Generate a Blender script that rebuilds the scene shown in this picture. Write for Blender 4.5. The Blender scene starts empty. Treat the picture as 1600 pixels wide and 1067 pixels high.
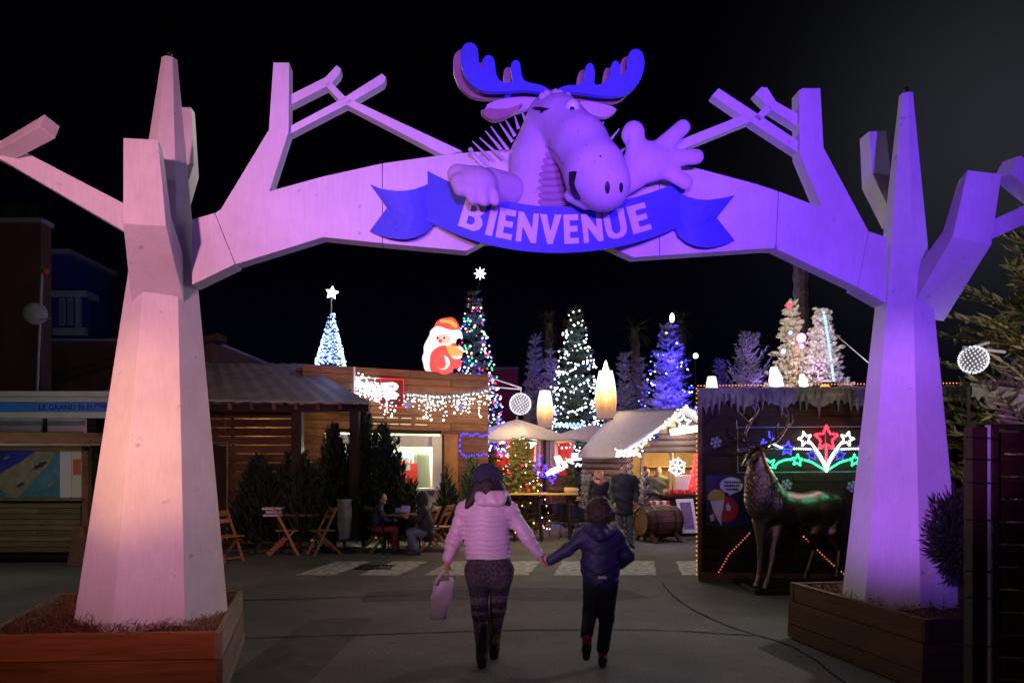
import bpy, math, random
import numpy as np
from mathutils import Vector, Matrix, Euler
from mathutils.bvhtree import BVHTree

scene = bpy.context.scene
COL = scene.collection
RND = random.Random(11)
PI = math.pi
# metric helpers: a level camera 1.72 m above the ground, 27 mm lens
F, HZ, CH = 1200.0, 725.0, 1.72
def P(u, v, Y): return Vector(((u - 800.0) * Y / F, Y, CH - (v - HZ) * Y / F))
def V(*a): return Vector(a)

# ------------------------------------------------------------------ camera
cam = bpy.data.objects.new('camera', bpy.data.cameras.new('camera'))
COL.objects.link(cam)
cam.location = (0, 0, CH)
cam.rotation_euler = (PI / 2, 0, 0)
cam.data.sensor_width = 36.0
cam.data.lens = 27.0
cam.data.shift_y = (HZ - 533.5) / 1600.0
cam.data.clip_start = 0.05
cam.data.clip_end = 600.0
scene.camera = cam

# ------------------------------------------------------------------ night sky
world = bpy.data.worlds.new('World')
scene.world = world
world.use_nodes = True
wn, wl = world.node_tree.nodes, world.node_tree.links
wn.clear()
w_out = wn.new('ShaderNodeOutputWorld')
w_bg = wn.new('ShaderNodeBackground')
w_tc = wn.new('ShaderNodeTexCoord')
w_sep = wn.new('ShaderNodeSeparateXYZ')
wl.new(w_tc.outputs['Generated'], w_sep.inputs[0])
w_ramp = wn.new('ShaderNodeValToRGB')
w_ramp.color_ramp.elements[0].position = 0.0
w_ramp.color_ramp.elements[0].color = (0.0007, 0.0007, 0.0036, 1)
w_ramp.color_ramp.elements[1].position = 0.45
w_ramp.color_ramp.elements[1].color = (0.0002, 0.0002, 0.0007, 1)
wl.new(w_sep.outputs['Z'], w_ramp.inputs[0])
# soft grey glow painted into the sky colour around one direction
w_dot = wn.new('ShaderNodeVectorMath'); w_dot.operation = 'DOT_PRODUCT'
w_dot.inputs[1].default_value = Vector((0.65, 1.0, 0.44)).normalized()
wl.new(w_tc.outputs['Generated'], w_dot.inputs[0])
w_m1 = wn.new('ShaderNodeMath'); w_m1.operation = 'MULTIPLY_ADD'; w_m1.inputs[1].default_value = 70.0; w_m1.inputs[2].default_value = -70.0
wl.new(w_dot.outputs['Value'], w_m1.inputs[0])
w_pow = wn.new('ShaderNodeMath'); w_pow.operation = 'EXPONENT'
wl.new(w_m1.outputs[0], w_pow.inputs[0])
w_add = wn.new('ShaderNodeMixRGB'); w_add.blend_type = 'ADD'
w_add.inputs[2].default_value = (0.019, 0.020, 0.024, 1)
wl.new(w_pow.outputs[0], w_add.inputs[0])
wl.new(w_ramp.outputs[0], w_add.inputs[1])
wl.new(w_add.outputs[0], w_bg.inputs[0])
w_bg.inputs[1].default_value = 1.0
wl.new(w_bg.outputs[0], w_out.inputs[0])

# ------------------------------------------------------------------ lamps
def aim(o, target):
    d = Vector(target) - o.location
    o.rotation_euler = d.to_track_quat('-Z', 'Y').to_euler()
def spot(name, loc, target, energy, color, size=60, blend=1.0, r=0.12):
    l = bpy.data.lights.new(name, 'SPOT')
    l.energy = energy; l.color = color; l.spot_size = math.radians(size); l.spot_blend = blend; l.shadow_soft_size = r
    o = bpy.data.objects.new(name, l); COL.objects.link(o); o.location = loc; aim(o, target); return o
def lamp(name, loc, energy, color, r=0.15):
    l = bpy.data.lights.new(name, 'POINT')
    l.energy = energy; l.color = color; l.shadow_soft_size = r
    o = bpy.data.objects.new(name, l); COL.objects.link(o); o.location = loc; return o
# floodlights of the square that wash the gate
spot('flood_violet', (0.2, -1.5, 2.7), (-0.1, 6.5, 4.3), 2700, (0.28, 0.075, 1.0), 40, 1.0)
spot('flood_violet', (1.5, -1.5, 2.7), (2.1, 6.6, 4.3), 3400, (0.20, 0.048, 1.0), 40, 1.0)
spot('flood_trunk', (-2.4, -0.8, 2.8), (3.52, 6.86, 1.80), 3300, (0.40, 0.115, 0.92), 16, 0.7)
spot('flood_pink', (-2.9, -1.8, 3.0), (-2.7, 6.3, 3.0), 1900, (1.0, 0.38, 0.60), 48, 1.0)
spot('flood_blue', (9.6, 3.3, 1.6), (3.5, 6.8, 2.6), 330, (0.10, 0.035, 1.0), 56, 1.0)
spot('flood_peach', (-3.7, 1.6, 1.1), (-2.95, 6.0, 1.95), 560, (1.0, 0.50, 0.14), 25, 1.0, 0.05)
lamp('square_lamp', (-4.5, -3.0, 5.5), 165, (1.0, 0.66, 0.48), 0.3)
spot('jacket_fill', (-2.2, -0.4, 1.75), (0.05, 6.4, 1.38), 980, (0.92, 0.54, 1.0), 17, 1.0, 0.2)  # added fill aimed at the walking pair, not a fixture of the square
spot('stall_flood', (5.4, 10.1, 3.7), (-0.6, 6.4, 0.0), 330, (1.0, 0.92, 0.84), 66, 1.0, 0.1)
lamp('square_lamp_mid', (-2.2, 9.6, 6.2), 120, (1.0, 0.84, 0.64), 0.3)
spot('cedar_fill', (7.4, 4.2, 2.4), (5.7, 8.8, 3.3), 520, (1.0, 0.86, 0.66), 52, 1.0, 0.15)  # added fill to brighten the conifer, no fixture there
lamp('shop_fill', (-8.2, 10.6, 1.9), 34, (0.95, 0.95, 0.85), 0.2)  # added fill to brighten the shop front, no lamp hangs there
lamp('villa_fill', (-19.0, 32.0, 9.0), 28, (0.75, 0.75, 1.0), 0.3)  # added fill so the far villa shows, no lamp there

# ------------------------------------------------------------------ exposure and renderer
scene.view_settings.view_transform = 'Standard'
scene.view_settings.look = 'None'
scene.view_settings.exposure = 0.0
scene.view_settings.gamma = 1.0
scene.view_settings.use_curve_mapping = False
scene.render.engine = 'CYCLES'
scene.cycles.use_denoising = True
scene.cycles.max_bounces = 6
scene.cycles.diffuse_bounces = 3
scene.cycles.glossy_bounces = 3
scene.cycles.transmission_bounces = 4
scene.cycles.sample_clamp_indirect = 2.0
scene.cycles.use_light_tree = True

# ------------------------------------------------------------------ materials
MATS = {}
def _new(name):
    m = bpy.data.materials.new(name); m.use_nodes = True
    MATS[name] = m
    nt = m.node_tree
    return m, nt, nt.nodes['Principled BSDF']
def mat(name, c, rough=0.6, metal=0.0, var=0.25, scale=6.0, bump=0.0, bscale=40.0, spec=0.4, rnd=0.0, coat=0.0):
    """painted, cloth, stone or metal surface with uneven tone and fine relief"""
    m, nt, b = _new(name)
    n, l = nt.nodes, nt.links
    b.inputs['Roughness'].default_value = rough
    b.inputs['Metallic'].default_value = metal
    b.inputs['Specular IOR Level'].default_value = spec
    tc = n.new('ShaderNodeTexCoord')
    nz = n.new('ShaderNodeTexNoise'); nz.inputs['Scale'].default_value = scale; nz.inputs['Detail'].default_value = 6
    l.new(tc.outputs['Object'], nz.inputs['Vector'])
    mp = n.new('ShaderNodeMapRange')
    mp.inputs[1].default_value = 0.25; mp.inputs[2].default_value = 0.75
    mp.inputs[3].default_value = 1 - var; mp.inputs[4].default_value = 1 + var
    l.new(nz.outputs['Fac'], mp.inputs[0])
    fac = mp.outputs[0]
    if rnd:
        oi = n.new('ShaderNodeObjectInfo')
        m2 = n.new('ShaderNodeMapRange'); m2.inputs[3].default_value = 1 - rnd; m2.inputs[4].default_value = 1 + rnd
        l.new(oi.outputs['Random'], m2.inputs[0])
        mm = n.new('ShaderNodeMath'); mm.operation = 'MULTIPLY'
        l.new(fac, mm.inputs[0]); l.new(m2.outputs[0], mm.inputs[1]); fac = mm.outputs[0]
    mx = n.new('ShaderNodeVectorMath'); mx.operation = 'SCALE'
    mx.inputs[0].default_value = c
    l.new(fac, mx.inputs['Scale'])
    l.new(mx.outputs[0], b.inputs['Base Color'])
    if bump:
        n2 = n.new('ShaderNodeTexNoise'); n2.inputs['Scale'].default_value = bscale; n2.inputs['Detail'].default_value = 4
        l.new(tc.outputs['Object'], n2.inputs['Vector'])
        bp = n.new('ShaderNodeBump'); bp.inputs['Strength'].default_value = bump; bp.inputs['Distance'].default_value = 0.02
        l.new(n2.outputs['Fac'], bp.inputs['Height']); l.new(bp.outputs[0], b.inputs['Normal'])
    return m
def wood(name, c, c2, grain=(1.5, 14, 14), rough=0.65, rnd=0.25, unit=True):
    """boards: grain runs along local x; every board gets its own tone"""
    m, nt, b = _new(name)
    n, l = nt.nodes, nt.links
    b.inputs['Roughness'].default_value = rough
    b.inputs['Specular IOR Level'].default_value = 0.25
    tc = n.new('ShaderNodeTexCoord'); mpn = n.new('ShaderNodeMapping')
    mpn.inputs['Scale'].default_value = grain
    oi = n.new('ShaderNodeObjectInfo')
    off = n.new('ShaderNodeVectorMath'); off.operation = 'SCALE'; off.inputs[0].default_value = (37, 17, 29)
    l.new(oi.outputs['Random'], off.inputs['Scale'])
    l.new(off.outputs[0], mpn.inputs['Location'])
    l.new(tc.outputs['Object'], mpn.inputs['Vector'])
    nz = n.new('ShaderNodeTexNoise'); nz.inputs['Scale'].default_value = 1.0; nz.inputs['Detail'].default_value = 8; nz.inputs['Distortion'].default_value = 0.6
    l.new(mpn.outputs[0], nz.inputs['Vector'])
    rp = n.new('ShaderNodeValToRGB')
    rp.color_ramp.elements[0].position = 0.3; rp.color_ramp.elements[0].color = (*c2, 1)
    rp.color_ramp.elements[1].position = 0.68; rp.color_ramp.elements[1].color = (*c, 1)
    l.new(nz.outputs['Fac'], rp.inputs[0])
    m2 = n.new('ShaderNodeMapRange'); m2.inputs[3].default_value = 1 - rnd; m2.inputs[4].default_value = 1 + rnd
    l.new(oi.outputs['Random'], m2.inputs[0])
    mx = n.new('ShaderNodeVectorMath'); mx.operation = 'SCALE'
    l.new(rp.outputs[0], mx.inputs[0]); l.new(m2.outputs[0], mx.inputs['Scale'])
    l.new(mx.outputs[0], b.inputs['Base Color'])
    bp = n.new('ShaderNodeBump'); bp.inputs['Strength'].default_value = 0.25; bp.inputs['Distance'].default_value = 0.01
    l.new(nz.outputs['Fac'], bp.inputs['Height']); l.new(bp.outputs[0], b.inputs['Normal'])
    return m
def glow(name, c, strength, sample=False):
    m, nt, b = _new(name)
    b.inputs['Base Color'].default_value = (*[min(1, x) * 0.3 for x in c], 1)
    b.inputs['Emission Color'].default_value = (*c, 1)
    b.inputs['Emission Strength'].default_value = strength
    m.cycles.emission_sampling = 'AUTO' if sample else 'NONE'
    return m
def leafmat(name, c, c2, rough=0.7):
    m, nt, b = _new(name)
    n, l = nt.nodes, nt.links
    b.inputs['Roughness'].default_value = rough
    b.inputs['Specular IOR Level'].default_value = 0.2
    g = n.new('ShaderNodeNewGeometry')
    rp = n.new('ShaderNodeValToRGB')
    rp.color_ramp.elements[0].color = (*c, 1); rp.color_ramp.elements[1].color = (*c2, 1)
    l.new(g.outputs['Random Per Island'], rp.inputs[0]); l.new(rp.outputs[0], b.inputs['Base Color'])
    return m

def paintmat(name, c):
    """brushed white paint on plywood: faint grain, runs, grime and scuffs"""
    m, nt, b = _new(name)
    n, l = nt.nodes, nt.links
    b.inputs['Roughness'].default_value = 0.62; b.inputs['Specular IOR Level'].default_value = 0.25
    tc = n.new('ShaderNodeTexCoord')
    a = n.new('ShaderNodeTexNoise'); a.inputs['Scale'].default_value = 2.2; a.inputs['Detail'].default_value = 9; a.inputs['Roughness'].default_value = 0.65
    l.new(tc.outputs['Object'], a.inputs['Vector'])
    mp = n.new('ShaderNodeMapping'); mp.inputs['Scale'].default_value = (60, 60, 4)
    l.new(tc.outputs['Object'], mp.inputs['Vector'])
    g = n.new('ShaderNodeTexNoise'); g.inputs['Scale'].default_value = 1; g.inputs['Detail'].default_value = 3
    l.new(mp.outputs[0], g.inputs['Vector'])
    sp = n.new('ShaderNodeTexNoise'); sp.inputs['Scale'].default_value = 9; sp.inputs['Detail'].default_value = 2
    l.new(tc.outputs['Object'], sp.inputs['Vector'])
    r = n.new('ShaderNodeMapRange'); r.inputs[1].default_value = .3; r.inputs[2].default_value = .7; r.inputs[3].default_value = .86; r.inputs[4].default_value = 1.06
    l.new(a.outputs['Fac'], r.inputs[0])
    r2 = n.new('ShaderNodeMapRange'); r2.inputs[1].default_value = .3; r2.inputs[2].default_value = .7; r2.inputs[3].default_value = .95; r2.inputs[4].default_value = 1.04
    l.new(g.outputs['Fac'], r2.inputs[0])
    r3 = n.new('ShaderNodeMapRange'); r3.inputs[1].default_value = .70; r3.inputs[2].default_value = .78; r3.inputs[3].default_value = 1.0; r3.inputs[4].default_value = .62
    l.new(sp.outputs['Fac'], r3.inputs[0])
    m1 = n.new('ShaderNodeMath'); m1.operation = 'MULTIPLY'; l.new(r.outputs[0], m1.inputs[0]); l.new(r2.outputs[0], m1.inputs[1])
    m2 = n.new('ShaderNodeMath'); m2.operation = 'MULTIPLY'; l.new(m1.outputs[0], m2.inputs[0]); l.new(r3.outputs[0], m2.inputs[1])
    mx = n.new('ShaderNodeVectorMath'); mx.operation = 'SCALE'; mx.inputs[0].default_value = c
    l.new(m2.outputs[0], mx.inputs['Scale']); l.new(mx.outputs[0], b.inputs['Base Color'])
    bp = n.new('ShaderNodeBump'); bp.inputs['Strength'].default_value = .12; bp.inputs['Distance'].default_value = .01
    l.new(g.outputs['Fac'], bp.inputs['Height']); l.new(bp.outputs[0], b.inputs['Normal'])
    return m

# ------------------------------------------------------------------ object helpers
def wmat(o):
    m = o.matrix_basis.copy()
    while o.parent is not None:
        o = o.parent
        m = o.matrix_basis @ m
    return m
def tag(o, label=None, cat=None, group=None, kind=None):
    if label: o['label'] = label
    if cat: o['category'] = cat
    if group: o['group'] = group
    if kind: o['kind'] = kind
    return o
def empty(name, loc, label=None, cat=None, group=None, rz=0.0):
    o = bpy.data.objects.new(name, None); COL.objects.link(o)
    o.empty_display_size = 0.2
    o.location = loc; o.rotation_euler = (0, 0, rz)
    return tag(o, label, cat, group)
def copy_tree(o, parent=None):
    c = o.copy(); COL.objects.link(c)
    if parent is not None: c.parent = parent
    for ch in list(o.children): copy_tree(ch, c)
    return c
class MB:
    """collects simple solids and links them as one mesh object"""
    def __init__(s): s.v, s.f = [], []
    def add(s, vs, fs):
        k = len(s.v); s.v.extend([tuple(p) for p in vs]); s.f.extend([tuple(i + k for i in f) for f in fs]); return s
    def box(s, c, d, rot=None):
        c = Vector(c); hx, hy, hz = d[0] / 2, d[1] / 2, d[2] / 2
        vs = [Vector((x, y, z)) for x in (-hx, hx) for y in (-hy, hy) for z in (-hz, hz)]
        if rot is not None: vs = [rot @ p for p in vs]
        return s.add([p + c for p in vs], [(0, 1, 3, 2), (4, 6, 7, 5), (0, 4, 5, 1), (2, 3, 7, 6), (0, 2, 6, 4), (1, 5, 7, 3)])
    def bar(s, a, b, w, h=None, up=(0, 0, 1), w2=None, h2=None):
        a, b = Vector(a), Vector(b); h = w if h is None else h; w2 = w if w2 is None else w2; h2 = h if h2 is None else h2
        d = (b - a).normalized(); up = Vector(up)
        x = d.cross(up)
        if x.length < 1e-4: x = d.cross(Vector((0, 1, 0)))
        x.normalize(); y = x.cross(d)
        vs = []
        for p, ww, hh in ((a, w, h), (b, w2, h2)):
            for sx, sy in ((-1, -1), (1, -1), (1, 1), (-1, 1)): vs.append(p + x * sx * ww / 2 + y * sy * hh / 2)
        return s.add(vs, [(0, 1, 2, 3), (7, 6, 5, 4), (0, 4, 5, 1), (1, 5, 6, 2), (2, 6, 7, 3), (3, 7, 4, 0)])
    def tube(s, pts, r, n=8, cap=True):
        pts = [Vector(p) for p in pts]; m = len(pts)
        rs = r if isinstance(r, (list, tuple)) else [r] * m
        ref = None; rings = []
        for i, p in enumerate(pts):
            d = (pts[min(i + 1, m - 1)] - pts[max(i - 1, 0)])
            d = d.normalized() if d.length > 1e-9 else Vector((0, 0, 1))
            if ref is None:
                ref = d.cross(Vector((0, 0, 1)))
                if ref.length < 1e-3: ref = d.cross(Vector((0, 1, 0)))
            ref = (ref - d * ref.dot(d)).normalized(); q = d.cross(ref)
            rings.append([p + (ref * math.cos(2 * PI * k / n) + q * math.sin(2 * PI * k / n)) * rs[i] for k in range(n)])
        vs = [p for rg in rings for p in rg]; fs = []
        for i in range(m - 1):
            for k in range(n):
                fs.append((i * n + k, i * n + (k + 1) % n, (i + 1) * n + (k + 1) % n, (i + 1) * n + k))
        if cap: fs += [tuple(range(n - 1, -1, -1)), tuple(range((m - 1) * n, m * n))]
        return s.add(vs, fs)
    def lathe(s, prof, n=16, c=(0, 0, 0), rot=None, sq=(1, 1)):
        c = Vector(c); vs = []; fs = []
        for r, z in prof:
            for k in range(n):
                p = Vector((r * math.cos(2 * PI * k / n) * sq[0], r * math.sin(2 * PI * k / n) * sq[1], z))
                if rot is not None: p = rot @ p
                vs.append(p + c)
        for i in range(len(prof) - 1):
            for k in range(n): fs.append((i * n + k, i * n + (k + 1) % n, (i + 1) * n + (k + 1) % n, (i + 1) * n + k))
        fs += [tuple(range(n - 1, -1, -1)), tuple(range((len(prof) - 1) * n, len(prof) * n))]
        return s.add(vs, fs)
    def ball(s, c, r, n=10, m=6, sc=(1, 1, 1)):
        prof = [(max(1e-4, math.sin(PI * i / m)) * r, -math.cos(PI * i / m) * r) for i in range(m + 1)]
        c = Vector(c); vs = []; fs = []
        for rr, z in prof:
            for k in range(n): vs.append(c + Vector((rr * math.cos(2 * PI * k / n) * sc[0], rr * math.sin(2 * PI * k / n) * sc[1], z * sc[2])))
        for i in range(m):
            for k in range(n): fs.append((i * n + k, i * n + (k + 1) % n, (i + 1) * n + (k + 1) % n, (i + 1) * n + k))
        return s.add(vs, fs)
    def oct(s, c, r):
        c = Vector(c)
        vs = [c + Vector(d) * r for d in ((1, 0, 0), (-1, 0, 0), (0, 1, 0), (0, -1, 0), (0, 0, 1), (0, 0, -1))]
        return s.add(vs, [(0, 2, 4), (2, 1, 4), (1, 3, 4), (3, 0, 4), (2, 0, 5), (1, 2, 5), (3, 1, 5), (0, 3, 5)])
    def slab(s, front, n, t):
        """closed plate: front outline pushed back along n by t"""
        k = len(front); n = Vector(n).normalized()
        a = [Vector(p) for p in front]; b = [p + n * t for p in a]
        fs = [tuple(range(k)), tuple(range(2 * k - 1, k - 1, -1))]
        fs += [(i, i + k, (i + 1) % k + k, (i + 1) % k) for i in range(k)]
        return s.add(a + b, fs)
    def build(s, name, m, parent=None, smooth=False, base=True, bevel=0.0):
        me = bpy.data.meshes.new(name)
        vs = np.array(s.v, dtype=float).reshape(-1, 3)
        o = bpy.data.objects.new(name, me); COL.objects.link(o)
        if parent is not None:
            o.parent = parent
            mi = np.array(wmat(parent).inverted())
            vs = vs @ mi[:3, :3].T + mi[:3, 3]
        elif base and len(vs):
            lo, hi = vs.min(0), vs.max(0)
            org = np.array([(lo[0] + hi[0]) / 2, (lo[1] + hi[1]) / 2, lo[2]])
            vs = vs - org; o.location = org
        me.from_pydata(vs.tolist(), [], s.f); me.update()
        me.materials.append(MATS[m] if isinstance(m, str) else m)
        if smooth:
            for p in me.polygons: p.use_smooth = True
        if bevel:
            md = o.modifiers.new('edge', 'BEVEL'); md.width = bevel; md.segments = 2; md.limit_method = 'ANGLE'
        return o
UNIT = {}
def board(name, m, parent, M):
    """one plank: shared block mesh, own length and place. M = world matrix of the unit block"""
    if m not in UNIT:
        mb = MB()
        e = 0.5
        mb.box((0, 0, 0), (1, 1, 1))
        me = bpy.data.meshes.new('board_' + m); me.from_pydata(mb.v, [], mb.f); me.update(); me.materials.append(MATS[m]); UNIT[m] = me
    o = bpy.data.objects.new(name, UNIT[m]); COL.objects.link(o)
    if parent is not None:
        o.parent = parent; o.matrix_basis = wmat(parent).inverted() @ M
    else: o.matrix_basis = M
    return o
def plankM(a, b, z0, z1, th, out=0.0, tilt=0.0):
    """matrix for a horizontal plank from a to b (xy), between heights, standing 'out' to the viewer's side"""
    a, b = Vector((a[0], a[1])), Vector((b[0], b[1]))
    d = (b - a); L = d.length; d.normalize(); nrm = Vector((d.y, -d.x))
    c = (a + b) / 2 + nrm * (out - th / 2)
    M = Matrix.Translation((c.x, c.y, (z0 + z1) / 2)) @ Matrix.Rotation(math.atan2(d.y, d.x), 4, 'Z') @ Matrix.Rotation(tilt, 4, 'X')
    return M @ Matrix.Diagonal((L, th, z1 - z0, 1))
def plank_rows(parent, m, a, b, z0, z1, n, th=0.03, gap=0.008, out=0.0, name='plank', jit=0.004, holes=(), splits=()):
    """rows of planks; holes = (s0, s1, z0, z1) leaves openings (s = fraction of the length)"""
    a, b = Vector((a[0], a[1])), Vector((b[0], b[1]))
    h = (z1 - z0) / n; k = 0
    for i in range(n):
        za, zb = z0 + i * h, z0 + (i + 1) * h - gap
        segs = [(0.0, 1.0)]
        for s0, s1, hz0, hz1 in holes:
            if zb > hz0 + 0.02 and za < hz1 - 0.02:
                ns = []
                for p, q in segs:
                    if s1 <= p or s0 >= q: ns.append((p, q)); continue
                    if s0 > p: ns.append((p, s0))
                    if s1 < q: ns.append((s1, q))
                segs = ns
        if splits:
            sp = splits[i % len(splits)]
            ns = []
            for p, q in segs:
                if p < sp < q: ns += [(p, sp - 0.0015), (sp + 0.0015, q)]
                else: ns.append((p, q))
            segs = ns
        for p, q in segs:
            pa, pb = a + (b - a) * p, a + (b - a) * q
            board(name, m, parent, plankM(pa, pb, za, zb, th, out + RND.uniform(-jit, jit), RND.uniform(-0.012, 0.012)))
            k += 1
    return k
def text_obj(name, body, m, parent, origin, ex, ey, size, depth=0.004):
    """flat raised lettering; ex, ey = unit vectors of the writing plane"""
    cu = bpy.data.curves.new(name, 'FONT'); cu.body = body; cu.size = size; cu.extrude = depth; cu.align_x = 'CENTER'; cu.align_y = 'CENTER'; cu.resolution_u = 2
    tmp = bpy.data.objects.new(name + '_tmp', cu); COL.objects.link(tmp)
    dg = bpy.context.evaluated_depsgraph_get()
    me = bpy.data.meshes.new_from_object(tmp.evaluated_get(dg))
    bpy.data.objects.remove(tmp); bpy.data.curves.remove(cu)
    ex, ey = Vector(ex).normalized(), Vector(ey).normalized(); ez = ex.cross(ey)
    M = Matrix.Translation(origin) @ Matrix((ex, ey, ez)).transposed().to_4x4()
    o = bpy.data.objects.new(name, me); COL.objects.link(o)
    me.materials.clear(); me.materials.append(MATS[m])
    o.parent = parent; o.matrix_basis = wmat(parent).inverted() @ M
    return o

# ------------------------------------------------------------------ smooth bodies (distance field + surface nets)
def cone(a, ra, b, rb, sc=None, k=None): return ('c', np.array(a, float), ra, np.array(b, float), rb, sc, k)
def ell(c, r, rot=None, k=None): return ('e', np.array(c, float), np.array(r, float), None if rot is None else np.array(rot), None, None, k)
def field_mesh(shapes, h=0.012, k=0.02, disp=None):
    lo = np.full(3, 1e9); hi = np.full(3, -1e9); bbs = []
    for s in shapes:
        if s[0] == 'c':
            m = max(s[2], s[4]) * (max(s[5]) if s[5] is not None else 1)
            a, b = np.minimum(s[1], s[3]) - m, np.maximum(s[1], s[3]) + m
        else:
            m = max(s[2]); a, b = s[1] - m, s[1] + m
        bbs.append((a, b)); lo = np.minimum(lo, a); hi = np.maximum(hi, b)
    pad = 3 * h + 0.01; lo -= pad; hi += pad
    N = np.ceil((hi - lo) / h).astype(int) + 1
    D = np.full(N, 1.0, np.float32)
    ax = [lo[i] + h * np.arange(N[i]) for i in range(3)]
    for s, (a, b) in zip(shapes, bbs):
        kk = s[6] if s[6] is not None else k
        mg = 2.5 * kk + 3 * h
        i0 = np.maximum(((a - mg - lo) / h).astype(int), 0); i1 = np.minimum(((b + mg - lo) / h).astype(int) + 2, N)
        X_, Y_, Z_ = np.meshgrid(ax[0][i0[0]:i1[0]], ax[1][i0[1]:i1[1]], ax[2][i0[2]:i1[2]], indexing='ij')
        Q = np.stack([X_, Y_, Z_], -1)
        if s[0] == 'c':
            p, q = s[1], s[3]; ds = 1.0
            if s[5] is not None:
                sc = np.array(s[5]); Q = (Q - p) / sc; q = (q - p) / sc; p = np.zeros(3); ds = sc.min()
            ba = q - p; L = max(ba @ ba, 1e-12)
            t = np.clip(((Q - p) @ ba) / L, 0, 1)
            d = (np.linalg.norm(Q - p - t[..., None] * ba, axis=-1) - (s[2] + (s[4] - s[2]) * t)) * ds
        else:
            q = Q - s[1]
            if s[3] is not None: q = q @ s[3]
            k0 = np.linalg.norm(q / s[2], axis=-1); k1 = np.linalg.norm(q / s[2] ** 2, axis=-1)
            d = k0 * (k0 - 1.0) / np.maximum(k1, 1e-6)
        sub = D[i0[0]:i1[0], i0[1]:i1[1], i0[2]:i1[2]]
        hh = np.clip(0.5 + 0.5 * (sub - d) / kk, 0, 1)
        sub[...] = sub * (1 - hh) + d * hh - kk * hh * (1 - hh)
    if disp is not None:
        X_, Y_, Z_ = np.meshgrid(*ax, indexing='ij'); D = D - disp(X_, Y_, Z_).astype(np.float32)
    S = D < 0
    cnt = np.zeros(N - 1, np.int8)
    offs = [(i, j, l) for i in (0, 1) for j in (0, 1) for l in (0, 1)]
    for i, j, l in offs: cnt += S[i:N[0] - 1 + i, j:N[1] - 1 + j, l:N[2] - 1 + l]
    act = (cnt > 0) & (cnt < 8)
    C = np.argwhere(act); idx = np.full(N - 1, -1, np.int64); idx[act] = np.arange(len(C))
    acc = np.zeros((len(C), 3)); num = np.zeros(len(C))
    for o1 in offs:
        for axis in range(3):
            if o1[axis]: continue
            o2 = list(o1); o2[axis] = 1
            A = D[C[:, 0] + o1[0], C[:, 1] + o1[1], C[:, 2] + o1[2]]; B = D[C[:, 0] + o2[0], C[:, 1] + o2[1], C[:, 2] + o2[2]]
            m = (A < 0) != (B < 0); t = np.where(m, A / np.where(m, A - B, 1), 0)
            p = np.tile(np.array(o1, float), (len(C), 1)); p[:, axis] += t
            acc[m] += p[m]; num += m
    verts = lo + h * (C + acc / np.maximum(num, 1)[:, None])
    faces = []
    for axis in range(3):
        u, w = (axis + 1) % 3, (axis + 2) % 3
        sl0 = [slice(None)] * 3; sl1 = [slice(None)] * 3
        sl0[axis] = slice(0, N[axis] - 1); sl1[axis] = slice(1, N[axis])
        ch = S[tuple(sl0)] != S[tuple(sl1)]
        E = np.argwhere(ch); E = E[(E[:, u] > 0) & (E[:, w] > 0) & (E[:, u] < N[u] - 1) & (E[:, w] < N[w] - 1)]
        ins = S[E[:, 0], E[:, 1], E[:, 2]]
        def at(du, dw):
            e = E.copy(); e[:, u] -= du; e[:, w] -= dw; return idx[e[:, 0], e[:, 1], e[:, 2]]
        q = np.stack([at(1, 1), at(0, 1), at(0, 0), at(1, 0)], 1)
        q[~ins] = q[~ins][:, ::-1]
        faces.append(q)
    return verts, np.concatenate(faces)
def body(name, shapes, m, parent=None, h=0.012, k=0.02, disp=None, relax=1, bvh=None):
    v, f = field_mesh(shapes, h, k, disp)
    if relax:
        e = np.concatenate([f[:, [0, 1]], f[:, [1, 2]], f[:, [2, 3]], f[:, [3, 0]]])
        for _ in range(relax):
            s = np.zeros_like(v); c = np.zeros(len(v))
            np.add.at(s, e[:, 0], v[e[:, 1]]); np.add.at(c, e[:, 0], 1); np.add.at(s, e[:, 1], v[e[:, 0]]); np.add.at(c, e[:, 1], 1)
            v = 0.5 * v + 0.5 * s / np.maximum(c, 1)[:, None]
    mb = MB(); mb.v = v.tolist(); mb.f = f.tolist()
    if bvh is not None: bvh.append(BVHTree.FromPolygons(mb.v, mb.f))
    return mb.build(name, m, parent, smooth=True)
def decal(bv, poly, lift=0.004, step=3):
    """a thin patch of paint that follows a curved surface: outline given as view directions, laid on the surface it meets"""
    mb = MB(); pts = []
    cx = sum(p[0] for p in poly) / len(poly); cy = sum(p[1] for p in poly) / len(poly)
    o = Vector((0, 0, CH))
    def hit(u, v):
        d = (P(u, v, 5.0) - o).normalized()
        loc, nr, i, dist = bv.ray_cast(o, d)
        return None if loc is None else loc + nr * lift if nr.dot(d) < 0 else loc - nr * lift
    rings = [[hit(cx + (u - cx) * s, cy + (v - cy) * s) for u, v in poly] for s in (1.0, 0.66, 0.33)]
    c = hit(cx, cy)
    k = len(poly); vs = []; ok = []
    for rg in rings:
        for p in rg: ok.append(p is not None); vs.append(p if p is not None else Vector((0, 0, 0)))
    ok.append(c is not None); vs.append(c if c is not None else Vector((0, 0, 0)))
    fs = []
    for r in range(2):
        for i in range(k): fs.append((r * k + i, r * k + (i + 1) % k, (r + 1) * k + (i + 1) % k, (r + 1) * k + i))
    for i in range(k): fs.append((2 * k + i, 2 * k + (i + 1) % k, 3 * k))
    fs = [f for f in fs if all(ok[i] for i in f)]
    return mb.add(vs, fs)

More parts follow.
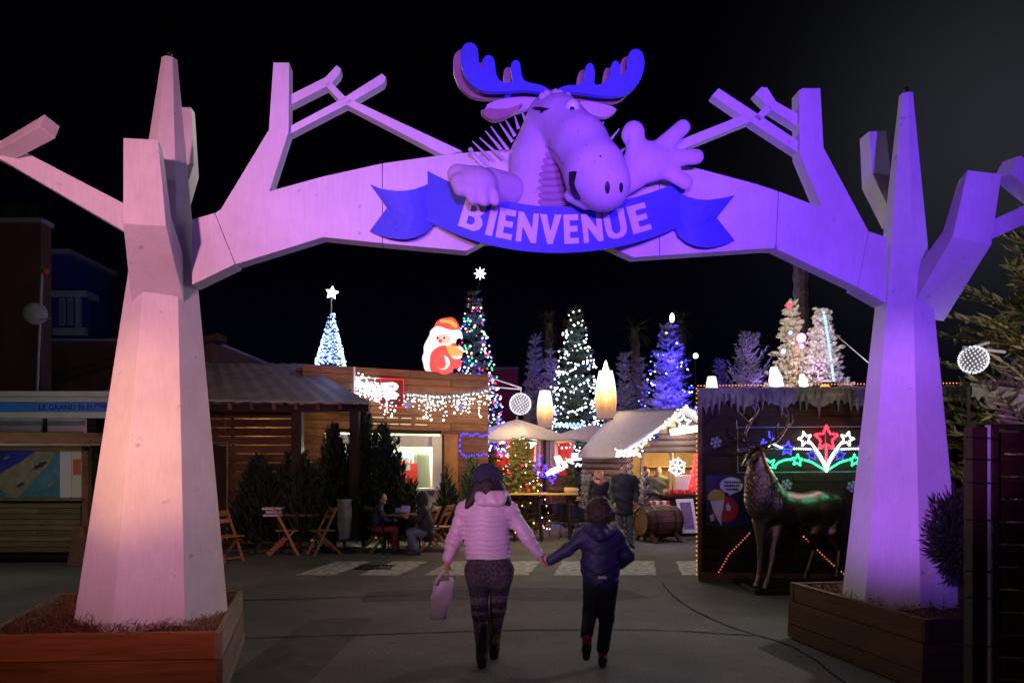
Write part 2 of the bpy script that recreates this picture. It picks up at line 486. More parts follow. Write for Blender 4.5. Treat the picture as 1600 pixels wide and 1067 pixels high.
# ------------------------------------------------------------------ palette
paintmat('white_paint', (0.80, 0.78, 0.77))
paintmat('ribbon_blue', (0.10, 0.13, 0.74))
paintmat('moose_paint', (0.66, 0.56, 0.68))
mat('moose_brown', (0.40, 0.27, 0.34), 0.6, var=0.15)
mat('black_paint', (0.02, 0.015, 0.02), 0.5)
mat('white_gloss', (0.8, 0.8, 0.8), 0.3)
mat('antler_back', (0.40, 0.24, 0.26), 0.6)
wood('wood_planter', (0.36, 0.13, 0.026), (0.19, 0.062, 0.012), (2.2, 6, 4))
wood('wood_grey', (0.30, 0.22, 0.14), (0.17, 0.12, 0.08), (2.2, 6, 4))
wood('wood_wall', (0.27, 0.13, 0.048), (0.14, 0.062, 0.023), (4, 4, 3))
wood('wood_dark', (0.036, 0.016, 0.009), (0.019, 0.009, 0.005), (4, 4, 3))
wood('wood_slat', (0.14, 0.07, 0.03), (0.07, 0.035, 0.015), (4, 4, 3))
wood('wood_fence', (0.22, 0.17, 0.085), (0.13, 0.10, 0.05), (4, 4, 3))
wood('wood_beam', (0.19, 0.10, 0.055), (0.11, 0.055, 0.03), (3, 6, 6))
wood('wood_chair', (0.42, 0.20, 0.065), (0.26, 0.12, 0.04), (8, 30, 30))
wood('wood_log', (0.20, 0.13, 0.10), (0.11, 0.07, 0.055), (2, 9, 9))
wood('wood_fence_dark', (0.055, 0.020, 0.006), (0.03, 0.011, 0.0035), (4, 4, 3))
wood('wood_brown', (0.15, 0.065, 0.026), (0.08, 0.034, 0.014), (2.2, 6, 4))
wood('wood_red', (0.13, 0.05, 0.030), (0.075, 0.028, 0.018), (4, 4, 3))
mat('metal_dark', (0.04, 0.04, 0.045), 0.45, 0.7)
mat('steel', (0.55, 0.55, 0.56), 0.3, 1.0, var=0.05)
mat('white_metal', (0.6, 0.6, 0.62), 0.5, var=0.05)
mat('cream_wall', (0.62, 0.62, 0.50), 0.7, var=0.06)
mat('soil', (0.085, 0.045, 0.030), 0.95, var=0.5, scale=9, bump=0.8, bscale=25)
leafmat('dead_needles', (0.16, 0.055, 0.03), (0.30, 0.13, 0.06))
leafmat('fir_dark', (0.012, 0.020, 0.010), (0.035, 0.050, 0.022))
leafmat('fir_green', (0.03, 0.055, 0.02), (0.07, 0.10, 0.035))
leafmat('fir_gold', (0.10, 0.11, 0.03), (0.20, 0.18, 0.06))
leafmat('fir_frost', (0.16, 0.15, 0.15), (0.36, 0.33, 0.32))
leafmat('fir_flock', (0.55, 0.52, 0.50), (0.78, 0.75, 0.73))
leafmat('fir_tan', (0.20, 0.15, 0.09), (0.42, 0.36, 0.26))
leafmat('fir_cream', (0.50, 0.45, 0.36), (0.72, 0.66, 0.55))
leafmat('fir_cedar', (0.13, 0.14, 0.055), (0.36, 0.31, 0.17))
leafmat('palm_leaf', (0.05, 0.055, 0.03), (0.11, 0.10, 0.06))
mat('bark', (0.10, 0.07, 0.05), 0.9, var=0.4, scale=12, bump=0.8, bscale=30)
mat('palm_bark', (0.13, 0.10, 0.09), 0.9, var=0.5, scale=10, bump=1.0, bscale=18)
glow('bulb_white', (0.95, 0.93, 1.0), 6.0)
glow('ball_glow', (0.95, 0.94, 1.0), 1.0)
glow('heater_glass', (1.0, 0.62, 0.22), 1.5)
glow('bulb_cool', (0.62, 0.70, 1.0), 7.0)
glow('bulb_blue', (0.06, 0.04, 1.0), 3.2)
glow('bulb_ice', (0.22, 0.40, 1.0), 3.2)
glow('bulb_green', (0.03, 1.0, 0.30), 3.0)
glow('bulb_red', (1.0, 0.03, 0.06), 4.0)
glow('bulb_pink', (1.0, 0.30, 0.95), 3.0)
glow('bulb_warm', (1.0, 0.62, 0.25), 5.0)
glow('bulb_orange', (1.0, 0.26, 0.04), 2.6)
# ================================================================== GROUND
def ground_mat():
    m, nt, b = _new('asphalt'); n, l = nt.nodes, nt.links
    b.inputs['Roughness'].default_value = 0.82; b.inputs['Specular IOR Level'].default_value = 0.3
    tc = n.new('ShaderNodeTexCoord')
    a = n.new('ShaderNodeTexNoise'); a.inputs['Scale'].default_value = 0.55; a.inputs['Detail'].default_value = 7; a.inputs['Roughness'].default_value = 0.65
    g = n.new('ShaderNodeTexNoise'); g.inputs['Scale'].default_value = 55; g.inputs['Detail'].default_value = 3
    s = n.new('ShaderNodeTexVoronoi'); s.inputs['Scale'].default_value = 1.7
    for t in (a, g, s): l.new(tc.outputs['Object'], t.inputs['Vector'])
    r1 = n.new('ShaderNodeMapRange'); r1.inputs[1].default_value = 0.25; r1.inputs[2].default_value = 0.75; r1.inputs[3].default_value = 0.5; r1.inputs[4].default_value = 1.5
    l.new(a.outputs['Fac'], r1.inputs[0])
    r2 = n.new('ShaderNodeMapRange'); r2.inputs[1].default_value = 0.3; r2.inputs[2].default_value = 0.7; r2.inputs[3].default_value = 0.6; r2.inputs[4].default_value = 1.4
    l.new(g.outputs['Fac'], r2.inputs[0])
    r3 = n.new('ShaderNodeMapRange'); r3.inputs[1].default_value = 0.02; r3.inputs[2].default_value = 0.10; r3.inputs[3].default_value = 0.55; r3.inputs[4].default_value = 1.0
    l.new(s.outputs['Distance'], r3.inputs[0])
    m1 = n.new('ShaderNodeMath'); m1.operation = 'MULTIPLY'; l.new(r1.outputs[0], m1.inputs[0]); l.new(r2.outputs[0], m1.inputs[1])
    m2 = n.new('ShaderNodeMath'); m2.operation = 'MULTIPLY'; l.new(m1.outputs[0], m2.inputs[0]); l.new(r3.outputs[0], m2.inputs[1])
    sc = n.new('ShaderNodeVectorMath'); sc.operation = 'SCALE'; sc.inputs[0].default_value = (0.110, 0.102, 0.094)
    l.new(m2.outputs[0], sc.inputs['Scale']); l.new(sc.outputs[0], b.inputs['Base Color'])
    bp = n.new('ShaderNodeBump'); bp.inputs['Strength'].default_value = 0.5; bp.inputs['Distance'].default_value = 0.01
    l.new(g.outputs['Fac'], bp.inputs['Height']); l.new(bp.outputs[0], b.inputs['Normal'])
ground_mat()
mat('road_paint', (0.36, 0.35, 0.32), 0.75, var=0.75, scale=7, bump=0.3, bscale=60)
mat('tar', (0.020, 0.018, 0.018), 0.95, var=0.3, spec=0.05)
mat('asphalt_shade', (0.060, 0.055, 0.052), 0.85, var=0.35, scale=4, bump=0.4, bscale=60)
g = MB(); g.add([(-250, -60, 0), (250, -60, 0), (250, 400, 0), (-250, 400, 0)], [(0, 1, 2, 3)])
tag(g.build('ground', 'asphalt', base=False), kind='structure')
def ribbon_on_ground(name, pts, w, z, m):
    mb = MB(); vs = []; fs = []
    for i, p in enumerate(pts):
        a = Vector(pts[max(i - 1, 0)]); b = Vector(pts[min(i + 1, len(pts) - 1)])
        d = (b - a).normalized(); nn = Vector((-d.y, d.x))
        ww = w * (0.7 + 0.6 * RND.random())
        for s in (-1, 1): q = Vector(p) + nn * s * ww / 2; vs.append((q.x, q.y, z))
    for i in range(len(pts) - 1): fs.append((2 * i, 2 * i + 1, 2 * i + 3, 2 * i + 2))
    mb.add(vs, fs); return tag(mb.build(name, m), kind='structure')
def gp(u, v):
    Y = CH * F / (v - HZ); return ((u - 800) * Y / F, Y)
for k in range(7):
    x0 = -3.36 + k * 1.0; e = RND.uniform(-.03, .03)
    mb = MB(); a = []; n = 9
    outl = []
    for i in range(n + 1):
        t = i / n; outl.append((x0 + 0.26 * t + RND.uniform(-.015, .015), 11.9 + 1.7 * t))
    for i in range(n + 1):
        t = 1 - i / n; outl.append((x0 + 0.60 + 0.28 * t + RND.uniform(-.015, .015), 11.9 + 1.7 * t + e))
    mb.add([(x, y, 0.004) for x, y in outl], [tuple(range(len(outl) - 1, -1, -1))])
    tag(mb.build('crosswalk_stripe', 'road_paint'), kind='structure')
def smooth_path(cp, n=26, jit=0.0):
    out = []
    for i in range(len(cp) - 1):
        p0, p1, p2, p3 = [Vector(cp[min(max(j, 0), len(cp) - 1)]) for j in (i - 1, i, i + 1, i + 2)]
        for s in range(n):
            t = s / n
            q = 0.5 * ((2 * p1) + (p2 - p0) * t + (2 * p0 - 5 * p1 + 4 * p2 - p3) * t * t + (3 * p1 - p0 - 3 * p2 + p3) * t ** 3)
            out.append(q + Vector([RND.uniform(-jit, jit) for _ in q]))
    out.append(Vector(cp[-1])); return out
ribbon_on_ground('tar_seam', smooth_path([gp(1035, 912), gp(1062, 940), gp(1130, 975), gp(1240, 1012), gp(1330, 1075)], 12, .012), 0.020, 0.005, 'tar')
ribbon_on_ground('tar_seam', smooth_path([gp(380, 997), gp(560, 992), gp(800, 985), gp(1010, 984), gp(1180, 993)], 12, .012), 0.022, 0.005, 'tar')
ribbon_on_ground('tar_seam', smooth_path([gp(380, 938), gp(520, 934), gp(640, 930)], 12, .014), 0.03, 0.005, 'tar')
ribbon_on_ground('tar_seam', smooth_path([gp(820, 866), gp(960, 868), gp(1092, 872)], 8, .02), 0.03, 0.005, 'tar')
def patch(pts):
    mb = MB(); mb.add([(x, y, 0.003) for x, y in pts], [tuple(range(len(pts) - 1, -1, -1))]); return tag(mb.build('asphalt_shade', 'asphalt_shade'), kind='structure')
patch([(-1.9, 9.6), (-.2, 9.75), (1.1, 9.65), (1.75, 9.9), (1.6, 10.5), (.4, 10.7), (-1.1, 10.55), (-1.95, 10.3)])  # long dark band: shadow of the arch put into the ground colour
patch([(-2.3, 5.9), (-1.6, 6.0), (-1.55, 8.6), (-1.75, 8.62), (-2.25, 8.5)])
patch([(1.1, 5.0), (2.9, 5.2), (2.75, 5.75), (1.5, 5.7)])
# kerb line and drain in the square
mb = MB()
cx, cy = gp(586, 886.5)
for i in range(9): mb.box((cx - .26 + i * .065, cy, 0.010), (0.035, 0.42, 0.012))
mb.box((cx, cy - .22, 0.011), (.60, .03, .014)); mb.box((cx, cy + .22, 0.011), (.60, .03, .014))
tag(mb.build('drain_grate', 'metal_dark'), 'dark iron drain grate set between the white crosswalk stripes', 'drain grate')
g = MB(); g.box((-6.2, 19.2, 0.03), (10, 8.4, 0.06)); tag(g.build('pavement', 'asphalt_shade'), kind='structure')

# ================================================================== THE GATE
AT = Vector((1, 0.0806, 0)).normalized(); AN = Vector((0.0806, -1, 0)).normalized()   # along the gate; towards the camera
def PA(u, v, off=0.0):
    k = (u - 800) / F
    return P(u, v, (6.578 - off * 1.0032) / (1 - 0.0806 * k))
def frustum(name, m, parent, c0, r0, c1, r1, n=7, ph=0.0, inset=0.0):
    mb = MB(); vs = []
    for c, r in ((c0, r0), (c1, r1)):
        for i in range(n):
            a = ph + 2 * PI * i / n
            vs.append(Vector(c) + (AT * math.sin(a) + AN * math.cos(a)) * r)
    fs = [(i, (i + 1) % n, n + (i + 1) % n, n + i) for i in range(n)] + [tuple(range(n - 1, -1, -1)), tuple(range(n, 2 * n))]
    mb.add(vs, fs); return mb.build(name, m, parent, bevel=0.004)
def sweep_box(name, parent, pts, ws, side=None, m='white_paint', dep=None):
    """square timber limb bent through pts; ws = widths"""
    side = Vector(side or AT).normalized(); mb = MB(); vs = []
    n = len(pts); pts = [Vector(p) for p in pts]; dep = dep or ws
    for i, p in enumerate(pts):
        if i == 0: d = pts[1] - pts[0]
        elif i == n - 1: d = pts[-1] - pts[-2]
        else: d = (pts[i] - pts[i - 1]).normalized() + (pts[i + 1] - pts[i]).normalized()
        d.normalize(); s = (side - d * side.dot(d)).normalized(); q = d.cross(s)
        k = 1.0
        if 0 < i < n - 1: k = 1.0 / max(0.6, d.dot((pts[i] - pts[i - 1]).normalized()))
        for a, b in ((-1, -1), (1, -1), (1, 1), (-1, 1)): vs.append(p + s * a * ws[i] / 2 + q * b * dep[i] * k / 2)
    fs = [(3, 2, 1, 0), tuple(range(4 * n - 4, 4 * n))]
    for i in range(n - 1):
        for k in range(4): fs.append((4 * i + k, 4 * i + (k + 1) % 4, 4 * i + 4 + (k + 1) % 4, 4 * i + 4 + k))
    mb.add(vs, fs); return mb.build(name, m, parent, bevel=0.004)
D2 = math.radians
# --- tree pillar on the left
b0 = P(241, 965, 6.37); b0.z = 0.36
t0 = P(265, 93, 6.37)
tree_l = empty('tree_pillar', (b0.x, b0.y, 0.36), 'white seven-sided tree pillar lit pink and peach, standing in the orange plank planter', 'pillar', 'tree pillars of the gate')
frustum('trunk', 'white_paint', tree_l, b0, 0.598, t0, 0.062, 7, D2(-61))
kb = MB(); kb.tube([t0, t0 + V(0, 0, .03)], 0.02, 8); kb.ball(t0 + V(0, 0, .045), .022); kb.build('cap_knob', 'metal_dark', tree_l)
sweep_box('branch', tree_l, [P(252, 452, 6.33), P(231, 345, 5.72), P(224, 225, 5.72)], [.40, .29, .235], V(1, .27, 0), dep=[.40, .22, .18])
br = sweep_box('branch', tree_l, [P(235, 364, 6.34), P(20, 245, 6.1), P(-70, 203, 6.0)], [.21, .14, .12], AN)
sweep_box('twig', br, [P(3, 240, 6.08), P(78, 198, 5.8)], [.115, .125], V(0, .5, 1))
sweep_box('branch', tree_l, [P(268, 345, 6.4), P(294, 268, 7.2), P(292, 172, 7.2)], [.16, .15, .11], AT)
# --- tree pillar on the right
b1 = P(1410, 950, 6.86); b1.z = 0.40
t1 = P(1416, 148, 6.86)
tree_r = empty('tree_pillar', (b1.x, b1.y, 0.40), 'white seven-sided tree pillar lit violet, standing in the planter beside the bronze stag', 'pillar', 'tree pillars of the gate')
frustum('trunk', 'white_paint', tree_r, b1, 0.508, t1, 0.058, 7, D2(-118.6))
kb = MB(); kb.tube([t1, t1 + V(0, 0, .03)], 0.02, 8); kb.ball(t1 + V(0, 0, .045), .022); kb.build('cap_knob', 'metal_dark', tree_r)
br = sweep_box('branch', tree_r, [P(1440, 478, 6.86), P(1510, 372, 6.25), P(1531, 277, 6.25)], [.33, .30, .25], V(1, -.22, 0), dep=[.33, .24, .20])
sweep_box('twig', br, [P(1520, 372, 6.3), P(1640, 318, 6.3), P(1700, 290, 6.3)], [.14, .14, .12], AN)
sweep_box('twig', br, [P(1650, 325, 6.3), P(1573, 262, 6.15)], [.17, .17], AN)
sweep_box('branch', tree_r, [P(1400, 345, 6.9), P(1369, 285, 7.7), P(1364, 211, 7.7)], [.18, .19, .18], AT)

# --- the arch between the two trees: plywood box panels
AO = 0.14
arch = empty('gate_arch', PA(840, 390, 0), 'white plywood arch of bent branches spanning from one tree pillar to the other', 'arch')
def panel(outline, name='panel', t=0.15, off=AO, parent=None, m='white_paint'):
    mb = MB(); mb.slab([PA(u, v, off) for u, v in outline], -AN, t)
    return mb.build(name, m, parent or arch, bevel=0.003)
panel([(300, 343), (335, 333), (367, 413), (300, 445)], t=0.20, off=AO + .01)
panel([(336, 333), (345, 327), (420, 203), (427, 98), (452, 98), (451, 206), (421, 299), (500, 277), (597, 255.5), (597, 380), (505, 370.5), (368, 413)])
panel([(598, 255.3), (700, 241), (790, 234), (800, 234), (800, 374), (757, 377), (729, 392), (598, 380.2)])
panel([(801, 234), (870, 233), (960, 241), (1030, 252), (1030, 399.3), (990, 402), (950, 384), (801, 374)])
panel([(1031, 252.2), (1085, 262), (1180, 287), (1216, 299), (1212, 388.5), (1200, 388), (1031, 399.2)])
panel([(1217, 299.2), (1285, 325), (1250, 242), (1249, 141), (1254, 138), (1282, 138), (1287, 231), (1357, 361), (1340, 449), (1213, 388.8)])
panel([(1358, 361.5), (1386, 371), (1384, 474), (1341, 449.5)], t=0.20, off=AO + .01)
def twig(outline, t=0.11): panel(outline, 'twig', t, AO - .05)
twig([(452, 149), (508, 121), (526, 102), (533, 108), (530, 117), (515, 133), (452, 165)])
twig([(450, 199), (535, 154), (597, 115), (603, 121), (600, 130), (545, 162), (450, 211)])
twig([(507, 132), (516, 127), (541, 153), (532, 159)])
twig([(536, 161), (548, 155), (722, 236), (700, 242), (690, 241)])
twig([(1044, 226), (1165, 178), (1178, 188), (1062, 235)])
twig([(1113, 149), (1123, 138), (1184, 178), (1250, 222), (1250, 241), (1172, 190)])
twig([(1180, 146), (1190, 136), (1199, 137), (1213, 159), (1253, 181), (1251, 201), (1204, 171)])
twig([(1178, 183), (1199, 164), (1208, 169), (1187, 190)])

# --- moose figure looking over the ribbon
PX = 6.15 / F
def M_(u, v, off): return PA(u, v, off)
mat('moose_shade', (0.26, 0.20, 0.30), 0.7)
moose = empty('moose_figure', PA(865, 330, .3), 'cartoon moose figure with one closed eye and broad blue antlers, leaning over the ribbon', 'figure')
hb = []
flat = None
body('head', [
    cone(M_(836, 335, .22), 50 * PX, M_(838, 250, .24), 42 * PX, k=.05),
    cone(M_(838, 250, .24), 42 * PX, M_(858, 185, .28), 36 * PX, k=.05),
    cone(M_(866, 172, .30), 29 * PX, M_(873, 190, .38), 38 * PX, k=.04),
    cone(M_(873, 190, .38), 40 * PX, M_(906, 226, .58), 42 * PX, k=.05),
    cone(M_(906, 226, .58), 42 * PX, M_(930, 270, .75), 45 * PX, k=.05),
    cone(M_(930, 270, .75), 45 * PX, M_(943, 288, .80), 40 * PX, k=.05),
    cone(M_(890, 306, .62), 9 * PX, M_(915, 318, .70), 10 * PX, k=.02),
], 'moose_paint', moose, h=0.016, k=.05, relax=2, bvh=hb)
hb = hb[0]
# ribbed throat: stacked bent battens
for i in range(9):
    v = 240 + i * 10.6; w = 12 + 20 * min(1, (i + 1) / 4.0)
    mb = MB(); pts = []; rs = []
    for j in range(9):
        s = -1 + 2 * j / 8
        pts.append(M_(860 + s * w, v + 3.0 * (1 - s * s) + i * .2, .36 + .09 * (1 - s * s) + .004 * i)); rs.append(6.4 * PX * (0.55 + .45 * math.sqrt(max(0, 1 - s * s))))
    mb.tube(pts, rs, 8); mb.build('throat_batten', 'moose_brown', moose, smooth=True)
# horn and ear plates
def zp(l, dx=0, dy=0): return [(700 + .253 * (x + dx), 60 + .253 * (y + dy)) for x, y in l]
def rounded(l, it=2):
    for _ in range(it):
        q = []
        for i in range(len(l)):
            a, b = l[i], l[(i + 1) % len(l)]
            q += [(a[0] * .75 + b[0] * .25, a[1] * .75 + b[1] * .25), (a[0] * .25 + b[0] * .75, a[1] * .25 + b[1] * .75)]
        l = q
    return l
HL = [(76, 120), (82, 62), (112, 27), (155, 26), (186, 62), (190, 150), (205, 190), (213, 175), (212, 130), (236, 104), (270, 106), (290, 140), (296, 225), (325, 268), (390, 278), (402, 255), (388, 205), (390, 150), (420, 130), (448, 150), (452, 230), (478, 272), (580, 288), (620, 312), (640, 335), (560, 332), (480, 318), (400, 326), (270, 332), (190, 320), (120, 265), (84, 190)]
HR = [(1216, 150), (1205, 92), (1176, 66), (1138, 68), (1110, 105), (1108, 190), (1078, 240), (1068, 225), (1064, 165), (1040, 134), (1010, 150), (1002, 235), (970, 275), (915, 292), (902, 275), (909, 200), (893, 155), (866, 152), (846, 185), (842, 262), (805, 290), (740, 288), (690, 305), (655, 335), (720, 333), (800, 332), (880, 345), (960, 356), (1050, 356), (1120, 338), (1180, 275), (1206, 215)]
HL, HR = rounded(HL), rounded(HR)
for poly in (HL, HR):
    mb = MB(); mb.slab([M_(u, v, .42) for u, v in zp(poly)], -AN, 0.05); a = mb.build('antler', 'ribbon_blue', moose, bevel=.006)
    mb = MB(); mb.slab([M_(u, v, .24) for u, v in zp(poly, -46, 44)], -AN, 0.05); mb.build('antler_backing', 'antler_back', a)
mb = MB(); mb.bar(M_(795, 138, .36), M_(790, 158, .22), .05); mb.bar(M_(915, 138, .36), M_(930, 155, .22), .05); mb.build('antler_bracket', 'ribbon_blue', moose)
EL = [(238, 405), (330, 370), (450, 360), (565, 362), (560, 400), (480, 440), (400, 462), (330, 500), (270, 510), (192, 455), (240, 425)]
EL2 = [(192, 452), (240, 430), (330, 440), (420, 420), (470, 395), (430, 440), (360, 490), (270, 508)]
ER = [(800, 385), (900, 390), (1055, 428), (1015, 470), (960, 490), (880, 470), (830, 450)]
for poly in (EL, ER):
    mb = MB(); mb.slab([M_(u, v, .30) for u, v in zp(rounded(poly, 1))], -AN, 0.06); e = mb.build('ear', 'moose_paint', moose, bevel=.008)
mb = MB(); mb.slab([M_(u, v, .36) for u, v in zp(rounded(EL2, 1))], -AN, 0.04); mb.build('ear_fold', 'antler_back', moose)
# eye, wink, nostrils, mouth
mb = MB(); ec = M_(894, 168, .62); mb.ball(ec, 12 * PX, 16, 10); ey = mb.build('eyeball', 'white_gloss', moose, smooth=True)
vd = (Vector((0, 0, CH)) - ec).normalized()
mb = MB(); mb.ball(ec + vd * 10.2 * PX + V(0, 0, -.010), 4 * PX, 10, 6, (1, .6, 1)); mb.build('pupil', 'black_paint', ey, smooth=True)
def dec(poly, name, m='black_paint'): return decal(hb, poly).build(name, m, moose)
dec([(831, 170), (836, 167.5), (848, 168), (860, 171), (852, 173.5), (847, 177), (844, 179), (846, 174), (838, 173)], 'closed_eyelid')
dec([(949 + 4 * math.cos(a), 293 + 10 * math.sin(a)) for a in np.linspace(0, 2 * PI, 13)[:-1]], 'nostril')
dec([(970 + 3 * math.cos(a), 293 + 8 * math.sin(a)) for a in np.linspace(0, 2 * PI, 13)[:-1]], 'nostril')
dec([(889.5, 269), (896, 267.5), (902, 268), (896, 270.5), (897, 282), (901, 297), (908, 310), (906, 313), (898, 310), (892, 300), (889, 285)], 'mouth')
dec([(938 + 1.6 * math.cos(a), 245 + 1.6 * math.sin(a)) for a in np.linspace(0, 2 * PI, 9)[:-1]], 'mole')
# tuft of forelock and brow over the open eye
for i, (u, v, du, dv) in enumerate(((849, 150, -4, -4), (856, 146, -5, -4), (867, 145, 2, -6), (873, 145, 5, -3), (886, 149, 4, -3))):
    mb = MB(); mb.tube([M_(u, v + 6, .42), M_(u + du * .5, v + dv * .3, .45), M_(u + du, v + dv, .46)], [8 * PX, 6 * PX, 2.2 * PX], 7); mb.build('forelock', 'moose_paint', moose, smooth=True)
for i in range(7):
    u, v = 852 + i * 4.2, 227 + i * i * .55 + i * 1.0
    dec([(u, v), (u + 1.2, v - .4), (u + 3.6, v + 5.4), (u + 2.6, v + 5.6)], 'fur_mark', 'moose_shade')
for u, v in ((902, 205), (915, 226), (878, 188), (928, 252)): dec([(u, v), (u + 1.0, v - .2), (u + 2.2, v + 3.6), (u + 1.4, v + 3.8)], 'fur_mark', 'moose_shade')
# wiry mane
SP = [((150, 635), (262, 745)), ((195, 615), (340, 745)), ((230, 572), (330, 690)), ((265, 546), (370, 690)), ((318, 525), (398, 640)), ((352, 498), (414, 605)), ((412, 480), (436, 560)), ((455, 455), (476, 500)),
      ((868, 455), (840, 520)), ((962, 518), (915, 585)), ((1058, 560), (980, 655)), ((1134, 645), (1040, 725))]
for (tx, ty), (bx_, by_) in SP:
    a, b = zp([(tx, ty), (bx_, by_)]); mb = MB()
    mb.tube([M_(b[0], b[1], .22), M_(a[0], a[1], .26)], [3.0 * PX, .9 * PX], 6); mb.build('mane_spike', 'moose_paint', moose)
mb = MB(); a, b = zp([(140, 690), (330, 880)]); mb.tube([M_(b[0], b[1], .36), M_(a[0], a[1], .36)], 1.6 * PX, 6); mb.ball(M_(a[0], a[1], .36), 4 * PX); mb.build('whisker_rod', 'moose_paint', moose)
body('folded_hand', [
    ell(M_(744, 288, .62), (32 * PX, 22 * PX, 24 * PX)), cone(M_(715, 273, .60), 16 * PX, M_(745, 284, .62), 22 * PX, sc=(1, .75, 1)),
    cone(M_(765, 287, .55), 24 * PX, M_(792, 296, .42), 26 * PX, sc=(1, .7, 1)),
    cone(M_(716, 285, .66), 12 * PX, M_(720, 296, .68), 11 * PX), cone(M_(737, 298, .68), 10 * PX, M_(739, 312, .68), 9 * PX),
    cone(M_(755, 302, .68), 9 * PX, M_(757, 315, .68), 8 * PX), cone(M_(772, 304, .66), 8 * PX, M_(774, 315, .66), 7.5 * PX)],
    'moose_paint', moose, h=0.012, k=.035, relax=2)
sqd = (1, .6, 1)
body('waving_hand', [
    cone(M_(1008, 250, .36), 30 * PX, M_(1022, 254, .36), 28 * PX, sqd), cone(M_(988, 268, .36), 27 * PX, M_(1010, 258, .36), 28 * PX, sqd),
    cone(M_(996, 240, .38), 16 * PX, M_(990, 206, .40), 15 * PX, sqd), cone(M_(990, 206, .40), 15 * PX, M_(984, 212, .40), 13 * PX, sqd),
    cone(M_(1022, 240, .36), 15 * PX, M_(1067, 199, .38), 12.5 * PX, sqd), cone(M_(1036, 248, .36), 15 * PX, M_(1088, 245, .38), 12.5 * PX, sqd),
    cone(M_(1034, 260, .36), 15 * PX, M_(1071, 285, .38), 12 * PX, sqd), cone(M_(985, 275, .36), 24 * PX, M_(962, 290, .28), 26 * PX, sqd)],
    'moose_paint', moose, h=0.012, k=.03, relax=2)

# --- the ribbon with its lettering
RT = [(668, 268), (700, 281), (730, 296), (775, 312), (830, 320), (870, 323), (920, 321), (970, 314), (1020, 300), (1062, 284)]
RB = [(672, 348), (703, 362), (735, 375), (775, 385), (830, 393.5), (870, 395), (920, 393), (970, 385), (1020, 371), (1062, 355)]
def interp(tab, u):
    xs = [p[0] for p in tab]; ys = [p[1] for p in tab]
    # smooth through a fitted quartic so the band bends evenly
    c = np.polyfit(np.array(xs) - 867, ys, 4); return float(np.polyval(c, u - 867))
def band_off(u): return .22 + .30 * (1 - ((u - 866) / 198.0) ** 2)
def band(u, f, lift=0.0):
    a, b = interp(RT, u), interp(RB, u); return PA(u, a + (b - a) * f, band_off(u) + lift)
ribbon = empty('ribbon_sign', PA(866, 360, .3), 'blue ribbon sign with swallow tails and raised white BIENVENUE lettering', 'sign')
mb = MB(); n = 36; vs = []; fs = []
for lift in (0, -.03):
    for i in range(n + 1):
        u = 668 + 394 * i / n
        for f in (0, 1): vs.append(band(u, f, lift))
N2 = 2 * (n + 1)
for i in range(n):
    a = 2 * i
    fs += [(a, a + 1, a + 3, a + 2), (N2 + a, N2 + a + 2, N2 + a + 3, N2 + a + 1), (a, a + 2, N2 + a + 2, N2 + a), (a + 1, N2 + a + 1, N2 + a + 3, a + 3)]
fs += [(0, N2, N2 + 1, 1), (2 * n, 2 * n + 1, N2 + 2 * n + 1, N2 + 2 * n)]
mb.add(vs, fs); bnd = mb.build('band', 'ribbon_blue', ribbon)
def tail_sheet(top, bot, inner, notch):
    """curved plate between a top and a bottom edge line, with a V cut into the outer edge"""
    n = len(top); rows = 6; vs = []; fs = []
    for lift in (0, -.035):
        for j in range(rows + 1):
            f = j / rows; sh = notch * (1 - abs(2 * f - 1))
            for i in range(n):
                t = i / (n - 1)
                a, b = top[i], bot[i]
                u = a[0] + (b[0] - a[0]) * f; v = a[1] + (b[1] - a[1]) * f
                u += sh * (1 - t) ** 1.0
                vs.append(PA(u, v, .17 + .09 * math.sin(t * PI) + lift))
    K = (rows + 1) * n
    for j in range(rows):
        for i in range(n - 1):
            a = j * n + i; fs += [(a, a + n, a + n + 1, a + 1), (K + a, K + a + 1, K + a + n + 1, K + a + n)]
    for i in range(n - 1):
        fs += [(i, i + 1, K + i + 1, K + i), (rows * n + i, K + rows * n + i, K + rows * n + i + 1, rows * n + i + 1)]
    for j in range(rows):
        a, b = j * n, j * n + n; fs.append((a, K + a, K + b, b))
        a, b = j * n + n - 1, j * n + 2 * n - 1; fs.append((a, b, K + b, K + a))
    mb = MB(); mb.add(vs, fs); return mb
lt = [(578, 288), (592, 294), (607, 297), (621, 298.5), (636, 298), (650, 295), (666, 289), (682, 280)]
lb = [(577, 362), (592, 368), (607, 372), (621, 374), (636, 374), (650, 371), (666, 364), (682, 348)]
tail_sheet(lt, lb, 0, 27).build('ribbon_tail', 'ribbon_blue', ribbon)
rt = [(1148, 305), (1136, 308), (1122, 310.5), (1106, 312.5), (1090, 311.5), (1076, 308), (1063, 302), (1048, 292)]
rb = [(1148, 376), (1137, 381), (1122, 385), (1106, 387), (1090, 385.5), (1074, 380), (1060, 370), (1050, 350)]
tail_sheet(rt, rb, 0, -28).build('ribbon_tail', 'ribbon_blue', ribbon)
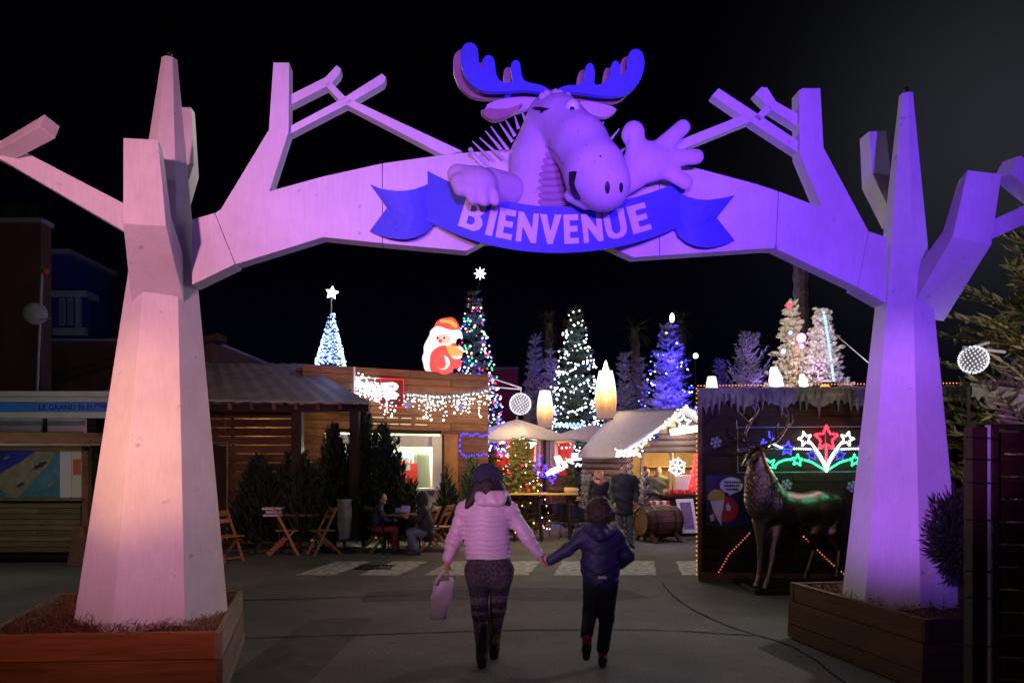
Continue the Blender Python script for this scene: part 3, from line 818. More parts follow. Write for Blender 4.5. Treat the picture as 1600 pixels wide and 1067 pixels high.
LET = {
 'B': ([(0, 0), (.62, 0), (.84, .06), (.95, .18), (.92, .34), (.78, .46), (.93, .56), (1, .74), (.92, .90), (.72, 1), (0, 1)], [[(.32, .17), (.52, .17), (.60, .27), (.52, .38), (.32, .38)], [(.32, .55), (.55, .55), (.65, .68), (.55, .82), (.32, .82)]]),
 'I': ([(0, 0), (1, 0), (1, 1), (0, 1)], []),
 'E': ([(0, 0), (1, 0), (1, .2), (.42, .2), (.42, .39), (.93, .39), (.93, .59), (.42, .59), (.42, .8), (1, .8), (1, 1), (0, 1)], []),
 'N': ([(0, 0), (.26, 0), (.73, .52), (.73, 0), (1, 0), (1, 1), (.74, 1), (.27, .48), (.27, 1), (0, 1)], []),
 'V': ([(0, 0), (.32, 0), (.5, .58), (.68, 0), (1, 0), (.62, 1), (.38, 1)], []),
 'U': ([(0, 0), (.3, 0), (.3, .68), (.37, .80), (.5, .84), (.63, .80), (.7, .68), (.7, 0), (1, 0), (1, .70), (.93, .88), (.76, .98), (.5, 1.02), (.24, .98), (.07, .88), (0, .70)], []),
}
for ch, u0, u1 in (('B', 722, 757), ('I', 763, 774), ('E', 778, 803), ('N', 808, 840), ('V', 843, 877), ('E', 881, 904), ('N', 910, 941), ('U', 945, 978), ('E', 984, 1013)):
    outl, holes = LET[ch]
    w = u1 - u0; uc = (u0 + u1) / 2
    sl = (interp(RT, uc + 8) + interp(RB, uc + 8) - interp(RT, uc - 8) - interp(RB, uc - 8)) / 32
    def place(q, lift):
        x, y = q; u = uc + (x - .5) * w + sl * 46 * (.5 - y) * .9
        return band(u, .17 + .64 * y, lift)
    # triangulate with holes by curve fill: bridge the holes into the outline
    loop = list(outl)
    for hl in holes:
        # join at the hole point nearest to the outline's left edge
        i = min(range(len(hl)), key=lambda j: hl[j][0] + hl[j][1] * .01); hh = hl[i:] + hl[:i]
        y = hh[0][1]
        for j in range(len(loop)):
            a, b = loop[j], loop[(j + 1) % len(loop)]
            if a[0] < .01 and b[0] < .01 and min(a[1], b[1]) <= y <= max(a[1], b[1]): break
        loop = loop[:j + 1] + [(0, y)] + hh[:1] + hh[:0:-1] + hh[:1] + [(0, y + 1e-4)] + loop[j + 1:]
    mb = MB(); fr = [place(q, .016) for q in loop]; k = len(fr)
    bk = [place(q, .001) for q in loop]
    mb.add(fr + bk, [tuple(range(k))] + [(i, i + k, (i + 1) % k + k, (i + 1) % k) for i in range(k)])
    mb.build('letter', 'white_paint', ribbon)

# ================================================================== PLANTERS
def planter(label, c, ztop, heights, m_front, m_side, wood_cap=None):
    """c = four plan corners FL, FR, BR, BL"""
    cx = sum(p[0] for p in c) / 4; cy = sum(p[1] for p in c) / 4
    root = empty('planter', (cx, cy, 0), label, 'planter', 'plank planters at the feet of the gate')
    cc = Vector((cx, cy))
    for s in range(4):
        a, b = Vector(c[s]), Vector(c[(s + 1) % 4])
        z = ztop
        for i, h in enumerate(heights):
            d = (b - a).normalized(); out = .012 * i + RND.uniform(-.004, .004)
            board('plank', m_front if s in (0, 2) else m_side, root, plankM(a - d * (.02 if s % 2 else 0), b + d * (.02 if s % 2 else 0), z - h + .006, z, .045, out, RND.uniform(-.01, .01)))
            z -= h
    for s in range(4):
        p = Vector(c[s]); q = p + (cc - p).normalized() * .085
        mb = MB(); mb.box((q.x, q.y, ztop / 2 - .015), (.075, .075, ztop - .03)); mb.build('corner_post', m_side, root)
    # mound of soil
    n = 22; vs = []; fs = []
    A, B, C_, D_ = [Vector(p) + (cc - Vector(p)).normalized() * .06 for p in c]
    for j in range(n + 1):
        for i in range(n + 1):
            s, t = i / n, j / n
            p = (A * (1 - s) + B * s) * (1 - t) + (D_ * (1 - s) + C_ * s) * t
            e = min(s, 1 - s, t, 1 - t)
            vs.append((p.x, p.y, ztop - .13 + .10 * min(1, e * 5) + RND.uniform(-.018, .018)))
    for j in range(n):
        for i in range(n): a = j * (n + 1) + i; fs.append((a, a + 1, a + n + 2, a + n + 1))
    mb = MB(); mb.add(vs, fs); mb.build('soil', 'soil', root, smooth=True)
    return root, (A, B, C_, D_)
pl, qa = planter('planter of orange planks around the pink pillar, filled with soil and dry needles', [(-3.80, 5.48), (-2.12, 5.60), (-2.60, 7.40), (-4.30, 7.25)], 0.50, (.20, .20, .09), 'wood_planter', 'wood_grey')
pr, qb = planter('dark plank planter around the violet pillar, next to the bronze stag', [(3.10, 5.80), (4.90, 6.05), (4.55, 7.85), (2.76, 7.60)], 0.55, (.18, .22, .14), 'wood_brown', 'wood_brown')
def litter(root, q, z, n, hollow, rad, m):
    mb = MB(); A, B, C_, D_ = q
    for _ in range(n):
        s, t = RND.random(), RND.random()
        p = (A * (1 - s) + B * s) * (1 - t) + (D_ * (1 - s) + C_ * s) * t
        if (Vector((p.x, p.y)) - hollow).length < rad * .9: continue
        near = max(0, 1 - ((Vector((p.x, p.y)) - hollow).length - rad) / .25)
        a = RND.random() * 2 * PI; e = RND.uniform(-.1, .5 + .5 * near * RND.random()); L = RND.uniform(.04, .10) * (1 + 0.6 * near)
        d = V(math.cos(a) * math.cos(e), math.sin(a) * math.cos(e), math.sin(e)); b = V(p.x, p.y, z + RND.uniform(-.02, .02))
        sd = d.cross(V(0, 0, 1)).normalized() * .003
        md = b + d * L * .5 + V(0, 0, .012)
        mb.add([b - sd, b + sd, md + sd, md - sd, b + d * L], [(0, 1, 2, 3), (3, 2, 4)])
    tag(mb.build('dry_needles', m, root), kind='stuff')
litter(pl, qa, .475, 5200, Vector((b0.x, b0.y)), .58, 'dead_needles')
litter(pr, qb, .525, 2200, Vector((b1.x, b1.y)), .49, 'dead_needles')
# ================================================================== BUILDINGS AND STALLS
mat('brown_render', (0.15, 0.085, 0.055), 0.9, var=0.25, scale=1.2, bump=0.2)
mat('blue_wall', (0.03, 0.05, 0.30), 0.8, var=0.1)
mat('cornice', (0.34, 0.36, 0.42), 0.7, var=0.1)
mat('window_dark', (0.02, 0.022, 0.03), 0.15)
mat('window_pale', (0.20, 0.24, 0.34), 0.2)
mat('roof_sheet', (0.27, 0.26, 0.24), 0.6, var=0.3, scale=2.5, bump=0.15)
mat('sign_blue', (0.04, 0.17, 0.62), 0.4, var=0.35, scale=2.0)
mat('sign_ink', (0.012, 0.014, 0.05), 0.5)
mat('fascia', (0.42, 0.45, 0.47), 0.5, var=0.12)
mat('mural_blue', (0.03, 0.045, 0.38), 0.5, var=0.2)
mat('mural_sand', (0.27, 0.25, 0.17), 0.5, var=0.3, scale=8)
mat('mural_teal', (0.06, 0.20, 0.26), 0.5, var=0.35, scale=6)
mat('mural_ink', (0.02, 0.03, 0.06), 0.5)
mat('paper_white', (0.62, 0.64, 0.66), 0.6, var=0.06)
mat('paper_orange', (0.55, 0.12, 0.05), 0.6)
mat('red_drape', (0.55, 0.04, 0.02), 0.7, var=0.3)
mat('snow_cloth', (0.46, 0.44, 0.46), 0.9, var=0.12, scale=8, bump=0.25, bscale=22)
mat('fringe_wool', (0.24, 0.23, 0.23), 0.95, var=0.35, scale=12, bump=0.7, bscale=40)
mat('parasol_cloth', (0.52, 0.43, 0.33), 0.85, var=0.10)
mat('grey_cloth', (0.22, 0.22, 0.22), 0.85, var=0.35, scale=7, bump=0.5, bscale=14)
mat('poster_navy', (0.012, 0.014, 0.06), 0.4)
mat('poster_red', (0.42, 0.015, 0.012), 0.4)
mat('poster_white', (0.55, 0.55, 0.62), 0.4)
mat('poster_yellow', (0.42, 0.34, 0.06), 0.5)
mat('dark_red_wall', (0.20, 0.02, 0.02), 0.8)
mat('glass_green', (0.02, 0.06, 0.045), 0.15)
mat('fridge_white', (0.7, 0.7, 0.7), 0.35, var=0.04)
mat('bottle_red', (0.5, 0.02, 0.015), 0.3)
mat('bottle_dark', (0.05, 0.05, 0.06), 0.2)
mat('interior_wood', (0.46, 0.30, 0.12), 0.7, var=0.25, scale=5)
mat('jam_red', (0.55, 0.03, 0.03), 0.35)
mat('cloth_red', (0.50, 0.03, 0.04), 0.8, var=0.2)
mat('purple_print', (0.20, 0.10, 0.26), 0.6, var=0.5, scale=14)
mat('frame_white', (0.62, 0.58, 0.72), 0.5, var=0.05)
mat('sign_red', (0.10, 0.004, 0.006), 0.5)
mat('chalk', (0.40, 0.40, 0.42), 0.7)
glow('neon_white', (1.0, 0.86, 0.90), 3.0)
glow('neon_red', (1.0, 0.01, 0.02), 0.8)
glow('tube_warm', (1.0, 0.90, 0.72), 6.0)
glow('star_glow', (0.90, 0.95, 1.0), 6.0)
glow('santa_white', (1.0, 0.90, 0.92), 1.0)
glow('santa_face', (1.0, 0.62, 0.50), 0.95)
glow('santa_red', (1.0, 0.06, 0.05), 1.6)
glow('santa_orange', (1.0, 0.30, 0.06), 1.6)
glow('bear_white', (0.92, 0.93, 1.0), 1.9)
glow('street_white', (0.90, 1.0, 0.92), 8.0)
glow('slit_glow', (0.95, 0.80, 0.45), 0.8)

def blk(name, m, parent, u0, u1, v0, v1, Y, dep, Yb=None):
    """upright block whose front face stands at distance Y"""
    a, b = P(u0, v0, Y), P(u1, v1, Y)
    mb = MB(); mb.box(((a.x + b.x) / 2, Y + dep / 2, (a.z + b.z) / 2), (abs(b.x - a.x), dep, abs(a.z - b.z)))
    return mb.build(name, m, parent)
def bulbs(name, pts, r, m, parent=None, stuff=True, ball=False):
    mb = MB()
    for p in pts:
        if ball: mb.ball(p, r, 8, 6)
        else: mb.oct(p, r)
    o = mb.build(name, m, parent)
    if stuff: o['kind'] = 'stuff'
    return o
def resample(pts, step):
    pts = [Vector(p) for p in pts]; out = [pts[0]]; carry = 0
    for a, b in zip(pts[:-1], pts[1:]):
        L = (b - a).length; d = step - carry
        while d <= L: out.append(a + (b - a) * (d / L)); d += step
        carry = L - (d - step)
    return out

wood('wood_wall_shaded', (0.13, 0.055, 0.035), (0.075, 0.03, 0.02), (4, 4, 3))  # wall wood darkened in colour to stand in for shade
# ------------------------------------------------ far buildings on the left
o = empty('apartment_building', P(30, 860, 22).xy.to_3d(), 'tall brown rendered building with a glass roof rail, behind the blue shop', 'building')
blk('wall', 'brown_render', o, -160, 64, 347, 845, 22, .5)
blk('parapet', 'cornice', o, -162, 65, 340, 347, 21.95, .6)
for u in (-40, 2, 40, 61): blk('rail_post', 'metal_dark', o, u, u + 2.5, 316, 340, 22, .05)
for a, b in ((-38, 1), (5, 39), (43, 60)): blk('rail_glass', 'glass_green', o, a, b, 320, 338, 22.02, .02)
blk('rail', 'metal_dark', o, -160, 64, 314.5, 317, 22, .05)
o = empty('low_house', P(125, 860, 24).xy.to_3d(), 'low dark brown house with a sloping roof edge, in front of the blue villa', 'house')
blk('wall', 'brown_render', o, 62, 330, 533, 815, 24.5, 6)
mb = MB(); mb.slab([P(40, 602, 24.2), P(188, 556, 24.2), P(340, 520, 24.2), P(340, 530, 24.2), P(188, 566, 24.2), P(40, 612, 24.2)], V(0, 1, 0), .8); mb.build('roof_edge', 'wood_beam', o)
blk('coping', 'cornice', o, 64, 330, 529, 533, 24.4, 6.2)
o = empty('villa', P(100, 800, 38).xy.to_3d(), 'blue villa with pale cornices and one tall window, far behind the low house', 'house')
blk('tower_wall', 'blue_wall', o, 50, 103, 396, 560, 38, 4)
blk('cornice', 'cornice', o, 48, 109, 389, 396, 37.7, 4.6)
blk('wall', 'blue_wall', o, 50, 128, 464, 790, 37.2, .7)
blk('cornice', 'cornice', o, 50, 134, 454, 464, 36.9, 1.2)
for a in (92, 105.5): 
    f = blk('window', 'cornice', o, a, a + 9, 466, 508, 37.1, .1); blk('pane', 'window_pale', f, a + 1.5, a + 7.5, 469, 505, 37.05, .05)
blk('column', 'cornice', o, 118, 123, 464, 515, 36.95, .25)
blk('balustrade', 'cornice', o, 82, 132, 512, 524, 36.8, .3)
# satellite dish on a mast
o = empty('satellite_dish', P(62, 790, 19).xy.to_3d(), 'pale round satellite dish on a thin mast beside the brown building', 'satellite dish')
mb = MB(); mb.tube([P(58, 610, 19), P(66, 418, 19)], .035, 8); mb.build('mast', 'fascia', o)
mb = MB(); rot = Matrix.Rotation(D2(90), 3, 'X') @ Matrix.Rotation(D2(24), 3, 'Y')
mb.lathe([(.02, .06), (.14, .045), (.27, 0), (.275, -.015), (.14, .03), (.02, .045)], 20, P(55, 490, 18.8), rot); mb.build('dish', 'fascia', o, smooth=True)
mb = MB(); mb.tube([P(60, 500, 18.9), P(78, 497, 18.5)], .015); mb.build('feed_arm', 'fascia', o)
mb = MB(); mb.ball(P(71, 424, 18.9), .09, 8, 6); mb.build('mast_lamp', 'paper_orange', o)

# ------------------------------------------------ the blue-signed shop on the left
YB = 13.3
shop = empty('beach_shop', (-8.6, YB, 0), 'beach shop with a blue LE GRAND BLEU sign over a mural and a wooden counter', 'shop')
blk('fascia', 'fascia', shop, -70, 178, 611, 619, YB - .06, .5)
blk('fascia', 'fascia', shop, -70, 178, 620, 628, YB, .45)
sg = blk('sign_board', 'sign_blue', shop, -70, 176, 629, 643, YB, .10)
blk('sign_edge', 'fascia', shop, -70, 176, 643.5, 653, YB - .02, .12)
text_obj('lettering', 'LE GRAND BLEU', 'sign_ink', sg, P(105, 636.5, YB - .004), (1, 0, 0), (0, 0, 1), .135, .003)
mb = MB(); mb.slab([P(u, v, YB - .006) for u, v in ((146, 630.5), (175, 630.5), (175, 642), (168, 642), (160, 637), (152, 634))], V(0, 1, 0), .004); mb.build('sign_wave', 'mural_blue', sg)
for a, b in ((-70, -6), (-2, 66), (72, 133)):
    f = blk('window', 'fascia', shop, a, b, 654, 677, YB + .1, .06); blk('pane', 'window_pale', f, a + 2, b - 2, 657, 664, YB + .08, .03); blk('pane', 'paper_white', f, a + 2, b - 2, 666, 674, YB + .08, .03)
blk('window_post', 'metal_dark', shop, 66.5, 71.5, 654, 677, YB + .05, .1)
mb = MB(); mb.slab([P(-70, 674, YB - .9), P(150, 676, YB - .9), P(163, 688, YB - .9), P(163, 692, YB - .9), P(-70, 692, YB - .9)], V(0, 1, 0), 1.0); mb.build('canopy', 'wood_beam', shop)
blk('canopy_edge', 'wood_grey', shop, -70, 163, 692.5, 696, YB - .92, .14)
for v0 in (698,): blk('canopy_beam', 'wood_beam', shop, -70, 128, v0, v0 + 6, YB - .3, .12)
blk('back_wall', 'cream_wall', shop, -70, 135, 696, 845, YB + .45, .1)
# mural: sea, sand and shallows
mu = blk('mural', 'mural_sand', shop, -70, 93, 702, 778, YB + .12, .06)
def plate(name, m, parent, poly, Y, t=.006):
    mb = MB(); mb.slab([P(u, v, Y) for u, v in poly], V(0, 1, 0), t); return mb.build(name, m, parent)
plate('mural_sea', 'mural_blue', mu, [(-70, 703), (58, 703), (30, 722), (-5, 742), (-70, 752)], YB + .112)
plate('mural_shallows', 'mural_teal', mu, [(93, 703), (93, 777), (28, 777), (44, 762), (60, 742), (74, 728), (84, 712)], YB + .112)
plate('mural_shallows', 'mural_teal', mu, [(-70, 768), (0, 764), (16, 777), (-70, 777)], YB + .110)
for cx, cy, s, an in ((62, 727, 15, -.5), (32, 757, 9, -.5), (80, 756, 8, -.6), (10, 715, 7, -.3)):
    q = []
    for i in range(14):
        a = 2 * PI * i / 14; r = s * (1 if i % 2 else .62); x, y = r * math.cos(a), r * .3 * math.sin(a)
        q.append((cx + x * math.cos(an) - y * math.sin(an), cy + x * math.sin(an) + y * math.cos(an)))
    plate('mural_shape', 'mural_ink' if s > 8.5 else 'mural_sand', mu, q, YB + .106)
blk('notice_panel', 'paper_white', shop, 93.5, 111.5, 702, 777, YB + .11, .05)
pn = blk('notice_panel', 'cream_wall', shop, 112, 127, 702, 777, YB + .11, .05)
plate('notice_square', 'paper_orange', pn, [(114, 717), (126, 717), (126, 742), (114, 742)], YB + .104)
blk('counter', 'wood_fence', shop, -70, 128, 778.5, 782, YB - .18, .35)
plank_rows(shop, 'wood_fence', (P(-70, 0, YB).x, YB), (P(126, 0, YB).x, YB), .20, 1.06, 9, .03, .012, splits=(.28, .66))
blk('plinth', 'metal_dark', shop, -70, 126, 859, 872, YB + .1, .3)
blk('post', 'wood_beam', shop, 128, 137, 697, 868, YB - .12, .12)
mb = MB(); mb.slab([P(116, 822, YB - .35), P(129, 822, YB - .35), P(140, 884, YB - .35), P(104, 884, YB - .35)], V(0, 1, 0), .3); mb.build('post_foot', 'wood_beam', shop)

# ------------------------------------------------ slatted terrace with the sheet roof
terr = empty('terrace_shelter', (-4.9, 15.4, 0), 'slatted wooden terrace shelter under a grey ribbed sheet roof', 'shelter')
n = 60; vs = []; fs = []
for r in range(2):
    for i in range(n + 1):
        t = i / n
        if r == 0: p = P(215 + 257 * t, 566 + 2 * t, 17.6)
        else: p = P(150 + 427 * t, 622 + 6 * t, 14.9)
        p.z += .009 * math.sin(t * n * PI * .5)
        vs.append(p)
k = n + 1
for i in range(n): fs.append((i, i + 1, k + i + 1, k + i))
vs2 = [p - V(0, 0, .035) for p in vs]
mb = MB(); mb.add(vs + vs2, fs + [tuple(j + 2 * k for j in f[::-1]) for f in fs] + [(k + i, k + i + 1, 3 * k + i + 1, 3 * k + i) for i in range(n)] + [(0, k, 3 * k, 2 * k), (k - 1, 3 * k - 1, 4 * k - 1, 2 * k - 1)])
mb.build('roof', 'roof_sheet', terr)
mb = MB(); mb.slab([P(472, 568, 17.6), P(577, 628.5, 14.9), P(577, 632, 14.9), P(560, 640, 17.6)], V(-.2, 1, 0), .1); mb.build('roof_hip', 'roof_sheet', terr)
blk('eaves_beam', 'wood_dark', terr, 150, 576, 632, 643, 15.05, .14)
for i in range(11):
    u = 186 + i * 34.5; mb = MB(); a = P(u, 634, 14.95); b = P(u, 634, 14.95) + V(0, 1.0, .33); mb.bar(a, b, .07, .15); mb.build('rafter', 'wood_beam', terr)
plank_rows(terr, 'wood_slat', (P(318, 0, 16).x, 16), (P(455, 0, 16).x, 16), .12, 2.86, 15, .025, .022, name='slat', splits=(.25,))
for u in (361, 327): blk('batten', 'wood_slat', terr, u, u + 5, 640, 845, 16.03, .06)
for a, b in ((455, 471), (546, 560), (150, 165), (330, 336)): blk('post', 'wood_dark', terr, a, b, 640, 845, 15.05 if a > 400 else 16.2, .2)
d = empty('door', P(345, 845, 15.9)); d.parent = terr; d.matrix_basis = wmat(terr).inverted() @ Matrix.Translation(P(345, 845, 15.9))
blk('door_leaf', 'wood_dark', d, 325, 353, 696, 845, 15.92, .05); blk('door_edge', 'wood_grey', d, 353.5, 355.8, 690, 845, 15.86, .07); blk('door_head', 'wood_grey', d, 325, 353, 690, 692.5, 15.86, .07)
blk('back_wall', 'interior_wood', terr, 300, 480, 640, 840, 17.5, .1)
lamp('terrace_lamp', P(395, 655, 16.9), 15, (1.0, 0.70, 0.26), .1)
lamp('terrace_lamp', P(510, 638, 16.3), 3, (1.0, 0.70, 0.26), .1)

# ------------------------------------------------ wooden snack bar
def YK(u): return 18.79 / (1 - .5094 * (u - 800) / F)
def K(u, v, off=0.0):
    p = P(u, v, YK(u)); return p + KN * off
KD = Vector((3.926, 2.0, 0)).normalized(); KN = Vector((KD.y, -KD.x, 0))
ka, kb_ = K(473, 725), K(763, 725)
bar = empty('snack_bar', (ka.x * .5 + kb_.x * .5, ka.y * .5 + kb_.y * .5, 0), 'wooden snack bar of horizontal planks with a lit serving hatch and a red neon sign', 'snack bar')
def frac(u): return ((K(u, 725) - ka).length) / (kb_ - ka).length
ZT = 3.88; HZ0, HZ1 = 1.17, 2.40
plank_rows(bar, 'wood_wall', ka.xy, kb_.xy, 0.10, ZT, 22, .04, .010, holes=((frac(508), frac(690), HZ0, HZ1), (frac(691), 1.0, 0.0, 2.46)), splits=(.55, .30, .78), jit=.006)
plank_rows(bar, 'wood_wall_shaded', K(691, 725).xy, kb_.xy, 0.10, 2.505, 14, .04, .010, jit=.006)  # lower right rows take the darker wood as painted shade
def kbox(name, m, u0, u1, z0, z1, o0, o1, parent=None):
    """block on the bar's front; o = distance proud of the wall"""
    a, b = K(u0, 725), K(u1, 725); c = (a + b) / 2; L = (b - a).length
    mb = MB(); mb.box((c.x + KN.x * (o0 + o1) / 2, c.y + KN.y * (o0 + o1) / 2, (z0 + z1) / 2), (L, abs(o1 - o0), z1 - z0), Matrix.Rotation(math.atan2(KD.y, KD.x), 3, 'Z'))
    return mb.build(name, m, parent or bar)
kbox('roof', 'roof_sheet', 473, 763, ZT - .12, ZT - .04, -4.0, -.05)
kbox('backing', 'wood_dark', 473, 508, .1, ZT - .15, -.10, -.06); kbox('backing', 'wood_dark', 690, 763, .1, ZT - .15, -.10, -.06)
kbox('backing', 'wood_dark', 508, 690, HZ1 + .02, ZT - .15, -.10, -.06); kbox('backing', 'wood_dark', 508, 690, .1, HZ0 - .02, -.10, -.06)
kbox('back_wall', 'cream_wall', 480, 760, .1, ZT - .2, -2.2, -2.1)
kbox('ceiling', 'cream_wall', 480, 760, HZ1 + .12, HZ1 + .16, -2.1, -.12)
kbox('side_wall', 'cream_wall', 484, 487, .1, HZ1 + .1, -2.1, -.12); kbox('side_wall', 'cream_wall', 700, 703, .1, HZ1 + .1, -2.1, -.12)
kbox('jamb', 'cream_wall', 675, 690, HZ0, HZ1 - .02, -.12, .02); kbox('jamb', 'cream_wall', 508, 512, HZ0, HZ1 - .02, -.12, .02)
kbox('valance', 'cream_wall', 512, 675, HZ1 - .28, HZ1 - .02, -.14, -.10)
kbox('counter', 'fridge_white', 508, 692, HZ0 - .05, HZ0, -.30, .22)
kbox('counter_front', 'cream_wall', 625, 690, .62, HZ0 - .06, .004, .03)
kbox('corner_pilaster', 'wood_wall', 692, 713, .1, HZ1 + .02, .045, .10)
for z, a, b in ((2.76, 582, 672), (2.62, 580, 671)):  # glowing strips stand in for light through gaps in the wall
    for i in range(4):
        u0 = a + (b - a) * i / 4; kbox('lit_slit', 'slit_glow', u0, u0 + (b - a) / 4 * (.9 - .25 * RND.random()), z, z + .018, .012, .018)
fr = empty('drinks_fridge', K(652, 800, -1.2).xy.to_3d(), 'white drinks fridge with red and dark bottles inside the lit serving hatch', 'fridge')
kbox('cabinet', 'fridge_white', 630, 672, .15, 2.05, -1.7, -1.1, fr)
kbox('header', 'window_pale', 632, 670, 1.82, 2.0, -1.1, -1.08, fr)
for r in range(3):
    kbox('shelf', 'steel', 633, 669, 1.20 + r * .22, 1.215 + r * .22, -1.1, -.98, fr)
    for i in range(7):
        p = K(635 + i * 5, 725, -1.02); mb = MB(); mb.lathe([(.03, 0), (.032, .02), (.032, .12), (.012, .16), (.012, .19)], 8, (p.x, p.y, 1.216 + r * .22)); mb.build('bottle', 'bottle_red' if (i + r) % 3 else 'bottle_dark', fr, smooth=True)
mb = MB(); 
o = kbox('menu_poster', 'jam_red', 640, 662, 1.22, 1.74, -.42, -.40, bar)
mbx = kbox('menu_strip', 'paper_white', 642, 650, 1.58, 1.72, -.40, -.395, o)
mb = MB()
for i in range(5): 
    p = K(596 + i * 9, 725, -.3); mb = MB(); mb.lathe([(.045, 0), (.05, .03), (.05, .16), (.03, .19), (.02, .24)], 8, (p.x, p.y, HZ0)); tag(mb.build('syrup_bottle', 'bottle_red' if i % 2 else 'poster_yellow', smooth=True), ['yellow', 'red', 'yellow', 'red', 'yellow'][i] + ' syrup bottle on the snack bar counter, ' + ['at its far left behind the juniper', 'second along the row', 'in the middle of the row', 'fourth along the row', 'nearest the fridge'][i], 'bottle', 'syrup bottles on the counter')
lamp('hatch_lamp', K(600, 692, -.9), 330, (0.86, 1.0, 0.66), .2)
lamp('hatch_lamp', K(655, 690, -.35), 60, (0.95, 0.95, 0.75), .1)
lamp('pilaster_fill', K(702, 700, .42), 1.6, (1.0, 0.68, 0.22), .08)  # added fill standing in for hatch light on the pilaster
# pipe on the corner, bracket
mb = MB(); mb.tube([K(551.5, 574, .10), K(551.5, 632, .10)], .022, 8); mb.tube([K(551.5, 590, .10), K(592, 592, .16)], .014, 6); tag(mb.build('wall_pipe', 'white_metal'), 'thin white upright pipe with a side arm on the snack bar front', 'pipe')
# neon sign: red box with a bent white tube
ns = empty('neon_sign', K(610, 632, .2), 'red box sign with a bent white neon tube on the snack bar front', 'neon sign')
kbox('sign_box', 'sign_red', 590, 627, CH + 93 * .01445, CH + 132.5 * .01445, .05, .16, ns)
for z0, z1, u0, u1 in ((2.99, 3.015, 590, 627), (3.615, 3.64, 590, 627), (2.99, 3.64, 590, 591.2), (2.99, 3.64, 625.8, 627)): kbox('sign_edge', 'neon_red', u0, u1, z0, z1, .16, .18, ns)
pts = [K(592, 602, .2), K(610, 601, .2), K(614, 602.5, .2), K(616, 605, .2), K(614, 608, .2), K(610, 609, .2), K(593, 608, .2)]
mb = MB(); mb.tube([*pts], .035, 8); mb.build('neon_tube', 'neon_white', ns, smooth=True)
mb = MB(); mb.tube([K(596, 616, .2), K(612, 615, .2), K(617, 618, .2), K(612, 622, .2), K(598, 622, .2)], .035, 8); mb.build('neon_tube', 'neon_white', ns, smooth=True)
lamp('neon_lamp', K(604, 606, .55), 10, (1.0, 0.25, 0.3), .08)
# icicle lights: tinsel line and hanging bulbs
ic = empty('icicle_lights', K(660, 640, .2), 'sagging white tinsel garland with hanging icicle bulbs and two snowflakes on the snack bar', 'light garland')
def sag(u):
    tab = [(552, 594), (575, 604), (600, 617), (630, 616.5), (660, 619), (690, 620.5), (715, 619), (740, 615), (763, 608)]
    return float(np.interp(u, [p[0] for p in tab], [p[1] for p in tab]))
mb = MB(); rr = random.Random(5)
for i in range(900):
    u = rr.uniform(552, 764); p = K(u, sag(u) + rr.uniform(-3.5, 3.5), .10 + rr.uniform(-.03, .06))
    a = rr.random() * 2 * PI; d = V(math.cos(a), rr.uniform(-.4, .4), math.sin(a)) * .07; s = d.cross(V(0, 1, 0)).normalized() * .006
    mb.add([p - s, p + s, p + d], [(0, 1, 2)])
tag(mb.build('tinsel', 'fringe_wool', ic), kind='stuff')
pts = []; big = []
for u in np.arange(554, 764, 3.1):
    dense = 3.2 if u < 605 else 1.0
    L = rr.choice([8, 13, 18, 24, 32, 36]) if u > 600 else rr.choice([10, 16, 22])
    v = sag(u) + 1
    while v < sag(u) + L:
        pts.append(K(u + rr.uniform(-2.6, 2.6), v + rr.uniform(-1.5, 1.5), .12 + rr.uniform(0, .06))); v += rr.uniform(4.5, 8) / dense
    if rr.random() < .5: big.append(K(u + rr.uniform(-2, 2), sag(u) + L + rr.uniform(0, 3), .14))
for i in range(150): u = rr.uniform(552, 606); pts.append(K(u, sag(u) + rr.gauss(0, 6), .14 + rr.uniform(0, .08)))
bulbs('hanging_bulbs', pts, .017, 'bulb_white', ic); bulbs('end_bulbs', big, .030, 'bulb_white', ic)
mat('flake_blue', (0.25, 0.33, 0.65), 0.5)
def flake(name, m, c, r, parent=None, label=None, group=None, th=.015, ex=V(1, 0, 0)):
    mb = MB()
    for i in range(6):
        a = PI * i / 3 + .26; d = ex * math.cos(a) + V(0, 0, math.sin(a)); mb.bar(c, c + d * r, r * .26, th, V(0, -1, 0))
        for s in (-1, 1):
            d2 = ex * math.cos(a + s * .9) + V(0, 0, math.sin(a + s * .9)); mb.bar(c + d * r * .55, c + d * r * .55 + d2 * r * .38, r * .2, th * .8, V(0, -1, 0))
    o = mb.build(name, m, parent)
    if label: tag(o, label, 'snowflake', group)
    return o
flake('snowflake', 'flake_blue', K(633, 634, .2), .09, ic, ex=KD); flake('snowflake', 'flake_blue', K(716, 636, .2), .09, ic, ex=KD)
lamp('icicle_lamp', K(580, 610, .6), 8, (0.85, 0.85, 1.0), .25); lamp('icicle_lamp', K(660, 628, .6), 5, (0.9, 0.85, 1.0), .25); lamp('icicle_lamp', K(738, 624, .6), 5, (0.85, 0.85, 1.0), .25)
# blue outline of lights
path = [K(u, v, .06) for u, v in ((763, 678), (752, 681), (742, 679), (731, 680), (722, 678), (717, 684), (717, 694), (716, 702), (718, 709), (726, 712), (738, 712), (750, 711), (760, 709))]
o = empty('blue_light_string', K(738, 712, .06), 'string of blue bulbs bent round three sides of a square on the snack bar', 'light string')
mb = MB(); mb.tube(path, .006, 5); mb.build('cable', 'metal_dark', o)
bulbs('bulbs', [p + V(0, 0, RND.uniform(-.03, .03)) for p in resample(path, .065)], .028, 'bulb_blue', o)
kbox('small_sign', 'chalk', 739, 748, 1.60, 1.72, .01, .03)

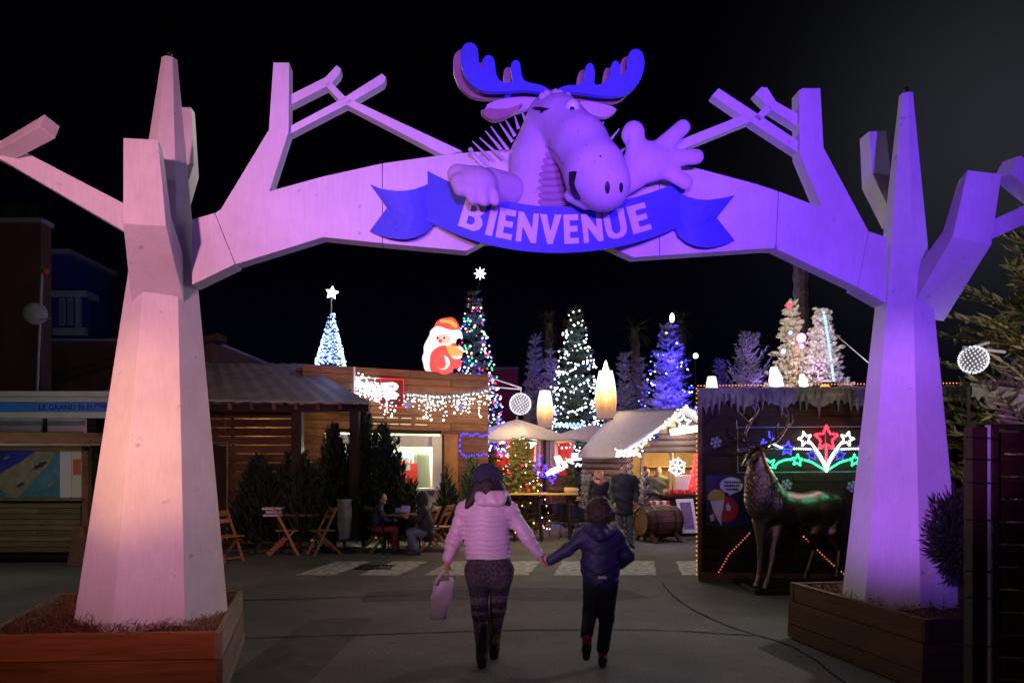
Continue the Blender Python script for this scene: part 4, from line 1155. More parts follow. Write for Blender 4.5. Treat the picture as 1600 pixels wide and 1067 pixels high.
# ------------------------------------------------ right-hand stall with snow fringe
A_, B_ = V(2.733, 11.3, 0), V(6.6, 10.9, 0)
SD = (B_ - A_).normalized(); SN = V(SD.y, -SD.x, 0)
def S(u, v, off=0.0):
    k = (u - 800) / F; s = (k * A_.y - A_.x) / (SD.x - k * SD.y); q = A_ + SD * s
    return V(q.x, q.y, CH - (v - HZ) * q.y / F) + SN * off
stall = empty('market_stall', (4.4, 12.0, 0), 'dark plank market stall with a woolly snow fringe and coloured light motifs', 'stall')
plank_rows(stall, 'wood_dark', A_.xy, B_.xy, .14, 2.80, 14, .03, .010, splits=(.62, .35))
def sbox(name, m, u0, u1, v0, v1, o0, o1, parent=None):
    a, b = S(u0, v0), S(u1, v0); c = (a + b) / 2; z1 = a.z; z0 = S(u0, v1).z
    mb = MB(); mb.box((c.x + SN.x * (o0 + o1) / 2, c.y + SN.y * (o0 + o1) / 2, (z0 + z1) / 2), ((b - a).length, abs(o1 - o0), abs(z1 - z0)), Matrix.Rotation(math.atan2(SD.y, SD.x), 3, 'Z'))
    return mb.build(name, m, parent or stall)
mb = MB(); mb.add([(2.75, 11.34, .02), (3.44, 14, .02), (6.6, 14, .02), (6.6, 10.95, .02), (2.75, 11.34, 2.78), (3.44, 14, 2.78), (6.6, 14, 2.78), (6.6, 10.95, 2.78)], [(0, 1, 5, 4), (1, 2, 6, 5), (2, 3, 7, 6), (3, 0, 4, 7), (4, 5, 6, 7)])
mb.build('shell', 'wood_dark', stall)
mb = MB(); mb.bar(A_ + V(0, 0, .07) + SN * .02, B_ + V(0, 0, .07) + SN * .02, .06, .13); mb.build('base_board', 'wood_beam', stall)
mb = MB(); mb.bar(A_ + V(.03, 0, .1) + SN * .012, A_ + V(.03, 0, 2.8) + SN * .012, .06, .04, V(0, 1, 0)); mb.build('corner_trim', 'wood_beam', stall)
# fringe of wool with drips
n = 130; vs = []; fs = []; rr = random.Random(3)
drop = [.16 + .05 * math.sin(i * .35) + (.20 * rr.random() ** 1.3 if i % 3 == 1 else .02 * rr.random()) for i in range(n + 1)]
for i in range(n + 1):
    p = A_ + SD * (i / n * 3.85)
    o1, o2 = .05 + .03 * rr.random(), .07 + .04 * rr.random()
    for z, o in ((2.84, .0), (2.83, o1), (2.74, o2), (2.82 - drop[i] * .7, o2 * .8), (2.82 - drop[i] - .05, .03), (2.80 - drop[i] * .5, .01)):
        q = p + SN * o; vs.append(V(q.x + rr.uniform(-.004, .004), q.y, z + rr.uniform(-.006, .006)))
for i in range(n):
    for j in range(5): a = i * 6 + j; fs.append((a, a + 1, a + 7, a + 6))
mb = MB(); mb.add(vs, fs); mb.build('snow_fringe', 'fringe_wool', stall)
rope = resample([A_ + V(0, 0, 2.87) + SN * .03, A_ + SD * 3.85 + V(0, 0, 2.87) + SN * .03], .045)
o = tag(bulbs('orange_rope_light', rope, .010, 'bulb_orange'), 'thin orange rope light along the top edge of the dark stall', 'rope light')
rp2 = resample([A_ + V(-.02, -.01, .1), A_ + V(-.02, -.01, 2.85)], .07)
tag(bulbs('red_rope_light', rp2, .011, 'bulb_orange'), 'thin upright red rope light down the corner of the dark stall', 'rope light')
def rope_line(pts, label):
    o = empty('amber_rope_light', pts[0], label, 'rope light', 'amber rope lights on the stall front')
    mb = MB(); mb.tube(pts, .009, 6); mb.build('tube', 'paper_orange', o)
    bulbs('bulbs', resample(pts, .045), .013, 'bulb_orange', o)
rope_line([S(1115, 905, .03), S(1127, 886, .03), S(1139, 865, .03), S(1155, 849, .03), S(1172, 831, .03)], 'amber rope light rising below the poster towards the stag')
rope_line([S(1255, 838, .03), S(1268, 850, .03), S(1284, 866, .03), S(1300, 881, .03), S(1324, 901, .03)], 'amber rope light dropping behind the hind legs of the stag')
# light motif: frame and bulb shapes
mo = empty('light_motif', S(1290, 740, .08), 'framed light motif of a red star between white, blue and green star sprays', 'light motif')
mat('motif_frame', (0.30, 0.28, 0.50), 0.4)
mb = MB()
for v in (668, 702, 738): mb = MB(); mb.tube([S(1150, v, .08), S(1420, v - 2, .08)], .007, 6); mb.build('frame_rod', 'motif_frame', mo)
for u in (1151, 1287, 1419): mb = MB(); mb.tube([S(u, 667, .08), S(u, 738, .08)], .007, 6); mb.build('frame_rod', 'motif_frame', mo)
def star_pts(cx, cy, r, n=5, inner=.45, rot=-PI / 2, close=True):
    q = [(cx + r * (1 if i % 2 == 0 else inner) * math.cos(rot + PI * i / n), cy + r * (1 if i % 2 == 0 else inner) * math.sin(rot + PI * i / n)) for i in range(2 * n)]
    return q + [q[0]] if close else q
def lit(uvs, m, name, r=.014, step=.032, off=.10):
    r *= 1.22; bulbs(name, resample([S(u, v, off) for u, v in uvs], step), r, m, mo)
def motif(dx, sgn):
    X_ = lambda pts: [(1287.5 + sgn * (u - 1287.5), v) for u, v in pts]
    lit(X_(star_pts(1255, 686, 11, rot=-PI / 2 - .25)), 'bulb_white', 'white_star')
    lit(X_([(1264, 692), (1272, 702), (1279, 712), (1284, 722), (1287, 731)]), 'bulb_white', 'white_spray', .016, .022)
    lit(X_([(1266, 694), (1274, 705), (1280, 717), (1285, 729)]), 'bulb_white', 'white_spray', .014, .025)
    lit(X_(star_pts(1228, 701, 11, rot=-PI / 2 + .1)), 'bulb_blue', 'blue_star')
    lit(X_(star_pts(1196, 686, 11, rot=-PI / 2 + .3))[:8], 'bulb_blue', 'blue_star')
    lit(X_([(1199, 697), (1203, 692), (1212, 697), (1222, 700)]), 'bulb_cool', 'blue_spray')
    lit(X_([(1238, 701), (1250, 701), (1264, 702)]), 'bulb_cool', 'blue_spray')
    lit(X_(star_pts(1266, 711, 9)), 'bulb_blue', 'blue_star', .010)
    lit(X_([(1268, 702), (1277, 716), (1284, 727)]), 'bulb_ice', 'blue_spray', .012)
    lit(X_(star_pts(1243, 719, 9, rot=-PI / 2 + .1)), 'bulb_green', 'green_star', .016)
    lit(X_([(1287, 735), (1277, 729), (1266, 722), (1254, 718.5)]), 'bulb_green', 'green_arc', .016, .022)
    lit(X_([(1237, 717.5), (1225, 718), (1214, 722), (1209, 727)]), 'bulb_green', 'green_arc', .016, .022)
    lit(X_(star_pts(1200, 726, 10, rot=-PI / 2 - .5))[:9], 'bulb_green', 'green_star', .016)
motif(0, 1); motif(0, -1)
lit(star_pts(1288, 685, 19, inner=.48), 'bulb_red', 'red_star', .020, .042)
lit([(1288, 694), (1288, 730)], 'bulb_red', 'red_stem', .016, .03)
lit([(1285, 732), (1291, 732), (1288, 736), (1285, 732)], 'bulb_white', 'white_spray', .016, .02)
lamp('motif_lamp', S(1288, 690, .35), 3.0, (1.0, .05, .08), .06); lamp('motif_lamp', S(1235, 722, .3), 3.2, (.05, 1.0, .35), .06); lamp('motif_lamp', S(1215, 692, .3), 2.2, (.15, .12, 1.0), .06); lamp('motif_lamp', S(1330, 722, .3), 2.2, (.05, 1.0, .35), .06)
# poster with a paper cornet
po = empty('poster', S(1135, 822, .02), 'navy poster with a red disc, a white paper cornet and a speech bubble', 'poster')
sbox('sheet', 'poster_navy', 1103, 1172, 742, 822, .017, .024, po)
def splate(name, m, poly, off, t=.003):
    mb = MB(); mb.slab([S(u, v, off) for u, v in poly], -SN, t); return mb.build(name, m, po)
splate('red_disc', 'poster_red', [(1132 + 21 * math.cos(a), 795 + 20 * math.sin(a)) for a in np.linspace(0, 2 * PI, 29)[:-1]], .029)
splate('cornet', 'poster_white', [(1109, 782), (1131, 780), (1129, 796), (1126, 806), (1127, 821), (1121, 812), (1115, 800)], .034)
splate('cornet_top', 'poster_yellow', [(1105, 775), (1109, 768), (1116, 764), (1124, 765), (1131, 770), (1132, 779), (1125, 782), (1113, 782), (1106, 780)], .038)
bb = splate('speech_bubble', 'poster_white', [(1142 + 18 * math.cos(a), 758 + 12.5 * math.sin(a)) if not (1.45 < a < 1.75) else (1139, 774) for a in np.linspace(0, 2 * PI, 33)[:-1]], .034)
for v, a, b in ((753, 1131, 1157), (758.5, 1131, 1155), (764, 1134, 1152)):
    u = a
    while u < b:
        w = rr.uniform(1.3, 2.6); splate('lettering', 'sign_ink', [(u, v - 1.6), (u + w, v - 1.6), (u + w, v + 1.6), (u, v + 1.6)], .036, .002).parent = bb; u += w + rr.uniform(.5, .9)
for c in list(bb.children): c.matrix_basis = wmat(bb).inverted() @ wmat(po) @ c.matrix_basis
splate('white_mark', 'poster_white', [(1134, 788), (1138, 785), (1139, 790), (1142, 791), (1140, 798), (1134, 797)], .034)
splate('white_mark', 'poster_white', [(1108, 804), (1114, 803), (1116, 812), (1110, 814)], .036)
mat('flake_grey', (0.30, 0.30, 0.42), 0.6)
for u, v, lab in ((1118, 691, 'grey paper snowflake high above the navy poster'), (1228, 757, 'grey paper snowflake under the green light arc'), (1331, 760, 'grey paper snowflake close to the violet tree pillar')):
    flake('paper_snowflake', 'flake_grey', S(u, v, .03), .085, None, lab, 'paper snowflakes on the stall', ex=SD)

# ------------------------------------------------ snow-roofed chalet
ch = empty('market_chalet', (3.2, 19.2, 0), 'log market chalet with a snow-covered roof edged in white lights', 'chalet')
apex_f, apex_b = P(1073, 636, 17.6), P(958, 643, 20.6)
ev_f, ev_b = P(968, 708, 17.6), P(903, 709, 20.6)
er_f = P(1180, 706, 17.6); er_b = P(1100, 706, 20.6)
def sheet(name, m, q, parent, th=.10, n=12, sagz=.04, jit=.004):
    """snow blanket on a roof slope; q = four corners"""
    vs = []; fs = []; rr = random.Random(2)
    for lift in (0, -th):
        for j in range(n + 1):
            for i in range(n + 1):
                s, t = i / n, j / n
                p = (q[0] * (1 - s) + q[1] * s) * (1 - t) + (q[3] * (1 - s) + q[2] * s) * t
                vs.append(p + V(0, 0, lift - sagz * 4 * s * (1 - s) * t + (rr.uniform(-jit, jit) if lift == 0 else 0)))
    k = (n + 1) ** 2
    for j in range(n):
        for i in range(n): a = j * (n + 1) + i; fs += [(a, a + 1, a + n + 2, a + n + 1), (k + a, k + a + n + 1, k + a + n + 2, k + a + 1)]
    bd = [i for i in range(n + 1)] + [(n + 1) * j + n for j in range(1, n + 1)] + [n * (n + 1) + i for i in range(n - 1, -1, -1)] + [(n + 1) * j for j in range(n - 1, 0, -1)]
    for a, b in zip(bd, bd[1:] + bd[:1]): fs.append((a, k + a, k + b, b))
    mb = MB(); mb.add(vs, fs); return mb.build(name, m, parent, smooth=True)
sheet('roof_snow', 'snow_cloth', [apex_b, apex_f, ev_f, ev_b], ch); sheet('roof_snow', 'snow_cloth', [apex_f, apex_b, er_b, er_f], ch)
# log walls: left side, front gable
for i in range(12):
    z = .12 + i * .155
    mb = MB(); a, b = P(985, 725, 17.9), P(912, 725, 20.4); a.z = b.z = z; mb.tube([a, b], .078, 8); mb.build('log', 'wood_log', ch, smooth=True)
for i in range(7):
    z = 2.06 + i * .15; w = max(.2, 1.55 * (1 - i / 7.0)); w = max(.12, 1.42 * (2.92 - z) / 1.06 - .1); c = P(1073, 725, 17.9); mb = MB(); mb.tube([V(c.x - w, 17.9, z), V(c.x + w, 17.9, z)], .074, 8); mb.build('log', 'wood_log', ch, smooth=True)
blk('back_wall', 'interior_wood', ch, 940, 1180, 690, 840, 20.3, .1)
blk('shelf', 'interior_wood', ch, 1010, 1110, 752, 755, 19.9, .4); blk('shelf', 'interior_wood', ch, 1010, 1110, 728, 730, 19.9, .4)
for u in (1001, 1046, 1052): blk('post', 'interior_wood', ch, u, u + 4, 702, 840, 18.6, .1)
mb = MB(); mb.tube([P(1048, 675, 17.5), P(1100, 668, 17.5)], .075, 8); mb.build('tube_lamp', 'tube_warm', ch, smooth=True)
lamp('chalet_lamp', P(1050, 715, 18.9), 70, (1.0, 0.74, 0.30), .2)
lamp('chalet_lamp', P(1066, 690, 17.2), 30, (0.92, 0.90, 1.0), .2)
eg = [ev_f + V(-.05, -.05, .06), P(985, 707, 17.52), P(1000, 698, 17.52), P(1030, 670, 17.52), P(1055, 648, 17.52), P(1073, 635, 17.52), P(1082, 642, 17.52), P(1096, 656, 17.52)]
o = tag(bulbs('roof_edge_lights', [p + V(RND.uniform(-.05, .05), RND.uniform(-.05, .05), RND.uniform(-.06, .05)) for p in resample(eg, .022)] + [P(RND.uniform(962, 1004), RND.uniform(703, 713), 17.5) for _ in range(70)], .022, 'bulb_white'), 'thick white light garland along the gable edge of the snow roof', 'light garland')
lamp('eaves_lamp', P(978, 716, 17.2), 34, (0.72, 0.70, 1.0), .15)
gs = [P(1068 + 12 * (1 if i % 2 == 0 else .45) * math.cos(-PI / 2 + PI * i / 5), 660 + 11 * (1 if i % 2 == 0 else .45) * math.sin(-PI / 2 + PI * i / 5), 17.5) for i in range(11)]
tag(bulbs('gable_star', resample(gs, .03), .02, 'bulb_cool'), 'outlined white star of bulbs in the gable of the snow-roofed chalet', 'light star')
pts = []
for i in range(6):
    a = PI * i / 3 + .4; c = P(1058, 729, 18.3)
    for r in (.05, .10, .15, .20): pts.append(c + V(math.cos(a) * r, 0, math.sin(a) * r))
    for s in (-1, 1): pts.append(c + V(math.cos(a + s * .35) * .17, 0, math.sin(a + s * .35) * .17))
tag(bulbs('star_lamp', pts, .026, 'bulb_cool'), 'blue-white snowflake lamp hanging in the chalet opening', 'star lamp')
# counter with goods
co = empty('sales_counter', P(1070, 838, 18.3).xy.to_3d(), 'dark sales counter set out before the chalet opening', 'counter')
blk('top', 'wood_dark', co, 1036, 1120, 773, 777, 18.2, .8); blk('front', 'wood_dark', co, 1040, 1118, 777.5, 838, 18.3, .6)
for i in range(7):
    p = P(1046 + i * 6.2, 773, 18.35 + .12 * (i % 2)); mb = MB(); mb.lathe([(.035, 0), (.045, .02), (.045, .09), (.03, .11), (.03, .13)], 8, p)
    tag(mb.build('red_jar', 'jam_red', smooth=True), 'small red jar in the row on the chalet counter', 'jar', 'red jars on the counter')
mb = MB(); mb.box(P(1066, 769, 18.5), (.5, .35, .05)); mb.box(P(1062, 766.5, 18.5), (.4, .3, .04)); tag(mb.build('folded_cloth', 'cloth_red'), 'folded red cloth lying behind the jars on the chalet counter', 'cloth')
mb = MB(); mb.lathe([(.30, 0), (.20, .35), (.11, .75), (.01, 1.2)], 10, P(1090, 772, 18.9)); o = empty('red_bauble_cone', P(1090, 772, 18.9), 'red cone of shiny baubles standing at the end of the chalet counter', 'decoration'); mb.build('cone', 'cloth_red', o)
bulbs('bauble_lights', [P(1090, 772, 18.9) + V(.30 * (1 - t) * math.cos(t * 60), .30 * (1 - t) * math.sin(t * 60), 1.2 * t) for t in np.linspace(0, .97, 70)], .03, 'bulb_red', o)
mb = MB(); mb.box(P(1068, 755, 19.0), (.42, .3, .4)); tag(mb.build('lilac_crate', 'frame_white', bevel=.01), 'lilac box on the chalet shelf behind the counter', 'box')
# framed picture leaning
pf = empty('framed_picture', P(1074, 834, 17.3).xy.to_3d(), 'lilac-white framed panel leaning against the front of the counter', 'picture')
q = [P(1056, 780, 17.45), P(1083, 779, 17.45), P(1091, 832, 17.2), P(1067, 833, 17.2)]
def lerp4(s, t): return (q[0] * (1 - s) + q[1] * s) * (1 - t) + (q[3] * (1 - s) + q[2] * s) * t
for a, b, c, d in ((0, 1, 0, .10), (0, 1, .90, 1), (0, .17, .10, .90), (.83, 1, .10, .90)):
    mb = MB(); mb.slab([lerp4(a, c), lerp4(b, c), lerp4(b, d), lerp4(a, d)], V(0, 1, 0), .05); mb.build('frame', 'frame_white', pf)
mb = MB(); mb.slab([lerp4(.17, .10) + V(0, .02, 0), lerp4(.83, .10) + V(0, .02, 0), lerp4(.83, .90) + V(0, .02, 0), lerp4(.17, .90) + V(0, .02, 0)], V(0, 1, 0), .02); mb.build('picture_panel', 'purple_print', pf)
lamp('picture_lamp', P(1068, 800, 16.6), 3, (0.5, 0.4, 1.0), .1)
# barrel on its side on a cradle
bl = empty('barrel', P(1022, 840, 17.2).xy.to_3d(), 'old wooden barrel lying on its side on a cradle below the chalet', 'barrel')
ra = Matrix.Rotation(PI / 2, 3, 'Y'); cc = P(1000, 815, 17.0)
rot = Matrix.Rotation(D2(22), 3, 'Z') @ ra
prof = [(.31, 0), (.34, .12), (.37, .40), (.37, .55), (.34, .82), (.31, .94)]
for i in range(16):
    a0, a1 = 2 * PI * i / 16 + .012, 2 * PI * (i + 1) / 16 - .012; mb = MB(); vs = []
    for r, z in prof:
        for rr_, a in ((r, a0), (r, a1), (r - .025, a1), (r - .025, a0)): vs.append(rot @ V(rr_ * math.cos(a), rr_ * math.sin(a), z) + cc)
    fs = [(3, 2, 1, 0), tuple(range(4 * 5, 4 * 6))]
    for j in range(5):
        for kk in range(4): fs.append((4 * j + kk, 4 * j + (kk + 1) % 4, 4 * j + 4 + (kk + 1) % 4, 4 * j + 4 + kk))
    mb.add(vs, fs); mb.build('stave', 'wood_red', bl)
mb = MB(); mb.lathe([(.29, .03), (.29, .05)], 20, cc, rot); mb.build('barrel_head', 'wood_beam', bl)
mb = MB(); mb.lathe([(.29, .89), (.29, .91)], 20, cc, rot); mb.build('barrel_head', 'wood_beam', bl)
for z, r in ((.05, .325), (.24, .362), (.70, .362), (.89, .325)):
    mb = MB(); vs = []; fs = []
    for k in range(24):
        a = 2 * PI * k / 24
        for rr_, zz in ((r, z - .02), (r + .006, z - .02), (r + .006, z + .02), (r, z + .02)): vs.append(rot @ V(rr_ * math.cos(a), rr_ * math.sin(a), zz) + cc)
    for k in range(24):
        for j in range(4): fs.append((4 * k + j, 4 * k + (j + 1) % 4, 4 * ((k + 1) % 24) + (j + 1) % 4, 4 * ((k + 1) % 24) + j))
    mb.add(vs, fs); mb.build('hoop', 'metal_dark', bl)
ax = rot @ V(0, 0, 1)
for s in (.15, .78):
    c = cc + ax * s; sd = V(-ax.y, ax.x, 0)
    for g_ in (-1, 1): mb = MB(); mb.bar(V(c.x, c.y, 0) + sd * .42 * g_, V(c.x, c.y, 0) + sd * .10 * g_ + V(0, 0, .42 - .12), .08, .06); mb.build('cradle_leg', 'wood_red', bl)
# striped crate behind the barrel
cr = empty('striped_crate', P(1022, 815, 18.0), 'red and white striped crate standing behind the barrel', 'crate')
for i in range(7):
    mb = MB(); p = P(1006, 0, 18.0); mb.box((p.x + .05 + i * .082, 18.0, .62), (.078, .3, .48)); mb.build('slat', 'cloth_red' if i % 2 == 0 else 'frame_white', cr)
mb = MB(); p = P(1022, 0, 18); mb.box((p.x, 18.0, .19), (.5, .25, .38)); mb.build('crate_base', 'wood_dark', cr)

# ------------------------------------------------ market square furniture in the middle
def lantern(u, v0, v1, w, Y, label, bracket=True, finial=True):
    a, b = P(u, v0, Y), P(u, v1, Y); H = a.z - b.z; R_ = w * Y / F / 2
    o = empty('paper_lantern', V(a.x, Y, b.z), label, 'lantern', 'tall glowing lanterns over the square')
    m, nt, bs = _new('lantern_shade_%d' % len([1 for k in MATS if k.startswith('lantern_shade')]))
    n_, l_ = nt.nodes, nt.links
    tc = n_.new('ShaderNodeTexCoord'); se = n_.new('ShaderNodeSeparateXYZ'); l_.new(tc.outputs['Generated'], se.inputs[0])
    nz = n_.new('ShaderNodeTexNoise'); nz.inputs['Scale'].default_value = 7; mpn = n_.new('ShaderNodeMapping'); mpn.inputs['Scale'].default_value = (1, 1, .12)
    l_.new(tc.outputs['Generated'], mpn.inputs[0]); l_.new(mpn.outputs[0], nz.inputs['Vector'])
    ad = n_.new('ShaderNodeMath'); ad.operation = 'MULTIPLY_ADD'; ad.inputs[1].default_value = .34; l_.new(nz.outputs['Fac'], ad.inputs[0]); l_.new(se.outputs['Z'], ad.inputs[2])
    rp = n_.new('ShaderNodeValToRGB'); e = rp.color_ramp.elements
    e[0].position = .20; e[0].color = (.24, .15, .13, 1); e[1].position = .86; e[1].color = (1.6, 1.45, 1.0, 1)
    x = e.new(.36); x.color = (.40, .19, .09, 1); x = e.new(.48); x.color = (.95, .42, .05, 1); x = e.new(.64); x.color = (1.3, .92, .30, 1)
    l_.new(ad.outputs[0], rp.inputs[0]); l_.new(rp.outputs[0], bs.inputs['Emission Color']); bs.inputs['Emission Strength'].default_value = 1.0
    bs.inputs['Base Color'].default_value = (.10, .07, .05, 1); m.cycles.emission_sampling = 'NONE'
    mb = MB(); mb.lathe([(R_ * .72, 0), (R_ * .90, H * .15), (R_ * 1.0, H * .35), (R_ * .97, H * .55), (R_ * .84, H * .78), (R_ * .62, H)], 20, b); mb.build('lamp_shade', m, o, smooth=True)
    if finial: mb = MB(); mb.lathe([(R_ * .22, 0), (R_ * .30, .05), (R_ * .16, .12), (R_ * .18, .16), (R_ * .03, .27)], 10, a); mb.build('finial', 'star_glow', o, smooth=True)
    mb = MB(); mb.lathe([(R_ * .66, 0), (R_ * .66, .025)], 16, a - V(0, 0, .02)); mb.build('top_ring', 'white_metal', o)
    mb = MB(); mb.tube([b + V(0, 0, .02), b - V(0, 0, .12)], .03, 8); mb.tube([V(b.x, b.y + .25, b.z - .1), V(b.x, b.y + .25, 0)], .05, 8); mb.tube([b - V(0, 0, .1), V(b.x, b.y + .25, b.z - .1)], .03, 8); mb.build('pole', 'metal_dark', o)
    if bracket: mb = MB(); mb.tube([b + V(-R_, 0, .02), b + V(-R_ * .4, -R_ * .9, .0), b + V(R_ * .6, -R_ * .8, .02), b + V(R_ * 1.25, 0, .06), b + V(R_ * 1.1, .1, .16)], .018, 6); mb.build('bracket', 'metal_dark', o)
    lamp('lantern_lamp', V(a.x, Y - .5, (a.z + b.z) / 2), 20, (1.0, .72, .36), .15)
    return o
lantern(851.5, 610, 668, 26, 21.5, 'shorter glowing lantern behind the beige parasols', False, False)
lantern(946.5, 579, 656, 34, 20.5, 'tallest glowing lantern with a white finial, beside the snow roof')
lantern(1112, 588, 640, 20, 19.0, 'glowing lantern showing only its top above the dark stall', False, False)
# ball light on a bracket
def ball_light(c, r, arm, label, m='ball_glow'):
    o = empty('ball_light', c, label, 'ball light', 'balls of white bulbs on brackets')
    pts = []; n = 190
    for i in range(n):
        z = 1 - 2 * (i + .5) / n; a = i * 2.39996; q = math.sqrt(1 - z * z); pts.append(c + V(q * math.cos(a), q * math.sin(a), z) * r)
    bulbs('bulbs', pts, r * .085, m, o)
    mb = MB(); mb.ball(c, r * .9, 14, 10); mb.build('globe', 'grey_cloth', o, smooth=True)
    mb = MB()
    for p, q in arm: mb.tube([p, q], .018, 6)
    mb.build('bracket', 'white_metal', o)
c = P(813, 631, 19); ball_light(c, .26, [(P(763, 604, 18.6), P(815, 608, 19)), (P(766, 590, 18.6), P(815, 606, 19)), (P(814.5, 608, 19), c + V(0, 0, .25))], 'round ball of white bulbs hanging from a bracket beside the snack bar')
lamp('ball_lamp', c + V(0, -.5, 0), 6, (.9, .9, 1.0), .2)
blk_o = empty('red_house', P(797, 800, 30).xy.to_3d(), 'dark red house wall seen between the snack bar and the frosted trees', 'house'); blk('wall', 'dark_red_wall', blk_o, 768, 809, 578, 790, 30, 4); blk('roof_edge', 'brown_render', blk_o, 766, 811, 573, 578, 29.8, 4.4)
# parasols
def parasol(u, Y, v_top, v_eave, half, label):
    t = P(u, v_top, Y); ze = P(u, v_eave, Y).z; R_ = half * Y / F
    o = empty('parasol', V(t.x, Y, 0), label, 'parasol', 'beige parasols over the tables')
    n = 8
    for i in range(n):
        a0, a1 = 2 * PI * i / n + .2, 2 * PI * (i + 1) / n + .2; vs = []; fs = []; rows = 6; cols = 5
        for lift in (0, -.012):
            for j in range(rows + 1):
                s = j / rows
                for k in range(cols + 1):
                    f = k / cols; a = a0 + (a1 - a0) * f; rr_ = R_ * s * (math.cos((a1 - a0) / 2) / math.cos((f - .5) * (a1 - a0)))
                    vs.append(V(t.x + rr_ * math.cos(a), Y + rr_ * math.sin(a), t.z + (ze - t.z) * (s ** 1.12) - .05 * s * (1 - (2 * f - 1) ** 2) + lift))
        K_ = (rows + 1) * (cols + 1)
        for j in range(rows):
            for k in range(cols): q = j * (cols + 1) + k; fs += [(q, q + 1, q + cols + 2, q + cols + 1), (K_ + q, K_ + q + cols + 1, K_ + q + cols + 2, K_ + q + 1)]
        mb = MB(); mb.add(vs, fs); mb.build('canopy_panel', 'parasol_cloth', o, smooth=True)
        mb = MB(); a = a0; mb.tube([V(t.x, Y, t.z - .06), V(t.x + R_ * .97 * math.cos(a), Y + R_ * .97 * math.sin(a), ze - .02)], .012, 5); mb.build('rib', 'wood_grey', o)
    mb = MB(); mb.tube([V(t.x, Y, 0), V(t.x, Y, t.z + .08)], .03, 8); mb.build('pole', 'wood_grey', o)
    mb = MB(); mb.lathe([(.28, 0), (.28, .06), (.06, .1)], 14, V(t.x, Y, 0)); mb.build('foot', 'metal_dark', o)
    return o
parasol(808, 20.9, 655, 687, 98, 'wide beige parasol nearest the snack bar, lit from below by the heater')
parasol(925, 22.2, 663, 687, 80, 'beige parasol half hidden behind the snow roof of the chalet')
# patio heater
ph = empty('patio_heater', P(820, 850, 18.4).xy.to_3d(), 'glowing patio heater under the wide beige parasol', 'heater')
c = P(820, 690, 18.4)
mb = MB(); mb.lathe([(.36, 0), (.30, .05), (.10, .10), (.02, .12)], 18, c - V(0, 0, .02)); mb.build('reflector', 'steel', ph, smooth=True)
mb = MB(); mb.lathe([(.29, -.03), (.17, -.14), (.10, -.20)], 16, c); mb.build('burner', 'tube_warm', ph, smooth=True)
mb = MB(); mb.tube([c - V(0, 0, .2), c - V(0, 0, .95)], .07, 10); mb.build('flame_tube', 'heater_glass', ph, smooth=True)
mb = MB(); mb.tube([c - V(0, 0, .95), V(c.x, c.y, .05)], .045, 10); mb.build('column', 'metal_dark', ph)
mb = MB(); mb.lathe([(.25, 0), (.25, .35), (.18, .42), (.05, .45)], 16, V(c.x, c.y, 0)); mb.build('gas_housing', 'steel', ph)
lamp('heater_lamp', c - V(0, .35, .12), 40, (1.0, .68, .30), .15)
# closed parasols behind
for u, lab in ((846, 'closed grey-beige parasol hanging in folds behind the trees of lights'), (861, 'second closed parasol, a little closer to the chalet than the other')):
    o = empty('closed_parasol', P(u, 800, 22).xy.to_3d(), lab, 'parasol', 'closed parasols behind the tables'); mb = MB(); b = P(u, 728, 22)
    prof = [(.20, 0), (.17, .2), (.15, .6), (.08, .9), (.03, 1.05)]; vs = []; fs = []; n = 18
    for r, z in prof:
        for k in range(n): rr_ = r * (1 + .28 * (k % 2)); vs.append(b + V(rr_ * math.cos(2 * PI * k / n), rr_ * math.sin(2 * PI * k / n), z))
    for i in range(len(prof) - 1):
        for k in range(n): fs.append((i * n + k, i * n + (k + 1) % n, (i + 1) * n + (k + 1) % n, (i + 1) * n + k))
    mb.add(vs, fs + [tuple(range(n - 1, -1, -1)), tuple(range((len(prof) - 1) * n, len(prof) * n))]); mb.build('folded_cloth', 'parasol_cloth', o)
    mb = MB(); mb.tube([V(b.x, 22, 0), b + V(0, 0, 1.2)], .03, 8); mb.build('pole', 'wood_grey', o)
# red stall front behind the tables
rs = empty('red_stall', P(830, 840, 23).xy.to_3d(), 'stall hung with glowing red drapes far behind the parasols', 'stall')
for i in range(11):
    u0 = 770 + i * 11.5; blk('drape', 'red_drape', rs, u0, u0 + 10.8, 690, 742 + RND.uniform(-2, 2), 23 + .08 * (i % 2), .06)
blk('counter', 'wood_red', rs, 768, 900, 742, 830, 23, .8); blk('roof', 'wood_dark', rs, 765, 900, 684, 690, 22.6, 1.4)
for u in (768, 832, 893): blk('post', 'wood_beam', rs, u, u + 4, 690, 830, 22.8, .12)
bulbs('drape_lights', [P(RND.uniform(772, 895), RND.uniform(692, 742), 22.85) for _ in range(80)], .020, 'bulb_warm', rs)
lamp('red_stall_lamp', P(815, 715, 22.0), 45, (1.0, .42, .16), .3); lamp('red_stall_lamp', P(880, 710, 22.0), 25, (1.0, .55, .22), .3)
